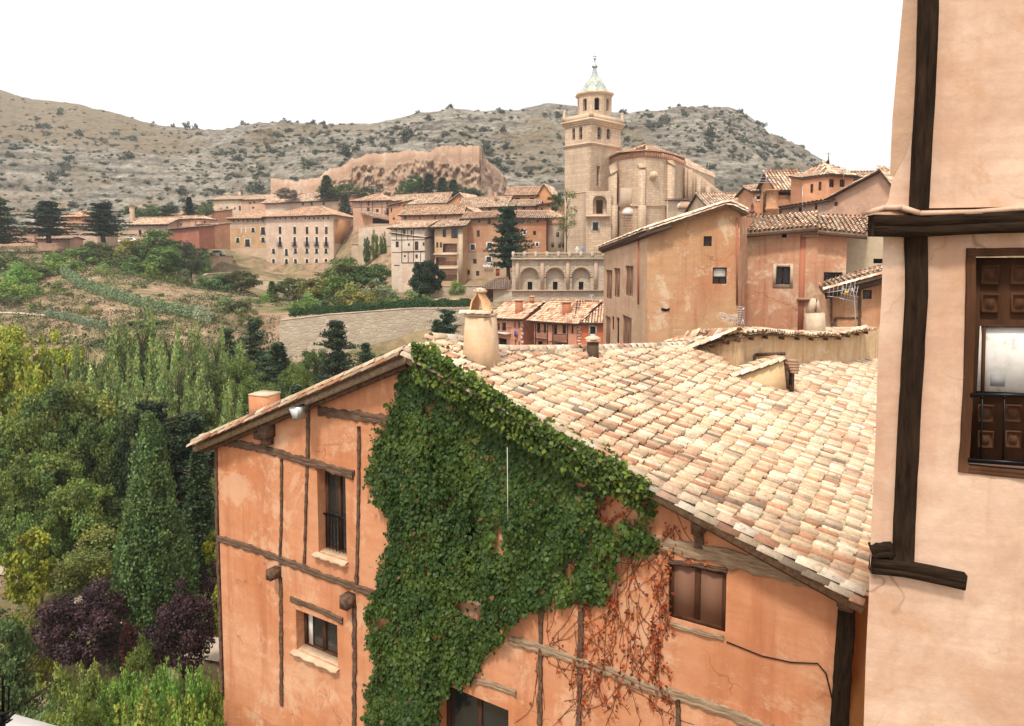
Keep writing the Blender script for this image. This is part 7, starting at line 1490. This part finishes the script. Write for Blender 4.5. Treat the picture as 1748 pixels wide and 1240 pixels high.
tree('round', 215, 1090, 26, 60, MG, 'little green bush on the garden lawn', 'bush', 5000, .035, 0, bush=True)
for i, (x, t, Y, w_) in enumerate([(65, 1122, 22, 110), (122, 1116, 22, 95), (180, 1128, 21.6, 110), (252, 1112, 21.2, 120), (312, 1118, 20.8, 100), (352, 1128, 20.5, 80), (95, 1175, 19.6, 160), (205, 1168, 19.2, 170), (300, 1165, 19, 150)]):
    tree('shoots', x, t, Y, w_ * 1.15, tuple(c * random.uniform(.85, 1.15) for c in BR), ['fresh green shrub at the left of the bright row', 'fresh green shrub with upright shoots second in the row', 'fresh green shrub in the middle of the row', 'fresh green shrub below the smaller plum', 'fresh green shrub next to the orange wall', 'last fresh green shrub touching the wall corner', 'big bright shrub at the lower left', 'big bright shrub at the bottom centre of the garden', 'big bright shrub at the bottom by the wall'][i], 'shrub', 14000, .026, i % 3, group='fresh green shrubs below the wall', name='leafy_shrub', bush=True)
tree('cedar', -15, 1040, 17.5, 190, (.10, .155, .055), 'feathery light green conifer at the lower left edge', 'conifer', 16000, .016, 2, name='feathery_conifer')
# middle distance behind the left roof
for k_, x, t, Y, w_, c, lab in [('spruce', 430, 540, 72, 62, SP, 'dark spruce left of the plain retaining wall'), ('spruce', 384, 552, 69, 50, SP, 'dark spruce right of the poplars'), ('spruce', 470, 585, 70, 62, (.045, .075, .03), 'spruce at the foot of the hillside hedge'), ('broad', 402, 598, 64, 70, MG, 'rounded green tree under the spruces'), ('broad', 447, 640, 60, 90, DG, 'dark tree above the little chimney'),
    ('cedar', 572, 543, 72, 105, (.05, .075, .035), 'gnarled open conifer in front of the plain wall'), ('broad', 533, 588, 74, 62, (.11, .16, .04), 'light green tree beside the gnarled conifer'), ('spruce', 622, 583, 75, 46, SP, 'small spruce before the plain wall'), ('spruce', 652, 604, 76, 34, SP, 'tiny spruce right of the gnarled conifer'), ('broad', 500, 610, 66, 60, MG, 'bushy tree below the plain wall'),
    ('spruce', 762, 522, 88, 62, (.05, .085, .045), 'bluish spruce left of the big chimney'), ('spruce', 745, 545, 86, 40, (.05, .085, .04), 'small spruce half behind the roof ridge'), ('spruce', 500, 655, 60, 50, SP, 'low spruce just above the left verge'), ('broad', 395, 640, 60, 60, MG, 'green tree above the roof corner'), ('spruce', 878, 592, 70, 40, SP, 'dark conifer top in front of the orange terraces'), ('spruce', 450, 600, 67, 46, SP, 'narrow spruce between its taller neighbours')]:
    tree('cedar' if (k_ == 'spruce' and int(x) % 3 != 2 and w_ > 45) else k_, x, t, Y, w_ * (1.45 if k_ == 'spruce' else 1), tuple(q * 1.25 for q in c) if k_ == 'spruce' else c, lab, {'spruce': 'conifer', 'cedar': 'conifer', 'broad': 'tree'}[k_], 12000 if k_ != 'spruce' else 9000, .024, int(x) % 3, name='conifer' if k_ != 'broad' else None)
# hillside trees and bushes
HB = [('broad', 222, 412, 148, 60, 'tree at the left foot of the pinkish barn'), ('broad', 285, 420, 132, 80, 'tree above the bare slope right of the barn tree'), ('broad', 325, 412, 146, 50, 'tree beside the orange road house'), ('broad', 235, 440, 128, 80, 'rounded tree in the middle of the tree belt'), ('round', 300, 462, 124, 60, 'bush under the right end of the tree belt'), ('broad', 500, 470, 126, 60, 'bush tree below the palace windows'), ('round', 448, 505, 116, 50, 'shrub in front of the pale terrace wall'), ('broad', 575, 470, 114, 80, 'bush tree filling the slope right of the palace'), ('broad', 5, 425, 126, 100, 'tree at the left edge below the first villa'), ('broad', 52, 440, 118, 80, 'tree left of the hedge bend'), ('broad', 128, 425, 130, 95, 'dark tree under the first cedar'), ('broad', 162, 408, 136, 60, 'tree between the two cedars'), ('round', 25, 478, 104, 100, 'bush low on the slope at the left edge'), ('round', 85, 480, 108, 60, 'bush left of the hedge start'),
      ('broad', 205, 432, 132, 75, 'tree right of the second cedar'), ('broad', 240, 402, 140, 70, 'tree in front of the pinkish barn'), ('broad', 268, 392, 138, 85, 'large bushy tree hiding the barn foot'), ('broad', 305, 405, 140, 60, 'tree below the long red shed'), ('round', 180, 455, 122, 70, 'bush above the long hedge'), ('round', 255, 455, 124, 80, 'bush at the tree belt foot'),
      ('round', 312, 502, 128, 30, 'small dark round bush under the road wall'), ('round', 330, 499, 128, 26, 'second dark round bush under the road wall'), ('broad', 372, 468, 132, 70, 'bushy tree below the road wall'), ('broad', 410, 458, 134, 60, 'bushy tree below the palace corner'), ('round', 350, 418, 163, 22, 'dark shrub by the road rail'), ('spruce', 463, 480, 124, 24, 'small conical tree before the terrace wall'),
      ('round', 464, 500, 117, 28, 'dark round bush under the conical tree'), ('broad', 545, 468, 116, 80, 'bushy tree under the palace orange side'), ('broad', 590, 440, 126, 90, 'large bush mass right of the palace'), ('broad', 636, 446, 124, 70, 'bush mass left of the half-timbered house'), ('round', 608, 490, 108, 100, 'wide shrub above the green hedge'), ('round', 680, 498, 104, 100, 'long shrub before the half-timbered house'),
      ('round', 560, 500, 110, 80, 'shrub at the left of the hedge'), ('round', 522, 505, 104, 70, 'shrub above the retaining wall start'), ('round', 650, 478, 112, 70, 'pale flowering shrub by the white house'), ('round', 627, 400, 147, 14, 'small shrub on the garden terrace, left one'), ('round', 640, 396, 147, 16, 'middle shrub on the garden terrace'), ('round', 654, 397, 147, 13, 'right shrub on the garden terrace'),
      ('round', 730, 440, 112, 56, 'very dark ball shaped bush before the ochre loggia house'), ('round', 778, 480, 112, 26, 'low green shrub right of the ball shaped bush'), ('round', 715, 505, 103, 80, 'low hedge-like shrub behind the green hedge'), ('round', 430, 505, 110, 60, 'shrub on the slope below the terrace wall'), ('round', 385, 520, 104, 60, 'shrub on the bare slope'), ('round', 60, 520, 98, 40, 'small shrub on the bare slope at the left'), ('round', 115, 498, 106, 16, 'tiny dark bush under the hedge'), ('round', 35, 455, 112, 70, 'olive bush on the upper left slope'), ('round', 230, 488, 112, 50, 'bush between hedge and tree belt'), ('round', 275, 505, 108, 46, 'small bush above the hedge end'), ('round', 150, 528, 96, 50, 'bush under the middle of the hedge'), ('round', 245, 548, 90, 60, 'bush below the hedge by the poplar tops'), ('round', 15, 500, 100, 60, 'bush at the left edge above the pale path'), ('broad', 395, 505, 100, 70, 'tree right of the whitish hedge end'), ('round', 420, 530, 96, 50, 'low bush left of the retaining wall'), ('round', 355, 512, 108, 50, 'bush above the whitish hedge end'), ('broad', 108, 440, 124, 70, 'tree where the hedge begins')]
for i, (k_, x, t, Y, w_, lab) in enumerate(HB):
    c = {730: (.022, .045, .014), 650: (.20, .24, .11)}.get(x, tuple(q * random.uniform(.8, 1.35) for q in [MG, DG, (.09, .12, .035)][i % 3]))
    tree(k_, x, t, Y, w_ * 1.08, c, lab, 'tree' if k_ != 'round' else 'bush', 6000 if x != 730 else 22000, .038, i % 3, bush=k_ == 'round', base=ZY(498, 112) - 1 if x == 730 else None)
for x, t, Y, w_, c, lab in [(-5, 335, 148, 90, (.07, .10, .03), 'olive green cedar cut by the left edge'), (85, 342, 152, 84, (.028, .055, .026), 'dark spreading cedar left of the small villa'), (178, 343, 152, 80, (.028, .055, .026), 'dark spreading cedar right of the small villa'), (868, 346, 112, 92, (.025, .062, .032), 'dark cedar standing before the brown-red house')]:
    tree('cedar', x, t, Y, w_ * (1.25 if x < 500 else 1), c, lab, 'cedar', 11000, .028, int(abs(x)) % 2, base=ZY(478, 112) if x == 868 else ZY(415, 150) if x > 0 else None)
tree('spruce', 326, 336, 178, 22, (.018, .038, .018), 'dark narrow cypress behind the red shed', 'cypress', 5000, .04, 1, base=ZY(376, 178)); tree('round', 252, 348, 182, 70, (.07, .12, .03), 'rounded green tree behind the pinkish barn', 'tree', 6000, .04, 1, base=ZY(378, 182)); tree('broad', 292, 348, 186, 40, SP, 'dark green tree left of the narrow cypress', 'tree', 5000, .04, 0, base=ZY(372, 186))
tree('broad', 352, 345, 196, 30, (.12, .17, .05), 'light green tree by the tall cream house', 'tree', 4000, .045, 1, base=ZY(378, 196)); tree('spruce', 590, 330, 204, 32, (.085, .09, .055), 'greyish conifer between palace and timbered house', 'conifer', 6000, .04, 0, base=ZY(388, 204))
for x, t, w_, k_, c in ((709, 299, 32, 'broad', (.06, .12, .03)), (733, 297, 32, 'spruce', SP), (756, 303, 30, 'spruce', SP), (775, 307, 26, 'spruce', (.05, .09, .035)), (800, 318, 48, 'round', (.06, .10, .04)), (560, 300, 30, 'spruce', (.06, .10, .03)), (590, 312, 52, 'round', (.10, .14, .04)), (690, 312, 26, 'round', (.10, .16, .05)), (632, 316, 44, 'round', (.13, .13, .07)), (492, 322, 40, 'round', (.20, .16, .11))):
    tree(k_, x, t, 213, w_ * 1.1, c, {709: 'rounded green tree under the castle rock', 733: 'left dark conifer under the castle rock', 756: 'middle dark conifer under the castle rock', 775: 'right conifer under the castle rock', 800: 'wide green shrubbery at the castle corner', 560: 'conifer at the left castle wall foot', 590: 'light green shrubs at the left castle wall foot', 690: 'small light bush left of the castle trees', 632: 'olive bushes under the castle rock', 492: 'dry brownish bushes under the outer castle wall'}[x], 'tree' if k_ != 'round' else 'bush', 5000, .045, x % 3, base=ZY(340, 213), bush=k_ == 'round')
tree('sparse', 967, 308, 108, 46, (.15, .17, .06), 'thin half-bare tree in front of the bell tower', 'tree', 1500, .020, 0, base=ZY(441, 108))
tree('sparse', 948, 330, 130, 34, (.09, .13, .05), 'small leafy tree left of the half-bare one', 'tree', 2500, .04, 1, base=ZY(372, 130))
# hedges
def hedge(label, pts, w_, h_, col, n=9000, leaf=.22, flat_top=True):
    P = []; 
    for q in pts: 
        if len(q) == 2: p = on_ground(*q)
        else: p = G(*q)
        if p is not None: P.append(p)
    P = np.array(P); L = np.concatenate([[0], np.cumsum(np.linalg.norm(np.diff(P, axis=0), axis=1))]); t = rng.uniform(0, L[-1], n); c = np.stack([np.interp(t, L, P[:, k]) for k in range(3)], 1)
    a = rng.uniform(0, math.pi, n); rr_ = rng.random(n) ** .25; c = c + np.stack([rng.normal(0, .05, n), np.cos(a) * w_ / 2 * rr_, np.sin(a) * h_ * rr_], 1) * (1 + .18 * np.sin(t * 2.1))[:, None]
    N = np.stack([a * 0, np.cos(a), np.sin(a)], 1) + rng.normal(0, .4, (n, 3)); v_, f_, c_ = leaf_mesh(c, rng.normal(0, 1, (n, 3)), N, rng.uniform(.6, 1.3, n) * leaf, (np.array(col) * (1 + rng.normal(0, .18, (n, 1)))), 'rh')
    return props(np_mesh('hedge', v_, f_, M['leaf'], cols=np.clip(c_, .003, 1)), label, 'hedge')
hedge('dark clipped green hedge along the top of the retaining wall', [(495, 540, 96), (560, 534, 97), (640, 528, 98), (705, 524, 98), (806, 523, 99)], 1.2, 1.0, (.035, .085, .02), 12000)
hedge('long curving grey-green hedge crossing the bare slope', [(104, 462), (118, 476), (135, 488), (160, 499), (200, 512), (235, 522), (262, 530), (300, 537), (338, 544)], 2.0, 1.5, (.20, .26, .13), 16000, .25)
hedge('whitish flowering end of the long hedge', [(336, 543), (352, 546), (364, 552)], 2.2, 1.5, (.36, .38, .24), 2500, .25)
hedge('lower pale hedge beside the slope path', [(80, 541), (120, 548), (150, 556), (182, 561)], 1.0, .9, (.22, .27, .16), 5000, .2)
# scattered ground cover on the slopes
def cover(name, n_cl, region, cols_, leaf, per=26, size=(.35, .9), seed=1):
    r_ = np.random.default_rng(seed); px = r_.uniform(region[0], region[1], n_cl); Y = r_.uniform(region[2], region[3], n_cl); x = (px - CX) / F * Y; z = ground_z(x, Y)
    keep = fbm(x * .09 + 31, Y * .09, 3) + r_.normal(0, .15, n_cl) > -.12; x, Y, z = x[keep], Y[keep], z[keep]; k = len(x); s_ = r_.uniform(*size, (k, 1)) * np.array([1.2, 1.2, .7])
    P, N, ids = clump_pts(r_, np.stack([x, Y, z], 1), s_, per); base = np.array(cols_)[r_.integers(0, len(cols_), k)]; c = base[ids] * (1 + r_.normal(0, .18, (len(P), 1)))
    v_, f_, c_ = leaf_mesh(P, r_.normal(0, 1, P.shape) + Z, N + r_.normal(0, .4, P.shape), r_.uniform(.6, 1.3, len(P)) * leaf, c, 'rh'); return props(np_mesh(name, v_, f_, M['leaf'], cols=np.clip(c_, .003, 1), loc=V(0, 0, 0)), kind='stuff')
cover('low_scrub', 5200, (-150, 520, 82, 165), [(.07, .10, .03), (.12, .13, .05), (.10, .09, .045), (.05, .075, .025), (.20, .17, .09)], .24, 26, (.4, 1.3))
cover('grass', 3600, (-200, 700, 44, 84), [(.07, .11, .03), (.05, .08, .02), (.11, .14, .04)], .3, 30, (.5, 1.2), 2)
cover('lawn_plants', 1500, (-100, 420, 20, 44), [(.06, .11, .025), (.09, .13, .03)], .13, 20, (.15, .4), 3)
# ------------------------------------------------------------------ junipers on the hills
def shrub_mesh(seed):
    r_ = np.random.default_rng(seed); k = 9; C = np.stack([r_.uniform(-.5, .5, k), r_.uniform(-.5, .5, k), r_.uniform(.15, .6, k)], 1); P, N, ids = clump_pts(r_, C, np.full((k, 3), .32) * r_.uniform(.7, 1.2, (k, 1)), 22)
    c = r_.uniform(.7, 1.3, k)[ids][:, None] * np.ones((1, 3)); return leaf_mesh(P, r_.normal(0, 1, P.shape), N, r_.uniform(.14, .3, len(P)), c, 'rh')
SH = []; r_ = np.random.default_rng(5); cand = []
while len(cand) < 2400:
    px = r_.uniform(-60, 1420); s = r_.uniform(.03, .99)
    d_ = float(vnoise(np.array(px * .012 + 4), np.array(s * 6.))) + (.25 if (px < 200 and .3 < s < .62) else 0) - (.35 if (px < 420 and s > .62) else 0) + (.1 if px > 1060 else 0)
    if r_.random() < np.clip((d_ - .2) * 1.5, .12, 1): cand.append((px, s))
bx = V(0, 0, 0)
for i, (px, s) in enumerate(cand[:280]):
    p = on_hill(px, s); sz = r_.uniform(1.5, 3.3) * (1.0 if r_.random() > .15 else 1.4); c = np.array([.052, .064, .034]) * r_.uniform(.8, 1.5); v_i = i % 4
    if i < 4: v_, f_, c_ = shrub_mesh(i); o = np_mesh('juniper_bush', v_, f_, M['leaf'], cols=c_, loc=V(0, 0, 0)); SH.append(o)
    else: o = SH[v_i].copy(); sc.collection.objects.link(o)
    o.location = tuple(p - Z * .2); o.scale = (sz * r_.uniform(.8, 1.2), sz, sz * r_.uniform(.75, 1.3)); o.rotation_euler = (0, 0, r_.uniform(0, 6.28)); o.color = (c[0], c[1], c[2], 1)
    props(o, 'small dark juniper bush dotted on the rocky hillside', 'bush', 'junipers dotted on the hillside')
vs2, fs2, cs2, b = [], [], [], 0; pr = [shrub_mesh(20 + k) for k in range(3)]
for i, (px, s) in enumerate(cand[280:]):
    v_, f_, c_ = pr[i % 3]; sz = r_.uniform(.6, 1.7); p = on_hill(px, s); vs2.append(v_ * sz + p); fs2.append(f_ + b); cs2.append(c_ * np.array([.058, .068, .038]) * r_.uniform(.8, 1.8)); b += len(v_)
props(np_mesh('hill_scrub', np.concatenate(vs2), np.concatenate(fs2), M['leaf'], cols=np.concatenate(cs2), loc=V(0, 0, 0)), kind='stuff')
for x, h_ in ((307, 3.5), (331, 6), (344, 4.5), (272, 2.5), (560, 3)):
    p = on_hill(x, .99); sz = h_; o = SH[x % 4].copy(); sc.collection.objects.link(o); o.name = 'juniper_bush'; o.location = tuple(p - Z * .3); o.scale = (sz * .55, sz * .55, sz); o.color = (.04, .05, .03, 1); props(o, {307: 'small tree on the skyline left of the hill saddle', 331: 'taller dark tree standing on the hill saddle', 344: 'dark tree beside the tallest one on the saddle', 272: 'tiny bush on the left skyline slope', 560: 'little bush on the middle skyline'}[x], 'bush')
    if 'group' in o: del o['group']
# ================================================================== wrought iron and ledge at the lower left, close to the camera
Yn = 3.0; ir = thing('iron_lantern_top', 'black wrought iron loops and leaves at the bottom left corner', 'ironwork', G(5, 1250, Yn)); q = Yn / F
def loop(cx_, top, bot, w_, r): 
    ps = [(cx_ - w_, bot), (cx_ - w_, top + w_)] + [(cx_ - w_ * math.cos(t), top + w_ - w_ * math.sin(t)) for t in np.linspace(.3, math.pi - .3, 6)] + [(cx_ + w_, top + w_), (cx_ + w_, bot)]
    mb = MB(); mb.tube([G(a, b, Yn) for a, b in ps], r * q, 7); return mb.build('loop', M['iron'], ir)
loop(-2, 1153, 1215, 6.5, 1.8); loop(11, 1171, 1215, 4.2, 1.6)
mb = MB()
for i, (a, b, c, d) in enumerate([(0, 1222, 26, 1208), (2, 1228, 27, 1217), (0, 1215, -14, 1205), (4, 1232, 22, 1228), (0, 1225, -16, 1218)]): mb.tube([G(a, b, Yn), G((a + c) / 2, (b + d) / 2 + 2, Yn - .01), G(c, d, Yn)], [3.6 * q, 3.2 * q, .8 * q], 7)
mb.build('leaf_spray', M['iron'], ir); mb = MB(); mb.lathe(G(3, 1290, Yn), [(4 * q, 0), (5 * q, 40 * q), (9 * q, 58 * q), (11 * q, 70 * q), (5 * q, 78 * q)], 10); mb.build('stem', M['iron'], ir)
lg = MB(); a, b, c, d = G(24, 1219, 3.6), G(110, 1243, 3.5), G(120, 1330, 3.0), G(-40, 1300, 3.1); lg.prism([a, b, c, d], V(0, 0, -.12)); props(lg.build('ledge', M['white']), 'pale stone ledge behind the black ironwork at the bottom left', 'ledge')
